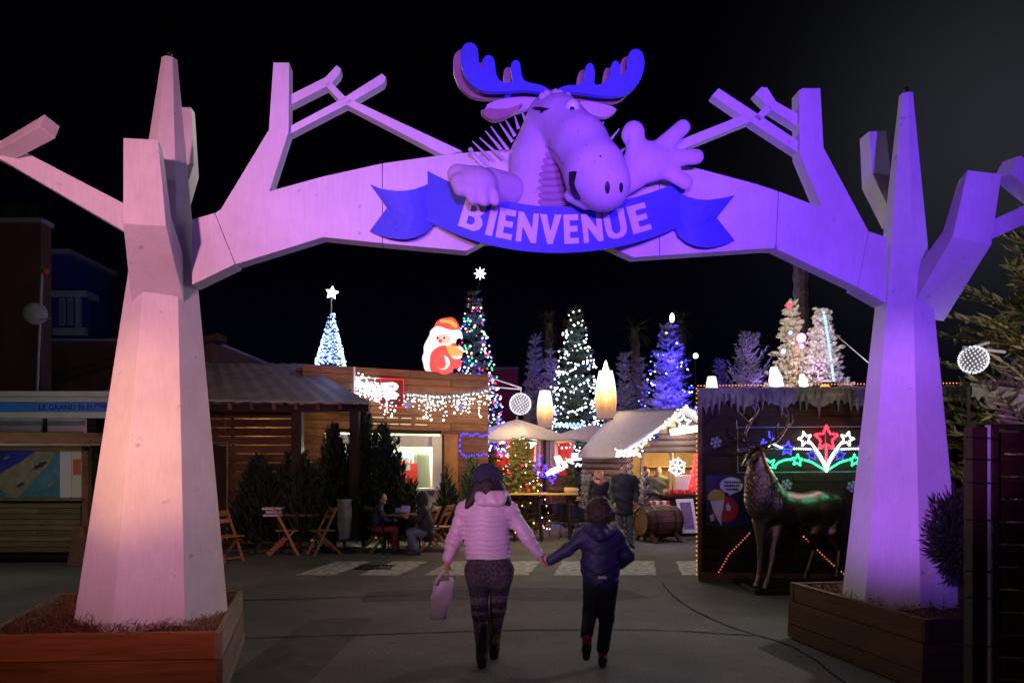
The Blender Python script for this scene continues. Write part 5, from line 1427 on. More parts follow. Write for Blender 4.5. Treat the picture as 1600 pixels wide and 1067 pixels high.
# winged neon shape over the hedge
nb = [P(u, v, 20.5) for u, v in ((854, 741), (866, 737), (876, 733), (884, 729), (893, 720), (888, 719), (881, 726), (873, 713), (868, 713), (874, 729), (862, 734), (854, 741))]
mb = MB(); mb.tube(nb, .045, 7); tag(mb.build('neon_bird', 'neon_white', smooth=True), 'white neon outline like spread wings above the dark hedge', 'neon sign')
mb = MB(); mb.tube([P(893, 714, 21), P(912, 713, 21)], .10, 8); tag(mb.build('strip_lamp', 'neon_white', smooth=True), 'short bright strip lamp left of the chalet wall', 'lamp')
blue = [P(842 + RND.gauss(0, 8), 726 + RND.gauss(0, 10), 20.8) for _ in range(36)] + [P(864 + RND.gauss(0, 7), 742 + RND.gauss(0, 6), 20.6) for _ in range(30)]
tag(bulbs('blue_light_cluster', blue, .03, 'bulb_blue'), 'loose tangle of blue bulbs between the warm lit fir and the neon wings', 'light string')
lamp('blue_cluster_lamp', P(852, 732, 20.2), 7, (.2, .2, 1.0), .2)
lamp('parasol_wash', P(805, 634, 19.6), 50, (1.0, .80, .52), .25)  # added light to brighten the parasol tops
bl2 = [P(u, 664 + 3 * math.sin(u), 21) for u in np.arange(868, 912, 1.1)]
tag(bulbs('blue_cable_lights', bl2, .03, 'bulb_ice'), 'ice-blue bulbs strung along the top of the farther beige parasol', 'light string')
# street lamps
for u, v, Y, lab in ((1050, 497, 34, 'slim white street lamp high beside the palm crown'), (1087, 556, 32, 'round white street lamp between the blue tree and the stall')):
    o = empty('street_lamp', P(u, 800, Y).xy.to_3d(), lab, 'street lamp'); p = P(u, v, Y); mb = MB(); mb.ball(p, .10, 10, 8, (1, 1, 2.2 if v < 520 else 1.1)); mb.build('lamp_globe', 'street_white', o, smooth=True)
    mb = MB(); mb.tube([V(p.x, Y, 0), p - V(0, 0, .1)], .05, 8); mb.build('post', 'metal_dark', o)
# cable from the right
mb = MB(); mb.tube([P(1305, 522, 14), P(1375, 582, 12.5)], .010, 5); tag(mb.build('overhead_cable', 'chalk'), 'thin straight cable slanting down to the violet pillar', 'cable')
# long white street lamp wash over the square
lamp('square_lamp_back', (2.1, 13.2, 5.2), 150, (1.0, 0.93, 0.80), .35)
# ================================================================== TREES AND PLANTS
def twig_mesh(B, T, W):
    """three-sided tapering sprays from base points to tips"""
    B, T, W = np.array(B), np.array(T), np.array(W)[:, None]
    d = T - B; d /= np.maximum(np.linalg.norm(d, axis=1, keepdims=True), 1e-9)
    a = np.cross(d, np.array([.31, .22, .93])); a /= np.maximum(np.linalg.norm(a, axis=1, keepdims=True), 1e-9); b = np.cross(d, a)
    M_ = B * .65 + T * .35
    r0 = M_ + a * W; r1 = M_ + (-.5 * a + .866 * b) * W; r2 = M_ + (-.5 * a - .866 * b) * W
    n = len(B); vs = np.stack([B, r0, r1, r2, T], 1).reshape(-1, 3)
    f = np.array([(0, 2, 1), (0, 3, 2), (0, 1, 3), (1, 2, 4), (2, 3, 4), (3, 1, 4)])
    fs = (f[None] + 5 * np.arange(n)[:, None, None]).reshape(-1, 3)
    return vs, fs
def crown_obj(name, m, parent, segs):
    vs, fs = twig_mesh(*segs)
    mb = MB(); mb.v = vs.tolist(); mb.f = [tuple(x) for x in fs.tolist()]
    return mb.build(name, m, parent)
def conifer(base, h, r, seed, whorls=17, per=9, twigs=9, tl=.22, tw=.022, droop=.25, lift=0.25, bare=.06, power=.9, side=1.0):
    """fir: trunk line, whorls of boughs with side sprays. returns segs and bough tips"""
    rr = np.random.RandomState(seed); B, T, W = [], [], []; tips = []
    base = np.array(base)
    for i in range(whorls):
        t = bare + (1 - bare) * (i + rr.uniform(-.25, .25)) / whorls; t = min(max(t, .02), .985)
        L0 = r * (1 - t) ** power * (1 if t > .12 else .85) + .04 * r
        k = max(4, int(per * (.55 + .45 * (1 - t)))); ph = rr.rand() * 6.28; wf = rr.uniform(.80, 1.12)
        for j in range(k):
            az = ph + 6.283 * j / k + rr.uniform(-.35, .35); L = L0 * wf * rr.uniform(.50, 1.22)
            if rr.rand() < .07: continue
            e = lift + .9 * t * .6 + rr.uniform(-.12, .12)
            o = base + [0, 0, t * h]; d = np.array([math.cos(az) * math.cos(e), math.sin(az) * math.cos(e), math.sin(e)])
            sd = np.array([-math.sin(az), math.cos(az), 0])
            n = max(3, int(twigs * (.4 + .6 * L / r)))
            prev = o
            for q in range(1, n + 1):
                s = q / n; p = o + d * L * s + np.array([0, 0, -droop * L * s * s])
                B.append(prev); T.append(p + (p - prev) * .6); W.append(tw * (1.1 - .5 * s)); 
                for sg in (-1, 1):
                    if rr.rand() < .9:
                        l = tl * side * (1.05 - .65 * s) * rr.uniform(.6, 1.25) * (.5 + .5 * L / r + .15)
                        v = d * rr.uniform(.5, .9) + sd * sg * rr.uniform(.5, 1.0) + np.array([0, 0, rr.uniform(-.35, .3)])
                        v /= np.linalg.norm(v); B.append(p); T.append(p + v * l); W.append(tw * rr.uniform(.7, 1.1))
                        if l > tl * .6:
                            for _ in range(2):
                                m = p + v * l * rr.uniform(.3, .8); v2 = v + rr.uniform(-.8, .8, 3); v2 /= np.linalg.norm(v2); B.append(m); T.append(m + v2 * l * .45); W.append(tw * .7)
                prev = p
            tips.append(prev)
    B.append(base + [0, 0, h * .93]); T.append(base + [0, 0, h]); W.append(tw)
    return (B, T, W), tips
def fir(u, v_top, Y, half, seed, m, label, cat='tree', name='fir_tree', zbase=0.0, group=None, **kw):
    top = P(u, v_top, Y); h = top.z - zbase; r = half * Y / F
    root = empty(name, (top.x, Y, zbase), label, cat, group)
    segs, tips = conifer((top.x, Y, zbase), h, r, seed, **kw)
    crown_obj('crown', m, root, segs)
    mb = MB(); mb.tube([V(top.x, Y, zbase), V(top.x, Y, zbase + h * .5), V(top.x, Y, zbase + h * .97)], [max(.04, h * .018), h * .011, .012], 7); mb.build('trunk', 'bark', root)
    return root, (V(top.x, Y, zbase), h, r), tips
def cone_lights(root, g, n, r, mats, seed, t0=.05, t1=.97, scale=1.0, power=.9, strands=None, jit=.10):
    """fairy-light strings wound round a tree"""
    b, h, R_ = g; rr = random.Random(seed); sets = {m: [] for m in mats}
    for i in range(n):
        t = t0 + (t1 - t0) * (1 - math.sqrt(1 - (i + rr.random()) / n)) if strands is None else 0
        if strands is not None:
            s = (i + .5) / n; t = t0 + (t1 - t0) * (1 - math.sqrt(1 - s)); a = strands * 2 * PI * t + .5 * math.sin(t * 40) 
            zz = t + .018 * math.sin(a * 3.1) + rr.uniform(-.006, .006)
        else: a = rr.random() * 2 * PI; zz = t
        rad = (R_ * (1 - t) ** power * scale + .05 * R_) * rr.uniform(1 - jit * 2, 1 + jit)
        sets[rr.choice(mats)].append(b + V(rad * math.cos(a), rad * math.sin(a), zz * h))
    for m, pts in sets.items():
        if pts: bulbs('fairy_lights', pts, r, m, root)
def glow_lamps(g, energy, color, ts=(.25, .55, .8), off=1.15):
    b, h, R_ = g
    for t in ts: lamp('tree_lamp', b + V(0, -R_ * (1 - t) * off - .25, t * h), energy * (1.2 - t), color, .3)

# the lit trees of the square
root, g, _ = fir(740, 452, 22.5, 72, 3, 'fir_green', 'tall fir wound with red, green and white bulbs behind the glowing Santa', whorls=30, per=12, twigs=9, tl=.42, tw=.036)
cone_lights(root, g, 800, .032, ['bulb_white', 'bulb_red', 'bulb_green', 'bulb_blue', 'bulb_ice', 'bulb_blue', 'bulb_warm'], 4, .28, .98)
glow_lamps(g, 150, (.10, .12, 1.0), (.45, .65, .85))
st = [P(750 + 9 * (1 if i % 2 == 0 else .42) * math.cos(PI * i / 8), 427 + 10 * (1 if i % 2 == 0 else .42) * math.sin(PI * i / 8), 22.5) for i in range(16)]
mb = MB(); mb.slab(st[::-1], V(0, 1, 0), .08); so = empty('treetop_star', P(750, 440, 22.5), 'white eight-pointed star glowing above the multicoloured fir', 'star'); mb.build('star_plate', 'star_glow', so)
mb = MB(); mb.tube([P(750, 437, 22.55), P(742, 470, 22.55)], .02, 6); mb.build('star_rod', 'metal_dark', so)
root, g, _ = fir(900, 478, 24, 64, 5, 'fir_green', 'tall fir hung with white fairy lights between the two tall lanterns', whorls=28, per=13, twigs=10, tl=.46, tw=.040, power=.72)
cone_lights(root, g, 430, .034, ['bulb_cool', 'bulb_cool', 'bulb_white'], 6, .22, .99, power=.72, strands=11, jit=.16)
cone_lights(root, g, 260, .030, ['bulb_cool', 'bulb_white'], 66, .22, .99, power=.72)
glow_lamps(g, 60, (.42, .48, 1.0), (.35, .6, .82))
root, g, _ = fir(1045, 506, 25, 78, 8, 'fir_frost', 'fir glowing deep blue under blue bulbs behind the snow roof', whorls=27, per=13, twigs=10, tl=.48, tw=.044, power=.7)
cone_lights(root, g, 300, .032, ['bulb_blue', 'bulb_ice', 'bulb_blue', 'bulb_cool'], 9, .22, .99, power=.7, strands=9)
glow_lamps(g, 520, (.045, .03, 1.0), (.25, .45, .62, .8))
# unlit frosted conifers
for u, vt, Y, half, m, s, lab in (
    (836, 522, 27, 48, 'fir_frost', 11, 'unlit frosted conifer left of the fir with white lights'),
    (860, 545, 26, 34, 'fir_frost', 12, 'narrow frosted conifer directly behind the shorter lantern'),
    (976, 548, 27, 42, 'fir_frost', 13, 'frosted conifer behind the tallest lantern'),
    (1000, 556, 27.5, 38, 'fir_frost', 14, 'frosted conifer left of the deep blue fir'),
    (1125, 560, 27, 42, 'fir_frost', 15, 'small frosted conifer behind the lantern above the dark stall')):
    fir(u, vt, Y, half, s, m, lab, name='frosted_conifer', group='frosted conifers round the square', whorls=24, per=11, twigs=9, tl=.42, tw=.034, power=.6, lift=.6)
lamp('conifer_wash', P(980, 650, 24.0), 22, (1.0, .72, .5), .4); lamp('conifer_wash', P(835, 650, 24.0), 11, (1.0, .70, .62), .4)
root, g, _ = fir(1170, 516, 21, 112, 17, 'fir_frost', 'spiky frosted conifer lit violet, behind the dark stall next to the glowing bears', name='frosted_conifer', group='frosted conifers round the square', whorls=22, per=13, twigs=10, tl=.40, tw=.028, power=.75, lift=.55, droop=.0)
glow_lamps(g, 45, (.35, .22, 1.0), (.72, .88), 1.0)
# white flocked trees behind the stall
for u, vt, Y, half, s, m, lab in ((1236, 470, 14.2, 36, 21, 'fir_cream', 'cream flocked tree with a red-lit tip and coloured baubles, on the stall roof'),
                               (1284, 480, 14.0, 40, 22, 'fir_flock', 'white flocked tree with a blue light strip down it, on the stall roof')):
    root, g, tips = fir(u, vt, Y, half, s, m, lab, name='flocked_tree', group='flocked trees above the stall', zbase=2.9, whorls=17, per=12, twigs=6, tl=.22, tw=.050, power=.72, lift=.15, bare=.08, droop=.1)
    b, h, R_ = g
    if s == 22:
        bulbs('light_strip', [b + V(-.01 + .05 * (1 - t), -R_ * (1 - t) ** .72 * 1.02 - .03, t * h) for t in np.linspace(.10, .93, 26)], .024, 'bulb_ice', root, ball=True)
        bulbs('pink_lights', [P(1262 + RND.uniform(0, 26), 560 + RND.uniform(0, 38), 13.5) for _ in range(26)], .018, 'bulb_pink', root)
    else:
        for k, (uu, vv, mm, rr_) in enumerate(((1233, 477, 'bulb_red', .05), (1235, 520, 'bulb_ice', .035), (1252, 528, 'bulb_pink', .085), (1224, 549, 'bulb_ice', .045), (1253, 541, 'bulb_pink', .04), (1239, 536, 'bulb_warm', .02))):
            mb = MB(); mb.ball(P(uu, vv, 13.7), rr_, 10, 8); mb.build('bauble', mm, root, smooth=True)
        bulbs('warm_lights', [P(1240 + RND.uniform(-3, 6), 530 + 6 * i, 13.7) for i in range(11)], .018, 'bulb_orange', root)
lamp('flock_lamp', P(1236, 520, 12.6), 40, (1.0, .84, .62), .3); lamp('flock_lamp', P(1296, 545, 12.6), 46, (.98, .80, .95), .3); lamp('flock_lamp', P(1250, 588, 13.2), 3, (.7, .75, 1.0), .15); lamp('flock_lamp', P(1268, 575, 13.3), 2.5, (1.0, .5, .6), .1)
# bears and hood on the stall roof
def bear(u, v0, v1, Y, label, s):
    H = (v1 - v0) * Y / F; b = P(u, v1, Y)
    q = lambda x, y, z: b + V(x * H, y * H, z * H)
    body('glowing_bear', [ell(q(0, 0, .33), (.36 * H, .28 * H, .36 * H)), ell(q(-.04, -.05, .58), (.28 * H, .23 * H, .24 * H)), ell(q(-.12, -.08, .80), (.22 * H, .20 * H, .19 * H)),
        cone(q(-.22, -.18, .76), .11 * H, q(-.34, -.26, .73), .075 * H), ell(q(-.22, -.02, .97), (.07 * H, .05 * H, .07 * H)), ell(q(.04, -.02, .97), (.07 * H, .05 * H, .07 * H)),
        cone(q(-.22, -.2, .45), .10 * H, q(-.30, -.30, .16), .09 * H), cone(q(.15, -.2, .42), .10 * H, q(.14, -.33, .14), .09 * H), cone(q(-.24, -.1, .10), .12 * H, q(-.28, -.36, .06), .08 * H), cone(q(.22, -.1, .10), .12 * H, q(.24, -.36, .06), .08 * H)],
        'bear_white', None, h=.016 if s else .012, k=.03)
    tag(bpy.context.scene.collection.objects[-1], label, 'bear figure', 'glowing bears on the stall roof')
bear(1212, 574, 604, 12.2, 'larger glowing white bear sitting on the roof edge of the dark stall', 1)
bear(1255, 585, 604, 12.2, 'small glowing white bear cub on the stall roof beside the larger bear', 0)
lamp('bear_lamp', P(1212, 585, 11.8), 2, (.9, .9, 1.0), .1)
mb = MB(); hd = empty('heater_hood', P(1290, 607, 12.4), 'low dark hood with an orange glow on the stall roof', 'heater')
mb.lathe([(.22, 0), (.19, .06), (.12, .10), (.02, .12)], 16, P(1289, 605, 12.4)); mb.build('hood', 'metal_dark', hd, smooth=True)
mb = MB(); mb.ball(P(1289, 604, 12.15), .05, 8, 6, (1.6, .6, .7)); mb.build('ember', 'bulb_orange', hd, smooth=True)

# decorated fir and hedges in the square
root, g, _ = fir(812, 688, 17.6, 46, 31, 'fir_gold', 'broad little fir with warm lights and red baubles beside the heater', whorls=19, per=15, twigs=9, tl=.30, tw=.030, power=.5, lift=.35)
cone_lights(root, g, 60, .016, ['bulb_warm', 'bulb_white', 'bulb_warm'], 32, .08, .95, power=.5)
b, h, R_ = g; rr = random.Random(33)
for i in range(16):
    t = rr.uniform(.1, .8); a = rr.uniform(-PI, 0); q = R_ * (1 - t) ** .5; mb = MB(); mb.ball(b + V(q * math.cos(a), q * math.sin(a), t * h), .045, 10, 8); mb.build('bauble', ['jam_red', 'jam_red', 'poster_yellow', 'steel'][i % 4], root, smooth=True)
lamp('fir_lamp', P(800, 700, 16.3), 70, (1.0, .72, .28), .2)
for u, vt, Y, half, s, lab in ((893, 722, 19.3, 34, 41, 'dark green shrub under the neon wings'), (918, 738, 18.0, 20, 42, 'frosted low shrub at the corner of the chalet')):
    fir(u, vt, Y, half, s, 'fir_green' if s == 41 else 'fir_frost', lab, 'shrub', 'shrub', whorls=9, per=12, twigs=7, tl=.22, tw=.018, power=.4, lift=.6)
fir(1008, 735, 17.3, 26, 44, 'fir_frost', 'small frosted fir standing in front of the chalet beside the barrel', name='frosted_conifer', group='frosted conifers round the square', whorls=10, per=10, twigs=7, tl=.18, tw=.016, power=.6, lift=.5)

# columnar junipers and shrubs along the terrace
def column_bush(u, v_top, v_bot, Y, half, seed, m, label, n=900, name='juniper', cat='shrub', lean=0.0):
    t, b = P(u, v_top, Y), P(u, v_bot, Y); b.z = max(b.z, 0.05); h = t.z - b.z; r = half * Y / F; rr = np.random.RandomState(seed)
    B, T, W = [], [], []
    plumes = [(rr.uniform(-.55, .55) * r, rr.uniform(-.55, .55) * r, rr.uniform(.62, 1.0)) for _ in range(7)] + [(0, 0, 1.0)]
    for _ in range(n):
        px, py, ph = plumes[rr.randint(len(plumes))]; s = rr.rand() ** .8; z = s * h * ph
        q = r * .62 * (1 - (z / h / max(ph, .01)) ** 2.2) * rr.uniform(.25, 1.05) * (.55 + .45 * min(1, s * 6)); a = rr.rand() * 6.283
        p = np.array([b.x + px * (1 - .5 * s) + q * math.cos(a) + lean * s, Y + py * (1 - .5 * s) + q * math.sin(a), b.z + z])
        d = np.array([math.cos(a) * .55, math.sin(a) * .55, 1.0]) + rr.uniform(-.3, .3, 3); d /= np.linalg.norm(d)
        l = rr.uniform(.14, .30) * (1.1 - .4 * s); B.append(p); T.append(p + d * l); W.append(rr.uniform(.012, .026))
        for _ in range(2):
            m_ = p + d * l * rr.uniform(.2, .7); d2 = d + rr.uniform(-.7, .7, 3); d2 /= np.linalg.norm(d2); B.append(m_); T.append(m_ + d2 * l * .5); W.append(.010)
    root = empty(name, (b.x, Y, b.z), label, cat); crown_obj('foliage', m, root, (B, T, W))
    mb = MB(); mb.tube([V(b.x, Y, 0), V(b.x + lean * .5, Y, b.z + h * .6)], [.05, .015], 6); mb.build('stem', 'bark', root)
    return root
column_bush(568, 630, 845, 15.6, 46, 51, 'fir_dark', 'tallest dark juniper column in front of the serving hatch', 2800)
column_bush(600, 668, 845, 15.3, 36, 52, 'fir_dark', 'dark juniper to the hatch side of the tallest one, lit from behind', 1900)
column_bush(621, 688, 845, 15.2, 20, 53, 'fir_dark', 'slender juniper spire in front of the drinks fridge', 700)
column_bush(522, 668, 850, 15.4, 46, 54, 'fir_dark', 'broad dark shrub behind the grey wrapped post', 2400)
column_bush(468, 702, 850, 15.3, 56, 55, 'fir_dark', 'wide dark shrub in front of the slatted shelter', 2400)
column_bush(405, 716, 850, 15.3, 52, 56, 'fir_dark', 'low dark shrub by the shelter door', 2000)
column_bush(738, 716, 845, 17.2, 30, 57, 'fir_green', 'green leafy shrub against the snack bar corner', 900)
column_bush(700, 738, 850, 16.6, 22, 58, 'fir_dark', 'small shrub below the counter at the yellow pilaster', 600)
column_bush(640, 752, 850, 15.8, 26, 59, 'fir_dark', 'low shrub behind the seated pair', 700)
column_bush(152, 690, 875, 13.6, 16, 60, 'fir_green', 'narrow climbing shrub between the shop post and the pink pillar', 700)
# dark round bush at the right planter
rr = np.random.RandomState(71); B, T, W = [], [], []; c0 = np.array(P(1502, 842, 6.2)); R_ = .235
for _ in range(5200):
    d = rr.normal(size=3); d /= np.linalg.norm(d); d[2] *= 1.25; q = R_ * rr.uniform(.35, 1.0) * (1 + .22 * math.sin(d[0] * 5 + 1) * math.sin(d[2] * 6) + .10 * math.sin(d[0] * 11 + d[2] * 9)); p = c0 + d * q * np.array([1.08, 1, 1.32])
    v = d + rr.uniform(-.6, .6, 3) + [0, 0, .5]; v /= np.linalg.norm(v); B.append(p); T.append(p + v * rr.uniform(.035, .085)); W.append(rr.uniform(.004, .008))
ro = empty('round_bush', (c0[0], c0[1], .5), 'round dark clipped bush in the planter behind the fence post', 'bush'); crown_obj('foliage', 'fir_dark', ro, (B, T, W))
mb = MB(); mb.tube([V(c0[0], c0[1], .45), V(c0[0], c0[1], 1.2)], [.03, .02], 6); mb.tube([P(1490, 790, 6.15), P(1476, 757, 6.1)], [.008, .003], 5); mb.build('stem', 'bark', ro)
# tree at the right edge: tan and green sprays
root, g, _ = fir(1665, 250, 9.6, 330, 81, 'fir_cedar', 'large pale conifer with tan drooping sprays beyond the fence', name='cedar_tree', whorls=21, per=13, twigs=17, tl=.55, tw=.034, droop=.20, lift=.40, power=.7)
c = P(1521, 562, 8.6); ball_light(c, .15, [(P(1505, 543, 8.6), P(1570, 550, 8.7)), (P(1521, 545, 8.6), c + V(0, 0, .12)), (P(1505, 547, 8.6), P(1545, 535, 8.7))], 'ball of white bulbs hanging in front of the pale conifer by the violet pillar')
lamp('cedar_fill_near', P(1530, 590, 6.9), 5, (1.0, .88, .72), .2); lamp('cedar_blue', P(1592, 460, 7.1), .8, (.12, .1, 1.0), .1)  # first one is another added fill on the conifer
mb = MB(); n = 24; vs = []; fs = []; rr2 = random.Random(4)
for i in range(n + 1):
    x0 = P(1515 + 110 * i / n, 600 + 12 * i / n, 9.2); dz = .12 + .20 * rr2.random()
    vs += [x0, x0 + V(0, -.05, -.04), x0 + V(0, -.05, -dz), x0 + V(0, .02, -dz * .8)]
for i in range(n):
    for j in range(3): a = 4 * i + j; fs.append((a, a + 1, a + 5, a + 4))
mb.add(vs, fs); e = empty('awning', P(1560, 720, 9.4).xy.to_3d(), 'pale ragged snow awning behind the fence at the pale conifer', 'awning'); mb.build('snow_valance', 'fringe_wool', e)
mb = MB(); mb.add([P(1515, 599, 9.2), P(1640, 613, 9.2), P(1640, 600, 11.5), P(1520, 592, 11.5), P(1515, 599, 9.2) - V(0, 0, .03), P(1640, 613, 9.2) - V(0, 0, .03), P(1640, 600, 11.5) - V(0, 0, .03), P(1520, 592, 11.5) - V(0, 0, .03)], [(0, 1, 2, 3), (7, 6, 5, 4), (0, 4, 5, 1), (1, 5, 6, 2), (2, 6, 7, 3), (3, 7, 4, 0)]); mb.build('roof', 'roof_sheet', e)
for u in (1518, 1598): mb = MB(); p = P(u, 725, 9.25); mb.bar(V(p.x, 9.25, 0), V(p.x, 9.25, P(u, 604 + (u - 1518) * .1, 9.25).z), .07); mb.build('post', 'wood_dark', e)
# palms
def palm(u, v, Y, size, seed, label, skirt=True):
    c = P(u, v, Y); o = empty('palm_tree', (c.x, Y, 0), label, 'palm'); rr = random.Random(seed); s = size * Y / F
    mb = MB(); pts = []; rs = []
    for i in range(40): t = i / 39; pts.append(V(c.x + .05 * math.sin(t * 3), Y, c.z * t)); rs.append((.20 + .03 * (i % 2)) * (1.1 - .2 * t))
    mb.tube(pts, rs, 10); mb.build('trunk', 'palm_bark', o)
    mb = MB()
    for k in range(34):
        a = rr.random() * 2 * PI; e = rr.uniform(-1.2, 1.2) if k > 12 else rr.uniform(-1.5, -.6); L = s * rr.uniform(.8, 1.15)
        d = V(math.cos(a) * math.cos(e), math.sin(a) * math.cos(e), math.sin(e)); q = c; n = 7; sd = V(-math.sin(a), math.cos(a), 0)
        for j in range(n):
            t = j / n; p2 = q + d * L / n + V(0, 0, -L * .09 * t); 
            for sg in (-1, 1):
                w = p2 + (sd * sg * .9 + d * .6 + V(0, 0, -.35)).normalized() * L * .30 * (1 - .5 * t); mb.add([q, p2, w], [(0, 1, 2)])
            q = p2
    mb.build('fronds', 'palm_leaf', o)
palm(856, 505, 34, 27, 1, 'dim palm crown above the frosted conifer left of the white-lit fir')
palm(886, 515, 36, 24, 4, 'dimmer palm crown half behind the white-lit fir')
palm(992, 512, 34, 27, 2, 'dim palm crown standing alone above the tallest lantern')
palm(1064, 502, 36, 25, 3, 'palm crown beside the slim street lamp over the blue fir')
palm(1250, 330, 20, 20, 5, 'thick palm trunk rising behind the cream flocked tree')
lamp('palm_wash', P(1250, 500, 18.2), 12, (.55, .45, 1.0), .3); lamp('palm_wash', P(925, 540, 31), 50, (.9, .75, .7), .5); lamp('palm_wash', P(1062, 530, 33.5), 22, (.55, .45, .9), .3)

# ================================================================== ROOF FIGURES
# cone of blue-white lights with a star
o = empty('light_cone_tree', P(516, 570, 17.2), 'cone tree of ice-blue bulbs with a white star, on the snack bar roof', 'light tree')
b, t = P(516, 569, 17.2), P(519, 487, 17.2); H = (t.z - b.z); R_ = 21 * 17.2 / F
pts = []; rr = random.Random(9)
for ring in range(17):
    s = ring / 17; q = R_ * (1 - s) + .03; n = max(6, int(46 * (1 - s)))
    for i in range(n): a = 2 * PI * i / n + ring; pts.append(b + (t - b) * s + V(q * math.cos(a) * rr.uniform(.93, 1.05), q * math.sin(a), rr.uniform(-.03, .03)))
bulbs('bulbs', pts, .024, 'bulb_ice', o); bulbs('bright_bulbs', pts[::4], .028, 'bulb_cool', o)
mb = MB(); mb.lathe([(R_ * .96, 0), (.02, H)], 16, b); mb.build('mesh_cone', 'blue_wall', o)
mb = MB(); mb.tube([b, P(518, 465, 17.2)], .015, 6); mb.build('pole', 'white_metal', o)
st = [P(518 + 10 * (1 if i % 2 == 0 else .5) * math.cos(-PI / 2 + .15 + PI * i / 5), 457 + 10 * (1 if i % 2 == 0 else .5) * math.sin(-PI / 2 + .15 + PI * i / 5), 17.2) for i in range(10)]
mb = MB(); mb.slab(st, V(0, 1, 0), .08); mb.build('star', 'star_glow', o)
lamp('cone_lamp', P(516, 540, 16.4), 5, (.2, .25, 1.0), .2)
# glowing father christmas figure
YS = 18.2; q = lambda u, v, d=0: P(u, v, YS + d); k = YS / F
sa = empty('santa_figure', q(692, 578), 'glowing Father Christmas figure with a white beard and red hat on the roof', 'figure')
body('beard_and_fur', [cone(q(690, 524), 17 * k, q(680, 545), 18 * k), cone(q(683, 545), 18 * k, q(672, 560), 12 * k), cone(q(698, 528, .02), 14 * k, q(690, 546), 15 * k), ell(q(694, 519), (22 * k, 14 * k, 7 * k)), ell(q(698, 531), (15 * k, 13 * k, 13 * k)), ell(q(715, 522, -.05), (7 * k, 7 * k, 7 * k)), cone(q(672, 560), 11 * k, q(672, 572), 10 * k)], 'santa_white', sa, h=.016, k=.05)
body('hat', [ell(q(698, 511), (19 * k, 14 * k, 14 * k)), cone(q(704, 506), 10 * k, q(715, 516), 5 * k)], 'santa_red', sa, h=.016, k=.04)
body('hat_band', [cone(q(690, 502, -.16), 3 * k, q(704, 503, -.18), 3.5 * k), cone(q(704, 503, -.18), 3.5 * k, q(712, 509, -.16), 3 * k)], 'santa_orange', sa, h=.012, k=.02)
body('coat', [cone(q(690, 556, -.06), 19 * k, q(690, 570, -.08), 19 * k), cone(q(704, 540, .0), 9 * k, q(706, 556, -.02), 11 * k), cone(q(708, 552, -.05), 9 * k, q(713, 568), 8 * k)], 'santa_red', sa, h=.016, k=.05)
body('sleeve', [cone(q(702, 548, -.15), 9 * k, q(714, 551, -.22), 9 * k)], 'santa_orange', sa, h=.016, k=.04)
body('cuff', [ell(q(716, 546, -.24), (8 * k, 5 * k, 5 * k)), ell(q(714, 557, -.24), (8 * k, 5 * k, 4 * k))], 'santa_white', sa, h=.014, k=.03)
mb = MB(); rx = Matrix.Rotation(PI / 2, 3, 'X'); mb.lathe([(11 * k, 0), (11 * k, .10)], 24, q(692, 567, -.24), rx); dr = mb.build('drum', 'santa_white', sa)
mb = MB(); mb.bar(q(694, 560, -.36), q(694, 575, -.36), .03); mb.bar(q(689, 569, -.36), q(698, 569, -.36), .03); mb.bar(q(694, 560, -.36), q(689, 569, -.36), .03); mb.build('drum_mark', 'santa_red', dr)
body('face', [ell(q(691, 530, -.20), (13 * k, 6 * k, 8 * k))], 'santa_face', sa, h=.010, k=.02)
mb = MB(); mb.ball(q(688, 533, -.31), 3.2 * k, 10, 6); mb.build('nose', 'santa_red', sa, smooth=True)
for u in (684, 694): mb = MB(); mb.ball(q(u, 528, -.29), 1.7 * k, 8, 5); mb.build('eye', 'black_paint', sa, smooth=True)
lamp('santa_lamp', q(690, 545, -.8), 6, (1.0, .5, .5), .2)

# ================================================================== FENCE AT THE RIGHT EDGE
fe = empty('plank_fence', (3.3, 4.9, 0), 'dark reddish plank fence with a square post and thin wires', 'fence')
p0 = P(1524, 725, 5.0)
mb = MB(); mb.box((p0.x, 5.0, .98), (.095, .095, 1.96)); mb.build('post', 'wood_fence_dark', fe)
mb = MB(); mb.bar(V(p0.x + .062, 4.97, 0), V(p0.x + .062, 4.97, 1.97), .018, .03, V(0, 1, 0)); mb.build('post_angle', 'white_metal', fe)
plank_rows(fe, 'wood_fence_dark', (P(1541, 0, 5.05).x, 5.05), (P(1541, 0, 5.05).x + 1.6, 4.75), .02, 1.94, 13, .03, .012, jit=.007)
mb = MB(); x = P(1541, 0, 5.05).x; mb.box((x + .02, 5.01, .98), (.04, .05, 1.95)); mb.build('panel_edge', 'wood_fence_dark', fe)
mb = MB(); mb.bar(V(x, 5.02, 1.965), V(x + 1.6, 4.72, 1.965), .06, .03); mb.build('cap_rail', 'wood_fence_dark', fe)
for z in (1.89, 1.75, 1.60, 1.36, 1.03, .86, .55): mb = MB(); mb.tube([V(p0.x - .10, 4.94, z + .004), V(p0.x + .02, 4.935, z), V(p0.x + .14, 4.96, z - .004)], .004, 5); mb.build('wire', 'metal_dark', fe)

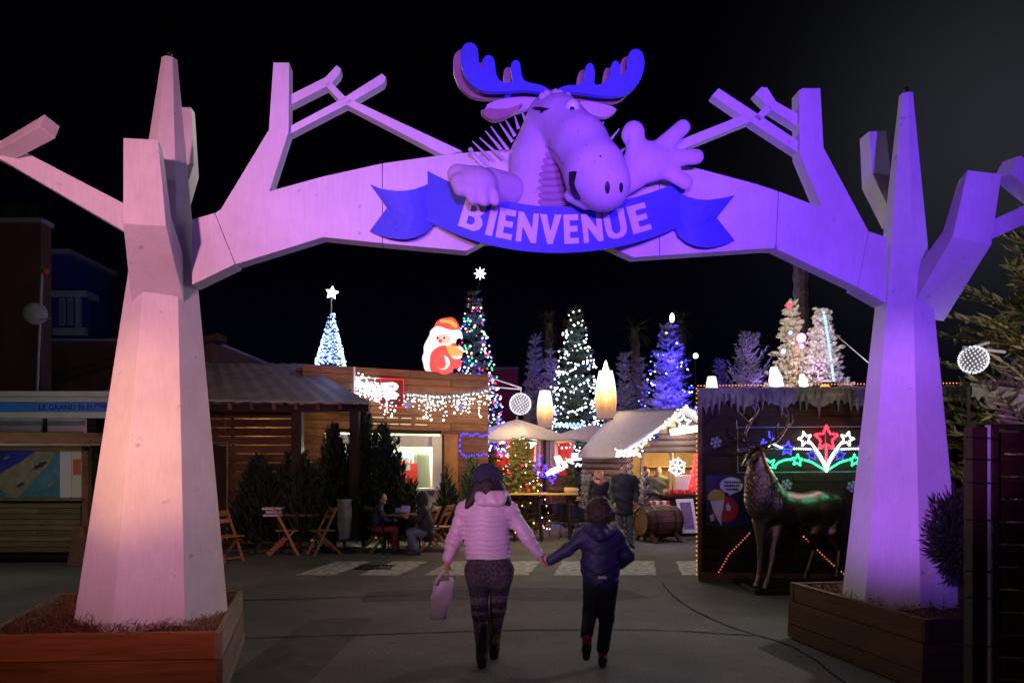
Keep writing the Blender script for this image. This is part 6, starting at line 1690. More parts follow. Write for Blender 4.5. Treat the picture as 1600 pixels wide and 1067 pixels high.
# ================================================================== TABLES AND CHAIRS
def make_chair():
    r = empty('folding_chair', (0, 0, 0), 'x', 'chair', 'wooden folding chairs on the terrace')
    for s in (-1, 1):
        mb = MB(); mb.bar((s * .20, .20, .90), (s * .20, -.24, .0), .022, .042, (0, 1, 0)); mb.build('leg', 'wood_chair', r)
        mb = MB(); mb.bar((s * .175, -.17, .46), (s * .175, .30, .0), .022, .042, (0, 1, 0)); mb.build('leg', 'wood_chair', r)
    for z, y, h in ((.845, .175, .10), (.715, .112, .075)): mb = MB(); mb.box((0, y, z), (.385, .016, h), Matrix.Rotation(D2(-26), 3, 'X')); mb.build('back_slat', 'wood_chair', r)
    for i in range(5): mb = MB(); mb.box((0, -.21 + i * .085, .462), (.40, .068, .016)); mb.build('seat_slat', 'wood_chair', r)
    for y, z in ((-.20, .09), (.24, .07), (.0, .44)): mb = MB(); mb.bar((-.175, y, z), (.175, y, z), .02); mb.build('stretcher', 'wood_chair', r)
    return r
chair = make_chair(); first = True
for u, v, rz, lab in (
    (352, 878, 60, 'wooden folding chair half hidden behind the pink tree pillar'),
    (444, 866, 112, 'wooden folding chair carrying a stack of white cushions on its back'),
    (505, 866, -58, 'empty wooden folding chair in front of the grey wrapped post'),
    (592, 862, 130, 'wooden folding chair on which the child in red trousers sits'),
    (668, 862, -62, 'wooden folding chair on which the hooded person sits'),
    (690, 858, -105, 'wooden folding chair pushed in behind the hooded person'),
    (463, 858, 75, 'wooden folding chair tucked under the first terrace table')):
    c = chair if first else copy_tree(chair); first = False
    Y = CH * F / (v - HZ) ; c.location = ((u - 800) * Y / F, Y, 0); c.rotation_euler = (0, 0, D2(rz)); c['label'] = lab
def table(u, v, Y, w, d, label):
    x = (u - 800) * Y / F; o = empty('cafe_table', (x, Y, 0), label, 'table', 'small tables on the terrace')
    mb = MB(); mb.box((x, Y, .745), (w, d, .025)); mb.build('table_top', 'wood_beam', o, bevel=.004)
    for sx in (-1, 1):
        for sy in (-1, 1): mb = MB(); mb.bar((x + sx * (w / 2 - .05), Y + sy * (d / 2 - .05), .73), (x + sx * (w / 2 - .05), Y + sy * (d / 2 - .05), 0), .03); mb.build('leg', 'metal_dark', o)
    mb = MB(); mb.box((x, Y, .715), (w - .1, d - .1, .03)); mb.build('apron', 'metal_dark', o)
table(472, 0, 15.1, .80, .70, 'small dark table between the chairs nearest the pink pillar')
table(628, 0, 14.9, .72, .70, 'small dark table between the seated child and the hooded person')
mb = MB(); x = P(436, 0, 14.6).x
o = empty('cushion_stack', P(428, 806, 14.75), 'stack of three white cushions on the back of a wooden chair', 'cushions')
for i, (w, dx) in enumerate(((.34, 0), (.30, .03), (.36, -.01))): mb = MB(); mb.box(P(428, 806, 14.75) + V(dx, 0, .02 + i * .062), (w, .30, .045)); mb.build('cushion', 'frame_white' if i < 2 else 'paper_white', o, bevel=.014)
mb = MB(); mb.box(P(634, 795, 14.8) + V(0, 0, .0), (.16, .10, .12)); mb.box(P(622, 797, 14.85), (.10, .08, .09)); tag(mb.build('table_box', 'flake_blue', bevel=.006), 'small blue boxes standing on the table beside the child', 'box')
# grey wrapped post
o = empty('wrapped_parasol', P(538, 848, 15).xy.to_3d(), 'closed parasol wrapped in a grey cover between chairs and shrubs', 'parasol')
vs = []; fs = []; n = 20; rr = random.Random(8); b = P(538, 843, 14.9)
for j in range(14):
    z = .78 * j / 13; r = .14 - .025 * abs(j - 7) / 7 + (.03 if j == 13 else 0)
    for k2 in range(n): a = 2 * PI * k2 / n; q2 = r * (1 + .10 * math.sin(a * 5 + z * 3) + rr.uniform(-.03, .03)); vs.append(V(b.x + q2 * math.cos(a), 14.9 + q2 * math.sin(a), .26 + z))
for j in range(13):
    for k2 in range(n): fs.append((j * n + k2, j * n + (k2 + 1) % n, (j + 1) * n + (k2 + 1) % n, (j + 1) * n + k2))
mb = MB(); mb.add(vs, fs + [tuple(range(n - 1, -1, -1)), tuple(range(13 * n, 14 * n))]); mb.build('cover', 'grey_cloth', o, smooth=True)
mb = MB(); mb.tube([V(b.x, 14.9, 0), V(b.x, 14.9, .3)], .03, 8); mb.lathe([(.2, 0), (.2, .05)], 14, V(b.x, 14.9, 0)); mb.build('stand', 'metal_dark', o)
# long wooden table and dark armchairs in the square
o = empty('long_table', P(840, 835, 17.4).xy.to_3d(), 'long light wooden table with bright planks in front of the decorated fir', 'table')
for i in range(4): mb = MB(); a, b = P(782, 771, 17.2), P(902, 771, 17.2); mb.box(((a.x + b.x) / 2, 17.0 + i * .17, a.z), (b.x - a.x, .16, .035)); mb.build('plank', 'interior_wood', o)
for u in (800, 842, 888): 
    for y in (17.05, 17.5): mb = MB(); p = P(u, 773, 17.2); mb.bar((p.x, y, p.z - .02), (p.x + .05, y, 0), .05); mb.build('leg', 'wood_dark', o)
for u, v, m, lab, sc in ((870, 770, 'wood_dark', 'dark basket on the long wooden table', 1.0), (891, 768, 'interior_wood', 'pale loaf-like bundle at the end of the long table', .9)):
    mb = MB(); mb.lathe([(.12, 0), (.17, .05), (.18, .11), (.10, .14)], 12, P(u, 771, 17.25), None, (sc * 1.2, .8)); tag(mb.build('basket', m, smooth=True), lab, 'basket')
def armchair(u, v, rz, lab):
    Y = CH * F / (v - HZ); o = empty('wicker_armchair', (0, 0, 0), lab, 'chair', 'dark armchairs with steel legs')
    mb = MB(); mb.box((0, 0, .44), (.50, .48, .06)); mb.build('seat', 'metal_dark', o, bevel=.02)
    pts = [V(.27 * math.cos(a), .02 + .26 * math.sin(a), .66) for a in np.linspace(-.35, PI + .35, 13)]
    vs = []; fs = []
    for i, p in enumerate(pts):
        up = .20 + .16 * math.sin(PI * i / 12); vs += [V(p.x, p.y, .45), V(p.x * 1.04, p.y * 1.06, .47 + up), V(p.x * .9, p.y * .9, .47 + up), V(p.x * .88, p.y * .88, .45)]
    for i in range(12):
        for j in range(4): fs.append((4 * i + j, 4 * i + (j + 1) % 4, 4 * i + 4 + (j + 1) % 4, 4 * i + 4 + j))
    mb = MB(); mb.add(vs, fs + [(3, 2, 1, 0), (48, 49, 50, 51)]); mb.build('backrest', 'metal_dark', o)
    for sx in (-1, 1):
        for sy in (-1, 1): mb = MB(); mb.tube([(sx * .2, sy * .2, .42), (sx * .25, sy * .24, 0)], .014, 6); mb.build('leg', 'steel', o)
    o.location = ((u - 800) * Y / F, Y, 0); o.rotation_euler = (0, 0, D2(rz))
armchair(838, 842, 160, 'dark armchair nearest the long table, its steel legs catching the light')
armchair(868, 838, 200, 'dark armchair in the middle of the row before the long table')
armchair(896, 843, 140, 'dark armchair partly behind the child holding hands')
armchair(715, 845, 30, 'dark armchair beside the yellow pilaster of the snack bar')
pot = MB(); pot.lathe([(.10, 0), (.16, .28), (.17, .30), (.15, .30)], 14, P(834, 797, 17.8) - V(0, 0, .05)); tag(pot.build('planter_pot', 'interior_wood', smooth=True), 'pale round pot under the long wooden table', 'pot')
lamp('table_lamp', P(855, 745, 16.6), 18, (1.0, .74, .34), .2)
# ================================================================== PEOPLE
mat('skin', (0.50, 0.27, 0.19), 0.5, var=0.08, scale=20)
mat('hair_dark', (0.018, 0.012, 0.010), 0.5, var=0.4, scale=30, bump=0.6, bscale=60)
mat('hair_brown', (0.05, 0.028, 0.018), 0.5, var=0.4, scale=30, bump=0.6, bscale=60)
mat('hair_blond', (0.30, 0.17, 0.07), 0.5, var=0.3, scale=30, bump=0.6, bscale=60)
mat('hat_purple', (0.035, 0.025, 0.075), 0.9, var=0.25, scale=30, bump=0.8, bscale=90)
mat('jacket_pink', (0.62, 0.42, 0.54), 0.45, var=0.10, scale=9, bump=0.25, bscale=35)
mat('jacket_navy', (0.028, 0.026, 0.085), 0.55, var=0.2, scale=9, bump=0.3, bscale=30)
mat('jacket_black', (0.014, 0.015, 0.018), 0.7, var=0.3, bump=0.3, bscale=25)
mat('jacket_slate', (0.030, 0.040, 0.045), 0.6, var=0.3, bump=0.3, bscale=25)
mat('jacket_olive', (0.08, 0.08, 0.05), 0.7, var=0.3, bump=0.3)
mat('jeans', (0.10, 0.13, 0.18), 0.8, var=0.3, scale=10, bump=0.3, bscale=60)
mat('trousers_black', (0.012, 0.012, 0.016), 0.8, var=0.3, bump=0.3)
mat('trousers_red', (0.26, 0.02, 0.025), 0.8, var=0.25, bump=0.3)
mat('shoe_dark', (0.022, 0.017, 0.016), 0.5, var=0.3)
mat('sock_red', (0.40, 0.035, 0.03), 0.8)
mat('scarf_pink', (0.60, 0.20, 0.22), 0.85, bump=0.5)
mat('reflector', (0.7, 0.5, 0.6), 0.3)
mat('bag_plastic', (0.62, 0.58, 0.66), 0.35, var=0.12, scale=7, bump=0.5, bscale=9)
def legging():
    m, nt, b = _new('legging_knit'); n, l = nt.nodes, nt.links
    b.inputs['Roughness'].default_value = 0.9
    tc = n.new('ShaderNodeTexCoord'); se = n.new('ShaderNodeSeparateXYZ'); l.new(tc.outputs['Object'], se.inputs[0])
    ra = n.new('ShaderNodeValToRGB'); ra.color_ramp.interpolation = 'CONSTANT'
    mr = n.new('ShaderNodeMapRange'); mr.inputs[1].default_value = 0.0; mr.inputs[2].default_value = 0.95; l.new(se.outputs['Z'], mr.inputs[0]); l.new(mr.outputs[0], ra.inputs[0])
    e = ra.color_ramp.elements; e[0].position = 0; e[0].color = (.12, .09, .10, 1); e[1].position = .97; e[1].color = (.05, .035, .05, 1)
    for p, c in ((.34, .05), (.40, .16), (.43, .05), (.50, .14), (.56, .05), (.60, .06), (.80, .045)): x = e.new(p); x.color = (c, c * .72, c * .85, 1)
    v = n.new('ShaderNodeTexVoronoi'); v.inputs['Scale'].default_value = 55; l.new(tc.outputs['Object'], v.inputs['Vector'])
    m2 = n.new('ShaderNodeMapRange'); m2.inputs[1].default_value = .2; m2.inputs[2].default_value = .6; m2.inputs[3].default_value = 1.9; m2.inputs[4].default_value = .7; l.new(v.outputs['Distance'], m2.inputs[0])
    s = n.new('ShaderNodeVectorMath'); s.operation = 'SCALE'; l.new(ra.outputs[0], s.inputs[0]); l.new(m2.outputs[0], s.inputs['Scale']); l.new(s.outputs[0], b.inputs['Base Color'])
legging()

def hand(wrist, tip_dir, thumb_dir, s=1.0, curl=.5, curl_dir=None):
    """palm, four unequal bent fingers and a thumb leaving the side of the palm"""
    w = Vector(wrist); d = Vector(tip_dir).normalized(); t = Vector(thumb_dir); t = (t - d * t.dot(d)).normalized(); nrm = d.cross(t)
    if curl_dir is not None and nrm.dot(Vector(curl_dir)) < 0: nrm = -nrm
    out = []
    pc = w + d * .085 * s
    for k in (-1, -.33, .33, 1): out.append(cone(w + t * .018 * k * s, .017 * s, w + d * .085 * s + t * .030 * k * s, .013 * s, k=.012))
    for k, L in ((1, .070), (.33, .080), (-.33, .074), (-1, .058)):
        a = w + d * .088 * s + t * .030 * k * s; d1 = (d * math.cos(curl) + nrm * math.sin(curl)); b = a + d1 * L * .55 * s
        d2 = (d * math.cos(2 * curl) + nrm * math.sin(2 * curl)); c = b + d2 * L * .5 * s
        out += [cone(a, .0095 * s, b, .0085 * s, k=.003), cone(b, .0085 * s, c, .007 * s, k=.003)]
    a = w + d * .028 * s + t * .026 * s; b = a + (t * .75 + d * .55 + nrm * .25).normalized() * .036 * s; c = b + (d * .85 + t * .2 + nrm * .35).normalized() * .032 * s
    out += [cone(a, .013 * s, b, .011 * s, k=.006), cone(b, .011 * s, c, .008 * s, k=.004)]
    return out
def head_shapes(c, f, s=1.0, tilt=0.0):
    """c = centre of the skull; f = where the face looks"""
    f = Vector(f).normalized(); r = f.cross(V(0, 0, 1)).normalized(); u = r.cross(f)
    Rm = np.array([list(r), list(f), list(u)]).T
    c = Vector(c)
    return [ell(c + u * .02 * s, (.074 * s, .094 * s, .098 * s), Rm, k=.02), ell(c - u * .045 * s + f * .022 * s, (.056 * s, .066 * s, .070 * s), Rm, k=.02),
            cone(c + f * .090 * s + u * .008 * s, .010 * s, c + f * .108 * s - u * .022 * s, .014 * s, k=.008),
            cone(c + f * .074 * s - u * .052 * s - r * .018 * s, .010 * s, c + f * .074 * s - u * .052 * s + r * .018 * s, .010 * s, k=.006), ell(c + f * .068 * s - u * .092 * s, (.022 * s, .02 * s, .018 * s), Rm, k=.012),
            ell(c + r * .076 * s - u * .004 * s - f * .008 * s, (.010 * s, .022 * s, .030 * s), Rm, k=.006), ell(c - r * .076 * s - u * .004 * s - f * .008 * s, (.010 * s, .022 * s, .030 * s), Rm, k=.006)]
def face_bits(root, c, f, s=1.0):
    f = Vector(f).normalized(); r = f.cross(V(0, 0, 1)).normalized(); u = r.cross(f); c = Vector(c)
    for g in (-1, 1):
        mb = MB(); mb.ball(c + f * .084 * s + r * g * .031 * s + u * .008 * s, .0125 * s, 10, 6); e = mb.build('eye', 'white_gloss', root, smooth=True)
        mb = MB(); mb.ball(c + f * .0935 * s + r * g * .031 * s + u * .008 * s, .006 * s, 8, 5); mb.build('iris', 'black_paint', e, smooth=True)
    mb = MB(); mb.tube([c + f * .082 * s - r * .022 * s - u * .053 * s, c + f * .0875 * s - u * .055 * s, c + f * .082 * s + r * .022 * s - u * .053 * s], .0045 * s, 6); mb.build('mouth', 'scarf_pink', root, smooth=True)
def limb(a, ra, b, rb, c, rc, k=.03): return [cone(a, ra, b, rb, k=k), cone(b, rb, c, rc, k=k)]
def shoe(root, ank, toe_dir, s=1.0, m='shoe_dark', pitch=0.0, high=.0):
    a = Vector(ank); t = Vector(toe_dir).normalized()
    sh = [cone(a + V(0, 0, -.02 * s) - t * .03 * s, .048 * s, a - t * .045 * s + V(0, 0, -.060 * s), .042 * s, k=.02), cone(a + V(0, 0, -.05 * s), .042 * s, a + t * .14 * s + V(0, 0, -.066 * s), .040 * s, k=.02)]
    if high: sh.append(cone(a, .052 * s, a + V(0, 0, high), .056 * s, k=.02))
    return body('shoe', sh, m, root, h=.010, k=.015)
VY, VX, VZ = V(0, 1, 0), V(1, 0, 0), V(0, 0, 1)

# --------------------------------------------------- woman in the pale pink quilted jacket, seen from behind
q = lambda u, v, d=0.0: P(u, v, 6.45 + d)
hc = q(762, 752)
shL, shR, elL, elR, wrL, wrR = q(726, 797), q(796, 797), q(709, 843, .02), q(823, 838, .0), q(699, 877, .0), q(842, 868, .03)
wa, ch_, pe = q(761, 842), q(761, 803), q(764, 884)
hpL, hpR, knL, knR = q(746, 892), q(783, 892), q(750, 955, .03), q(778, 950, .16)
anL, anR = q(753, 1026, .02), V(P(772, 1020, 6.72).x, 6.74, .115)
anL.z = .11
tors = lambda e: [cone(q(761, 797), .150 + e, ch_, .165 + e, (1, .66, 1), k=.05), cone(ch_, .168 + e, wa, .150 + e, (1, .68, 1), k=.05), cone(shL, .058 + e * .7, shR, .058 + e * .7, k=.05)]
sk = head_shapes(hc, V(.05, 1, 0)) + [cone(q(762, 778), .05, q(762, 792), .058, k=.03)] + tors(-.01) + limb(shL, .046, elL, .040, wrL, .027) + limb(shR, .046, elR, .040, wrR, .027)
sk += [cone(wa, .145, pe, .175, (1, .72, 1), k=.05)] + limb(hpL, .094, knL, .058, anL, .036) + limb(hpR, .094, knR, .058, anR, .036)
sk += hand(wrL, V(-.05, .05, -1), V(.1, 1, 0), 1.0, .75, V(1, 0, 0)) + hand(wrR, V(.55, .15, -.8), V(.2, 1, .2), 1.0, .55, V(0, -1, 0))
woman = body('person', sk, 'skin', None, h=.008, k=.02)
tag(woman, 'person in a pale pink quilted jacket and purple beanie, walking away hand in hand', 'person')
def quilt(X_, Y_, Z_): return np.where((Z_ < ch_.z + .03) & (np.abs(X_ - wa.x) < .205), .0065 * np.abs(np.sin((Z_ + .006 * np.sin(X_ * 30)) * math.pi / .040)) - .003, .0035 * np.sin(Z_ * 95 + X_ * 45 + 2 * np.sin(Z_ * 23)))
body('jacket', tors(.022) + [cone(wa, .166, q(763, 868), .186, (1, .68, .5), k=.05)] + limb(shL, .068, elL, .062, q(700, 873), .046) + limb(shR, .068, elR, .060, q(841, 864, .02), .045), 'jacket_pink', woman, h=.009, k=.03, disp=quilt)
body('hood', [ell(q(766, 777, -.105), (.135, .052, .070), k=.03), cone(q(745, 772, -.05), .045, q(740, 781, .0), .040, k=.03), cone(q(787, 772, -.05), .045, q(792, 781, .0), .040, k=.03), cone(q(750, 784, -.13), .036, q(783, 784, -.13), .036, k=.03)], 'jacket_pink', woman, h=.009, k=.03, disp=lambda X_, Y_, Z_: .004 * np.sin(X_ * 60 + Z_ * 25))
body('trousers', [cone(q(762, 858), .160, pe, .183, (1, .74, 1), k=.05), cone(q(746, 893, -.05), .100, q(748, 905, -.04), .098, k=.05), cone(q(783, 893, -.05), .100, q(782, 905, -.04), .098, k=.05)] + limb(hpL, .104, knL, .069, anL + V(0, 0, .05), .050) + limb(hpR, .104, knR, .069, anR + V(0, 0, .05), .050), 'legging_knit', woman, h=.010, k=.03)
shoe(woman, anL, V(-.05, 1, 0), 1.0, 'shoe_dark', high=.26); shoe(woman, anR, V(.05, 1, 0), 1.0, 'shoe_dark', high=.26)
body('beanie', [ell(q(761, 741), (.112, .120, .098)), cone(q(741, 752), .03, q(781, 752), .03, k=.05), ell(q(761, 750), (.118, .125, .04))], 'hat_purple', woman, h=.009, k=.03)
body('hair', [cone(q(747, 760, -.05), .060, q(735, 786, -.07), .038, k=.03), cone(q(735, 784, -.07), .036, q(728, 793, -.09), .014, k=.03), cone(q(777, 760, -.05), .060, q(791, 783, -.06), .034, k=.03), cone(q(791, 781, -.06), .032, q(796, 790, -.06), .012, k=.03), cone(q(762, 758, -.06), .085, q(762, 774, -.08), .070, k=.04)], 'hair_dark', woman, h=.010, k=.03)
# plastic bag in the hand
bt = q(697, 893, -.01)
bag = empty('carrier_bag', q(690, 966), 'pale plastic carrier bag hanging from the hand of the person in pink', 'bag')
vs = []; fs = []; n = 20; rr = random.Random(6)
for j in range(11):
    t = j / 10; cu, cv = 693 - 7 * t, 908 + 58 * t; w = (.082 + .012 * math.sin(t * PI)) * (1 - .22 * t); dp = .012 + .036 * math.sin(min(1, t * 1.2) * PI / 2) * (1 - .4 * t)
    c = q(cu, cv)
    for k in range(n):
        a = 2 * PI * k / n; ex = abs(math.cos(a)) ** .7 * (1 if math.cos(a) > 0 else -1); r = 1 + .10 * math.sin(3 * a + 6 * t) + .06 * math.sin(7 * a - 9 * t) + rr.uniform(-.03, .03); vs.append(c + V(w * ex * r, dp * math.sin(a) * r, rr.uniform(-.004, .004)))
for j in range(10):
    for k in range(n): fs.append((j * n + k, j * n + (k + 1) % n, (j + 1) * n + (k + 1) % n, (j + 1) * n + k))
fs.append(tuple(range(10 * n, 11 * n))); mb = MB(); mb.add(vs, fs); mb.build('bag_body', 'bag_plastic', bag, smooth=True)
for du, dy in ((-8, -.03), (9, .03)):
    mb = MB(); mb.tube([q(693 + du * 1.5, 912, dy * .5), q(694 + du * 1.25, 904, dy), q(696 + du * .7, 896, dy * .6), bt + V(0, 0, -.004)], [.026, .017, .012, .010], 7); mb.build('bag_handle', 'bag_plastic', bag, smooth=True)

# --------------------------------------------------- child in navy
s = .84
q = lambda u, v, d=0.0: P(u, v, 6.5 + d)
hc = q(939, 800)
shL, shR, elL, elR, wrL, wrR = q(913, 836), q(963, 836), q(886, 859, .0), q(981, 868, .03), q(857, 877, .0), q(968, 884, .10)
ch_, wa, pe = q(938, 845), q(938, 880), q(938, 908)
hpL, hpR, knL, knR = q(926, 912), q(951, 912), q(922, 956, .06), q(948, 966, .04); anL, anR = q(917, 1005, -.12), q(942, 1022, .03); anR.z = .085
tors = lambda e: [cone(q(938, 838), .118 + e, ch_, .130 + e, (1, .7, 1), k=.05), cone(ch_, .132 + e, wa, .130 + e, (1, .7, 1), k=.05), cone(shL, .045 + e, shR, .045 + e, k=.04)]
sk = head_shapes(hc, V(.0, 1, 0), .93) + [cone(q(939, 822), .042, q(939, 834), .048, k=.03)] + tors(-.01) + limb(shL, .038, elL, .032, wrL, .022) + limb(shR, .038, elR, .032, wrR, .022)
sk += [cone(wa, .125, pe, .130, (1, .75, 1), k=.05)] + limb(hpL, .070, knL, .046, anL, .030) + limb(hpR, .070, knR, .046, anR, .030)
sk += hand(wrL, V(-.75, .1, .30), V(.1, .2, 1), .78, .6, V(0, -1, 0)) + hand(wrR, V(-.75, .45, -.2), V(.2, .2, 1), .78, .5)
child = body('person', sk, 'skin', None, h=.008, k=.02)
tag(child, 'child in a navy hooded jacket, walking away beside the person in pink', 'person')
body('jacket', tors(.020) + [cone(wa, .150, q(939, 909), .152, (1, .72, .5), k=.05)] + limb(shL, .058, elL, .052, q(860, 875), .042) + limb(shR, .058, elR, .055, q(970, 882, .09), .042), 'jacket_navy', child, h=.009, k=.03, disp=lambda X_, Y_, Z_: .003 * np.sin(Z_ * 75) * np.sin(X_ * 40 + 1))
body('hood', [cone(q(918, 828, -.02), .050, q(938, 836, -.13), .055, k=.03), cone(q(938, 836, -.13), .055, q(960, 828, -.02), .050, k=.03), cone(q(932, 822, -.07), .045, q(944, 824, -.08), .045, k=.03)], 'jacket_navy', child, h=.009, k=.03)
mb = MB(); mb.box(q(941, 902, -.118), (.075, .008, .022)); mb.build('reflective_label', 'reflector', child, bevel=.003)
body('trousers', [cone(q(938, 900), .130, pe, .136, (1, .76, 1), k=.05)] + limb(hpL, .082, knL, .062, anL + V(0, .02, .07), .052) + limb(hpR, .082, knR, .062, anR + V(0, 0, .07), .054), 'trousers_black', child, h=.010, k=.03)
for a, d in ((anL, V(-.05, .02, -.0)), (anR, V(0, 0, 0))): body('sock', [cone(a + V(0, 0, .055), .041, a + V(0, 0, -.005), .038, k=.01)], 'sock_red', child, h=.009)
body('shoe', [cone(anL + V(0, -.01, -.015), .040, anL + V(-.005, .035, -.055), .036, k=.02), cone(anL + V(0, .0, -.045), .036, anL + V(.0, .055, -.125), .032, k=.02)], 'shoe_dark', child, h=.009)
shoe(child, anR, V(.25, 1, 0), .82)
body('hair', [ell(q(938, 797, -.01), (.112, .112, .118)), ell(q(926, 803), (.05, .07, .07)), ell(q(952, 803), (.05, .07, .07)), cone(q(938, 806, -.06), .07, q(938, 820, -.04), .055, k=.04)], 'hair_brown', child, h=.010, k=.03, disp=lambda X_, Y_, Z_: .007 * np.sin(X_ * 95 + 3 * np.sin(Z_ * 40)) * np.sin(Z_ * 70 + Y_ * 60))

# --------------------------------------------------- standing couple
def stander(Yf, px, label, mj, mt, mh, hair, long_coat=False, scarf=False, face=V(.25, -1, 0), phone=False, s=1.0):
    q = lambda u, v, d=0.0: P(px + u, v, Yf + d)
    return q
Yf = 15.9
q = lambda u, v, d=0.0: P(u, v, Yf + d)
def adult(Yf, u, top, label, mj, mt, mhair, face, hem, armsL, armsR, wide=1.0, hairshape='short', parts_face=True, floor=True, lower=True):
    zt = P(u, top, Yf).z; s = zt / 1.76 if floor else 1.0
    x = P(u, 0, Yf).x; q = lambda dx, dy, z: V(x + dx * s, Yf + dy * s, zt - (1.76 - z) * s)
    f = Vector(face).normalized()
    hc = q(0, 0, 1.635)
    shL, shR = q(-.19 * wide, 0, 1.42), q(.19 * wide, 0, 1.42)
    elL, wrL = q(*armsL[0]), q(*armsL[1]); elR, wrR = q(*armsR[0]), q(*armsR[1])
    ch_, wa, pe = q(0, 0, 1.30), q(0, 0, 1.08), q(0, 0, .94)
    hpL, hpR = q(-.09, 0, .90), q(.09, 0, .90); knL, knR = q(-.10, -.02, .50), q(.11, .0, .50); anL, anR = q(-.10, .02, .09), q(.13, 0.0, .09)
    tors = lambda e: [cone(q(0, 0, 1.38), (.14 + e) * wide, ch_, (.165 + e) * wide, (1, .68, 1), k=.05), cone(ch_, (.165 + e) * wide, wa, (.15 + e) * wide, (1, .7, 1), k=.05), cone(shL, .055 + e, shR, .055 + e, k=.05)]
    sk = head_shapes(hc, f, s) + [cone(q(0, 0, 1.53), .053 * s, q(0, 0, 1.44), .06 * s, k=.03)] + tors(-.01) + limb(shL, .045, elL, .04, wrL, .028) + limb(shR, .045, elR, .04, wrR, .028) + [cone(wa, .14, pe, .155, (1, .72, 1), k=.05)]
    if lower: sk += limb(hpL, .085, knL, .055, anL, .036) + limb(hpR, .085, knR, .055, anR, .036)
    sk += hand(wrL, wrL - elL, V(.3, -1, .2), s, .5) + hand(wrR, wrR - elR, V(-.3, -1, .2), s, .5)
    o = body('person', sk, 'skin', None, h=.012, k=.02); tag(o, label, 'person')
    body('jacket', tors(.028) + [cone(wa, .178 * wide, q(0, 0, hem), .188 * wide, (1, .72, .4), k=.05), cone(q(0, .01, 1.50), .075, q(0, 0, 1.43), .085, k=.03)] + limb(shL, .070, elL, .062, wrL + (elL - wrL) * .12, .048) + limb(shR, .070, elR, .062, wrR + (elR - wrR) * .12, .048), mj, o, h=.014, k=.03, disp=lambda X_, Y_, Z_: .004 * np.sin(Z_ * 38 + X_ * 20))
    if lower:
        body('trousers', [cone(q(0, 0, 1.0), .150, pe, .162, (1, .74, 1), k=.05)] + limb(hpL, .098, knL, .075, anL, .062) + limb(hpR, .098, knR, .075, anR, .062), mt, o, h=.014, k=.03)
        shoe(o, anL, V(-.2, -1, 0), s); shoe(o, anR, V(.3, -1, 0), s)
    up = V(0, 0, 1)
    hs = [ell(hc + up * .048 * s - f * .022 * s, (.083 * s, .088 * s, .082 * s))]
    if hairshape == 'long': hs += [cone(hc - f * .045 * s + V(-.065, 0, .02) * s, .04 * s, hc + V(-.085, 0, -.13) * s, .032 * s, k=.03), cone(hc - f * .045 * s + V(.06, 0, .02) * s, .04 * s, hc + V(.07, .03, -.13) * s, .030 * s, k=.03), cone(hc - f * .07 * s, .06 * s, hc - f * .06 * s - up * .1 * s, .05 * s, k=.03)]
    body('hair', hs, mhair, o, h=.011, k=.02)
    if parts_face: face_bits(o, hc, f, s)
    return o, q, hc, s
man, qm, hcm, sm = adult(15.9, 975, 723, 'person with short hair in a slate jacket and jeans, standing by the chalet', 'jacket_slate', 'jeans', 'hair_brown', V(.35, -1, -.03), .72, ((-.27, .02, 1.13), (-.22, -.14, .93)), ((.27, .02, 1.13), (.23, -.14, .93)), 1.08)
wom, qw, hcw, sw = adult(16.3, 937, 734, 'person with a pink scarf and black coat, beside the person in jeans', 'jacket_black', 'trousers_black', 'hair_blond', V(.7, -1, -.02), .58, ((-.25, .03, 1.13), (-.20, -.12, .95)), ((.24, .0, 1.14), (.10, -.20, 1.02)), .98, 'long')
body('scarf', [cone(qw(-.09, -.06, 1.49), .045, qw(.0, -.12, 1.46), .05, k=.03), cone(qw(.0, -.12, 1.46), .05, qw(.10, -.04, 1.49), .045, k=.03), cone(qw(.09, .05, 1.49), .045, qw(-.09, .05, 1.49), .045, k=.03)], 'scarf_pink', wom, h=.012, k=.03)
kp, qk, hck, sk_ = adult(19.0, 1029, 729, 'stallholder in olive clothing behind the chalet counter', 'jacket_olive', 'trousers_black', 'hair_dark', V(-.1, -1, -.15), .80, ((-.24, -.02, 1.14), (-.10, -.24, 1.08)), ((.24, -.02, 1.14), (.10, -.24, 1.08)), 1.0, 'short', True, True)
kp2, qk2, hck2, sk2 = adult(19.4, 1011, 731, 'second stallholder in black, half in shadow deeper inside the chalet', 'jacket_black', 'trousers_black', 'hair_dark', V(.2, -1, -.1), .80, ((-.24, -.02, 1.14), (-.12, -.22, 1.06)), ((.24, -.02, 1.14), (.10, -.22, 1.06)), .95, 'short', True, True)

# --------------------------------------------------- seated pair at the terrace table
Y0 = 14.75
q = lambda u, v, d=0.0: P(u, v, Y0 + d)
hc = q(598, 779, -.02); f = V(.75, -.65, -.05)
sh = [q(587, 796, .10), q(594, 797, -.12)]; el = [q(596, 812, .14), q(603, 813, -.16)]; wr = [q(609, 811, .10), q(613, 812, -.10)]
pe = q(590, 826); hp = [q(592, 828, .07), q(593, 828, -.07)]; kn = [q(616, 826, .08), q(617, 827, -.09)]; an = [q(615, 857, .06), q(617, 858, -.10)]
sk = head_shapes(hc, f, .92) + [cone(q(596, 789), .042, q(592, 796), .05, k=.03), cone(q(591, 800), .115, q(590, 815), .11, (.75, 1, 1), k=.05), cone(q(590, 815), .11, pe, .12, (.8, 1, 1), k=.05)]
for i in (0, 1): sk += limb(sh[i], .036, el[i], .031, wr[i], .022) + limb(hp[i], .07, kn[i], .048, an[i], .03) + hand(wr[i], V(1, 0, -.1), V(0, 0, 1), .78, .4, V(0, 0, -1))
kid = body('person', sk, 'skin', None, h=.010, k=.02); tag(kid, 'child in a navy jacket and red trousers sitting at the terrace table', 'person')
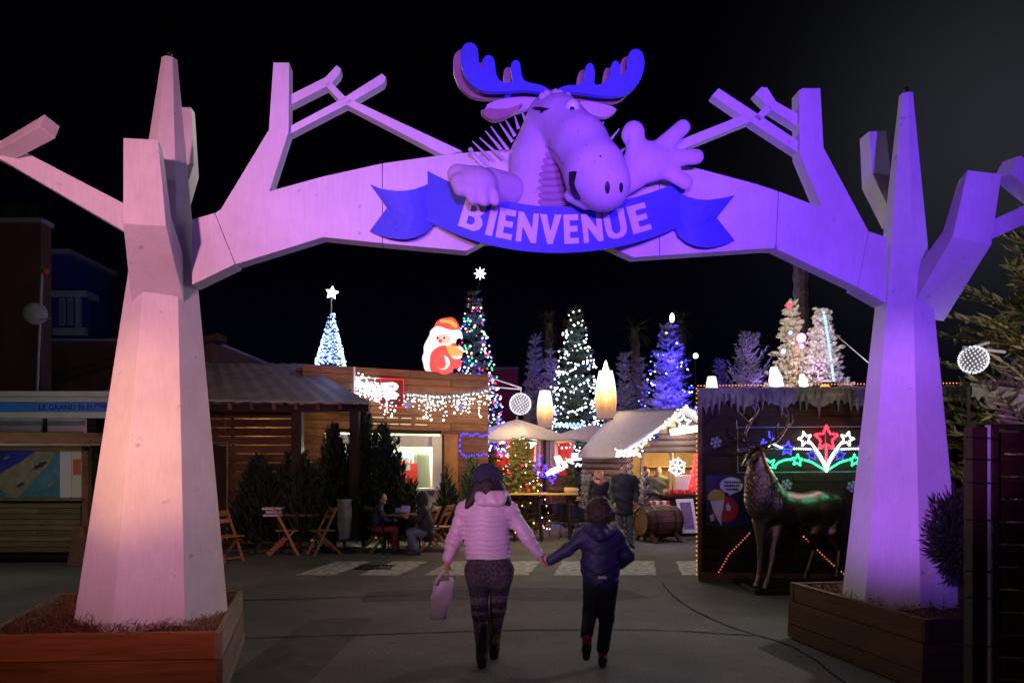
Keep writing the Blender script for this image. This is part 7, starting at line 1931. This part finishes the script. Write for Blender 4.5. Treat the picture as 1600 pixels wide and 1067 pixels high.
body('jacket', [cone(q(591, 799), .135, q(590, 814), .135, (.78, 1, 1), k=.05), cone(q(590, 814), .135, q(590, 826), .14, (.85, 1, 1), k=.05), cone(q(594, 791), .06, q(592, 796), .07, k=.03)] + limb(sh[0], .055, el[0], .048, wr[0], .038) + limb(sh[1], .055, el[1], .048, wr[1], .038), 'jacket_navy', kid, h=.012, k=.03)
body('trousers', [cone(pe, .13, q(594, 828), .12, (1, 1.1, .8), k=.04)] + limb(hp[0], .082, kn[0], .064, an[0] + V(0, 0, .04), .05) + limb(hp[1], .082, kn[1], .064, an[1] + V(0, 0, .04), .05), 'trousers_red', kid, h=.012, k=.03)
for a in an: a.z = .085; shoe(kid, a, V(1, -.25, 0), .85)
body('hair', [ell(hc + V(-.02, .015, .035), (.092, .092, .085)), cone(hc + V(-.06, .03, 0), .05, hc + V(-.07, .05, -.10), .04, k=.03), cone(hc + V(-.02, .08, 0), .035, hc + V(-.02, .09, -.08), .03, k=.03)], 'hair_dark', kid, h=.010, k=.02)
face_bits(kid, hc, f, .92)
Y0 = 14.7
hc = q(658, 779); f = V(-.9, .3, -.1)
sh = [q(662, 797, .18), q(662, 797, -.18)]; el = [q(652, 812, .20), q(653, 813, -.20)]; wr = [q(640, 806, .12), q(641, 807, -.12)]
pe = q(667, 831); hp = [q(664, 833, .08), q(664, 833, -.08)]; kn = [q(640, 831, .10), q(641, 832, -.12)]; an = [q(645, 858, .08), q(650, 859, -.12)]
sk = head_shapes(hc, f, 1.0) + [cone(q(659, 789), .05, q(662, 796), .055, k=.03), cone(q(662, 801), .15, q(666, 820), .14, (.72, 1, 1), k=.05), cone(q(666, 820), .14, pe, .15, (.8, 1, 1), k=.05)]
for i in (0, 1): sk += limb(sh[i], .045, el[i], .038, wr[i], .027) + limb(hp[i], .085, kn[i], .055, an[i], .035) + hand(wr[i], V(-1, 0, .05), V(0, 0, 1), 1.0, .4, V(0, 0, -1))
ad = body('person', sk, 'skin', None, h=.011, k=.02); tag(ad, 'hooded person in black sitting with back turned at the terrace table', 'person')
body('jacket', [cone(q(662, 800), .172, q(666, 818), .168, (.78, 1, 1), k=.05), cone(q(666, 818), .168, q(667, 832), .178, (.85, 1, 1), k=.05), cone(sh[0], .07, sh[1], .07, k=.05)] + limb(sh[0], .072, el[0], .06, wr[0], .045) + limb(sh[1], .072, el[1], .06, wr[1], .045), 'jacket_black', ad, h=.013, k=.03)
body('hood', [ell(hc + V(.02, 0, .02), (.125, .128, .140)), cone(hc + V(.03, 0, -.08), .10, q(662, 794), .10, k=.05)], 'jacket_black', ad, h=.013, k=.03)
body('trousers', [cone(pe, .155, q(662, 833), .15, (1, 1.1, .8), k=.04)] + limb(hp[0], .098, kn[0], .072, an[0] + V(0, 0, .03), .06) + limb(hp[1], .098, kn[1], .072, an[1] + V(0, 0, .03), .06), 'jeans', ad, h=.013, k=.03)
for a in an: a.z = .09; shoe(ad, a, V(-1, -.1, 0), 1.0)

# ================================================================== BRONZE STAG
mat('bronze', (0.27, 0.19, 0.165), 0.36, 1.0, var=0.35, scale=5, bump=0.35, bscale=22)
Y0 = 10.6
def q(u, v, d=0.0): return P(u, v, Y0 + d)
mane = lambda X_, Y_, Z_: np.where((X_ < q(1208, 0).x) & (Z_ > q(0, 812).z) & (Z_ < q(0, 738).z), .010 * np.sin(X_ * 130 + 5 * np.sin(Z_ * 22) + Y_ * 40), 0)
st = [
 cone(q(1202, 790, -.05), .26, q(1235, 798, .12), .25, k=.08), cone(q(1235, 798, .12), .245, q(1275, 792, .32), .225, k=.08), cone(q(1275, 792, .32), .225, q(1297, 790, .44), .20, k=.08),
 cone(q(1200, 776, -.06), .23, q(1187, 748, -.15), .19, k=.06), cone(q(1187, 752, -.15), .20, q(1183, 718, -.20), .115, k=.05), ell(q(1186, 776, -.20), (.20, .17, .32), k=.06),
 cone(q(1182, 708, -.20), .100, q(1171, 716, -.32), .070, k=.03), cone(q(1171, 716, -.32), .062, q(1164, 726, -.42), .046, k=.03), ell(q(1163, 727, -.45), (.045, .04, .04), k=.02),
 cone(q(1175, 703, -.16), .022, q(1155, 706, -.12), .036, k=.02), cone(q(1155, 706, -.12), .036, q(1147, 712, -.11), .012, k=.02), cone(q(1190, 703, -.16), .022, q(1206, 701, -.10), .034, k=.02), cone(q(1206, 701, -.10), .034, q(1215, 704, -.08), .012, k=.02),
 # fore legs
 cone(q(1190, 815, -.14), .13, q(1189, 842, -.16), .070, k=.05), cone(q(1189, 842, -.16), .064, q(1189, 868, -.18), .048, k=.02), cone(q(1189, 868, -.18), .042, q(1186, 903, -.20), .034, k=.02), cone(q(1186, 903, -.20), .036, q(1182, 915, -.25), .045, k=.02),
 cone(q(1213, 815, -.04), .13, q(1210, 845, -.16), .070, k=.05), cone(q(1210, 845, -.16), .066, q(1207, 872, -.24), .050, k=.02), cone(q(1207, 872, -.24), .044, q(1199, 908, -.30), .035, k=.02), cone(q(1199, 908, -.30), .038, q(1195, 920, -.34), .046, k=.02),
 # hind legs: thigh, hock, shank
 cone(q(1284, 806, .30), .17, q(1270, 832, .26), .095, k=.05), cone(q(1270, 832, .26), .088, q(1272, 855, .40), .052, k=.03), cone(q(1272, 855, .40), .044, q(1262, 890, .36), .034, k=.02), cone(q(1262, 890, .36), .036, q(1258, 902, .30), .044, k=.02),
 cone(q(1300, 806, .46), .17, q(1298, 832, .40), .095, k=.05), cone(q(1298, 832, .40), .088, q(1311, 857, .50), .052, k=.03), cone(q(1311, 857, .50), .044, q(1309, 888, .42), .034, k=.02), cone(q(1309, 888, .42), .036, q(1306, 899, .36), .044, k=.02),
 cone(q(1305, 785, .52), .05, q(1314, 802, .54), .02, k=.03),
]
stag = body('stag_statue', st, 'bronze', None, h=.016, k=.04, disp=mane)
tag(stag, 'dark bronze stag statue with tall antlers standing before the stall', 'statue')
def antler(root, pts, tines):
    mb = MB(); n = len(pts); mb.tube([q(*p) for p in smooth_path(pts, 6)], list(np.linspace(.030, .012, 6 * (n - 1) + 1)), 8); a = mb.build('antler', 'bronze', root, smooth=True)
    for t in tines: sp = smooth_path(t, 5); mb = MB(); mb.tube([q(*p) for p in sp], list(np.linspace(.018, .005, len(sp))), 7); mb.build('tine', 'bronze', a, smooth=True)
antler(stag, [(1178, 702, -.18), (1167, 692, -.15), (1164, 680, -.10), (1172, 660, -.05), (1181, 648, 0), (1176, 634, .02)],
       [[(1168, 693, -.15), (1155, 690, -.25), (1148, 684, -.30)], [(1164, 682, -.11), (1153, 672, -.18), (1151, 656, -.2)], [(1172, 662, -.05), (1160, 650, -.10), (1153, 640, -.12)], [(1180, 650, 0), (1186, 640, 0), (1184, 632, 0)]])
antler(stag, [(1190, 702, -.16), (1200, 694, -.10), (1214, 688, -.02), (1226, 672, .05), (1232, 655, .08), (1228, 636, .10)],
       [[(1200, 694, -.10), (1206, 684, -.20), (1205, 674, -.25)], [(1215, 687, -.02), (1213, 672, -.1), (1218, 660, -.12)], [(1228, 668, .05), (1238, 660, 0), (1238, 648, 0)], [(1232, 652, .08), (1222, 645, .05), (1221, 636, .05)]])
for u, v, d in ((1177, 710, -.285), (1189, 711, -.24)): mb = MB(); mb.ball(q(u, v, d), .014, 8, 6); mb.build('eye', 'black_paint', stag, smooth=True)
mb = MB(); mb.box((q(1245, 905, .05).x, Y0 + .02, .035), (1.5, 1.05, .07)); tag(mb.build('statue_plinth', 'wood_dark', bevel=.01), 'low dark plinth under the bronze stag', 'plinth')
stag.location.z += 0.0
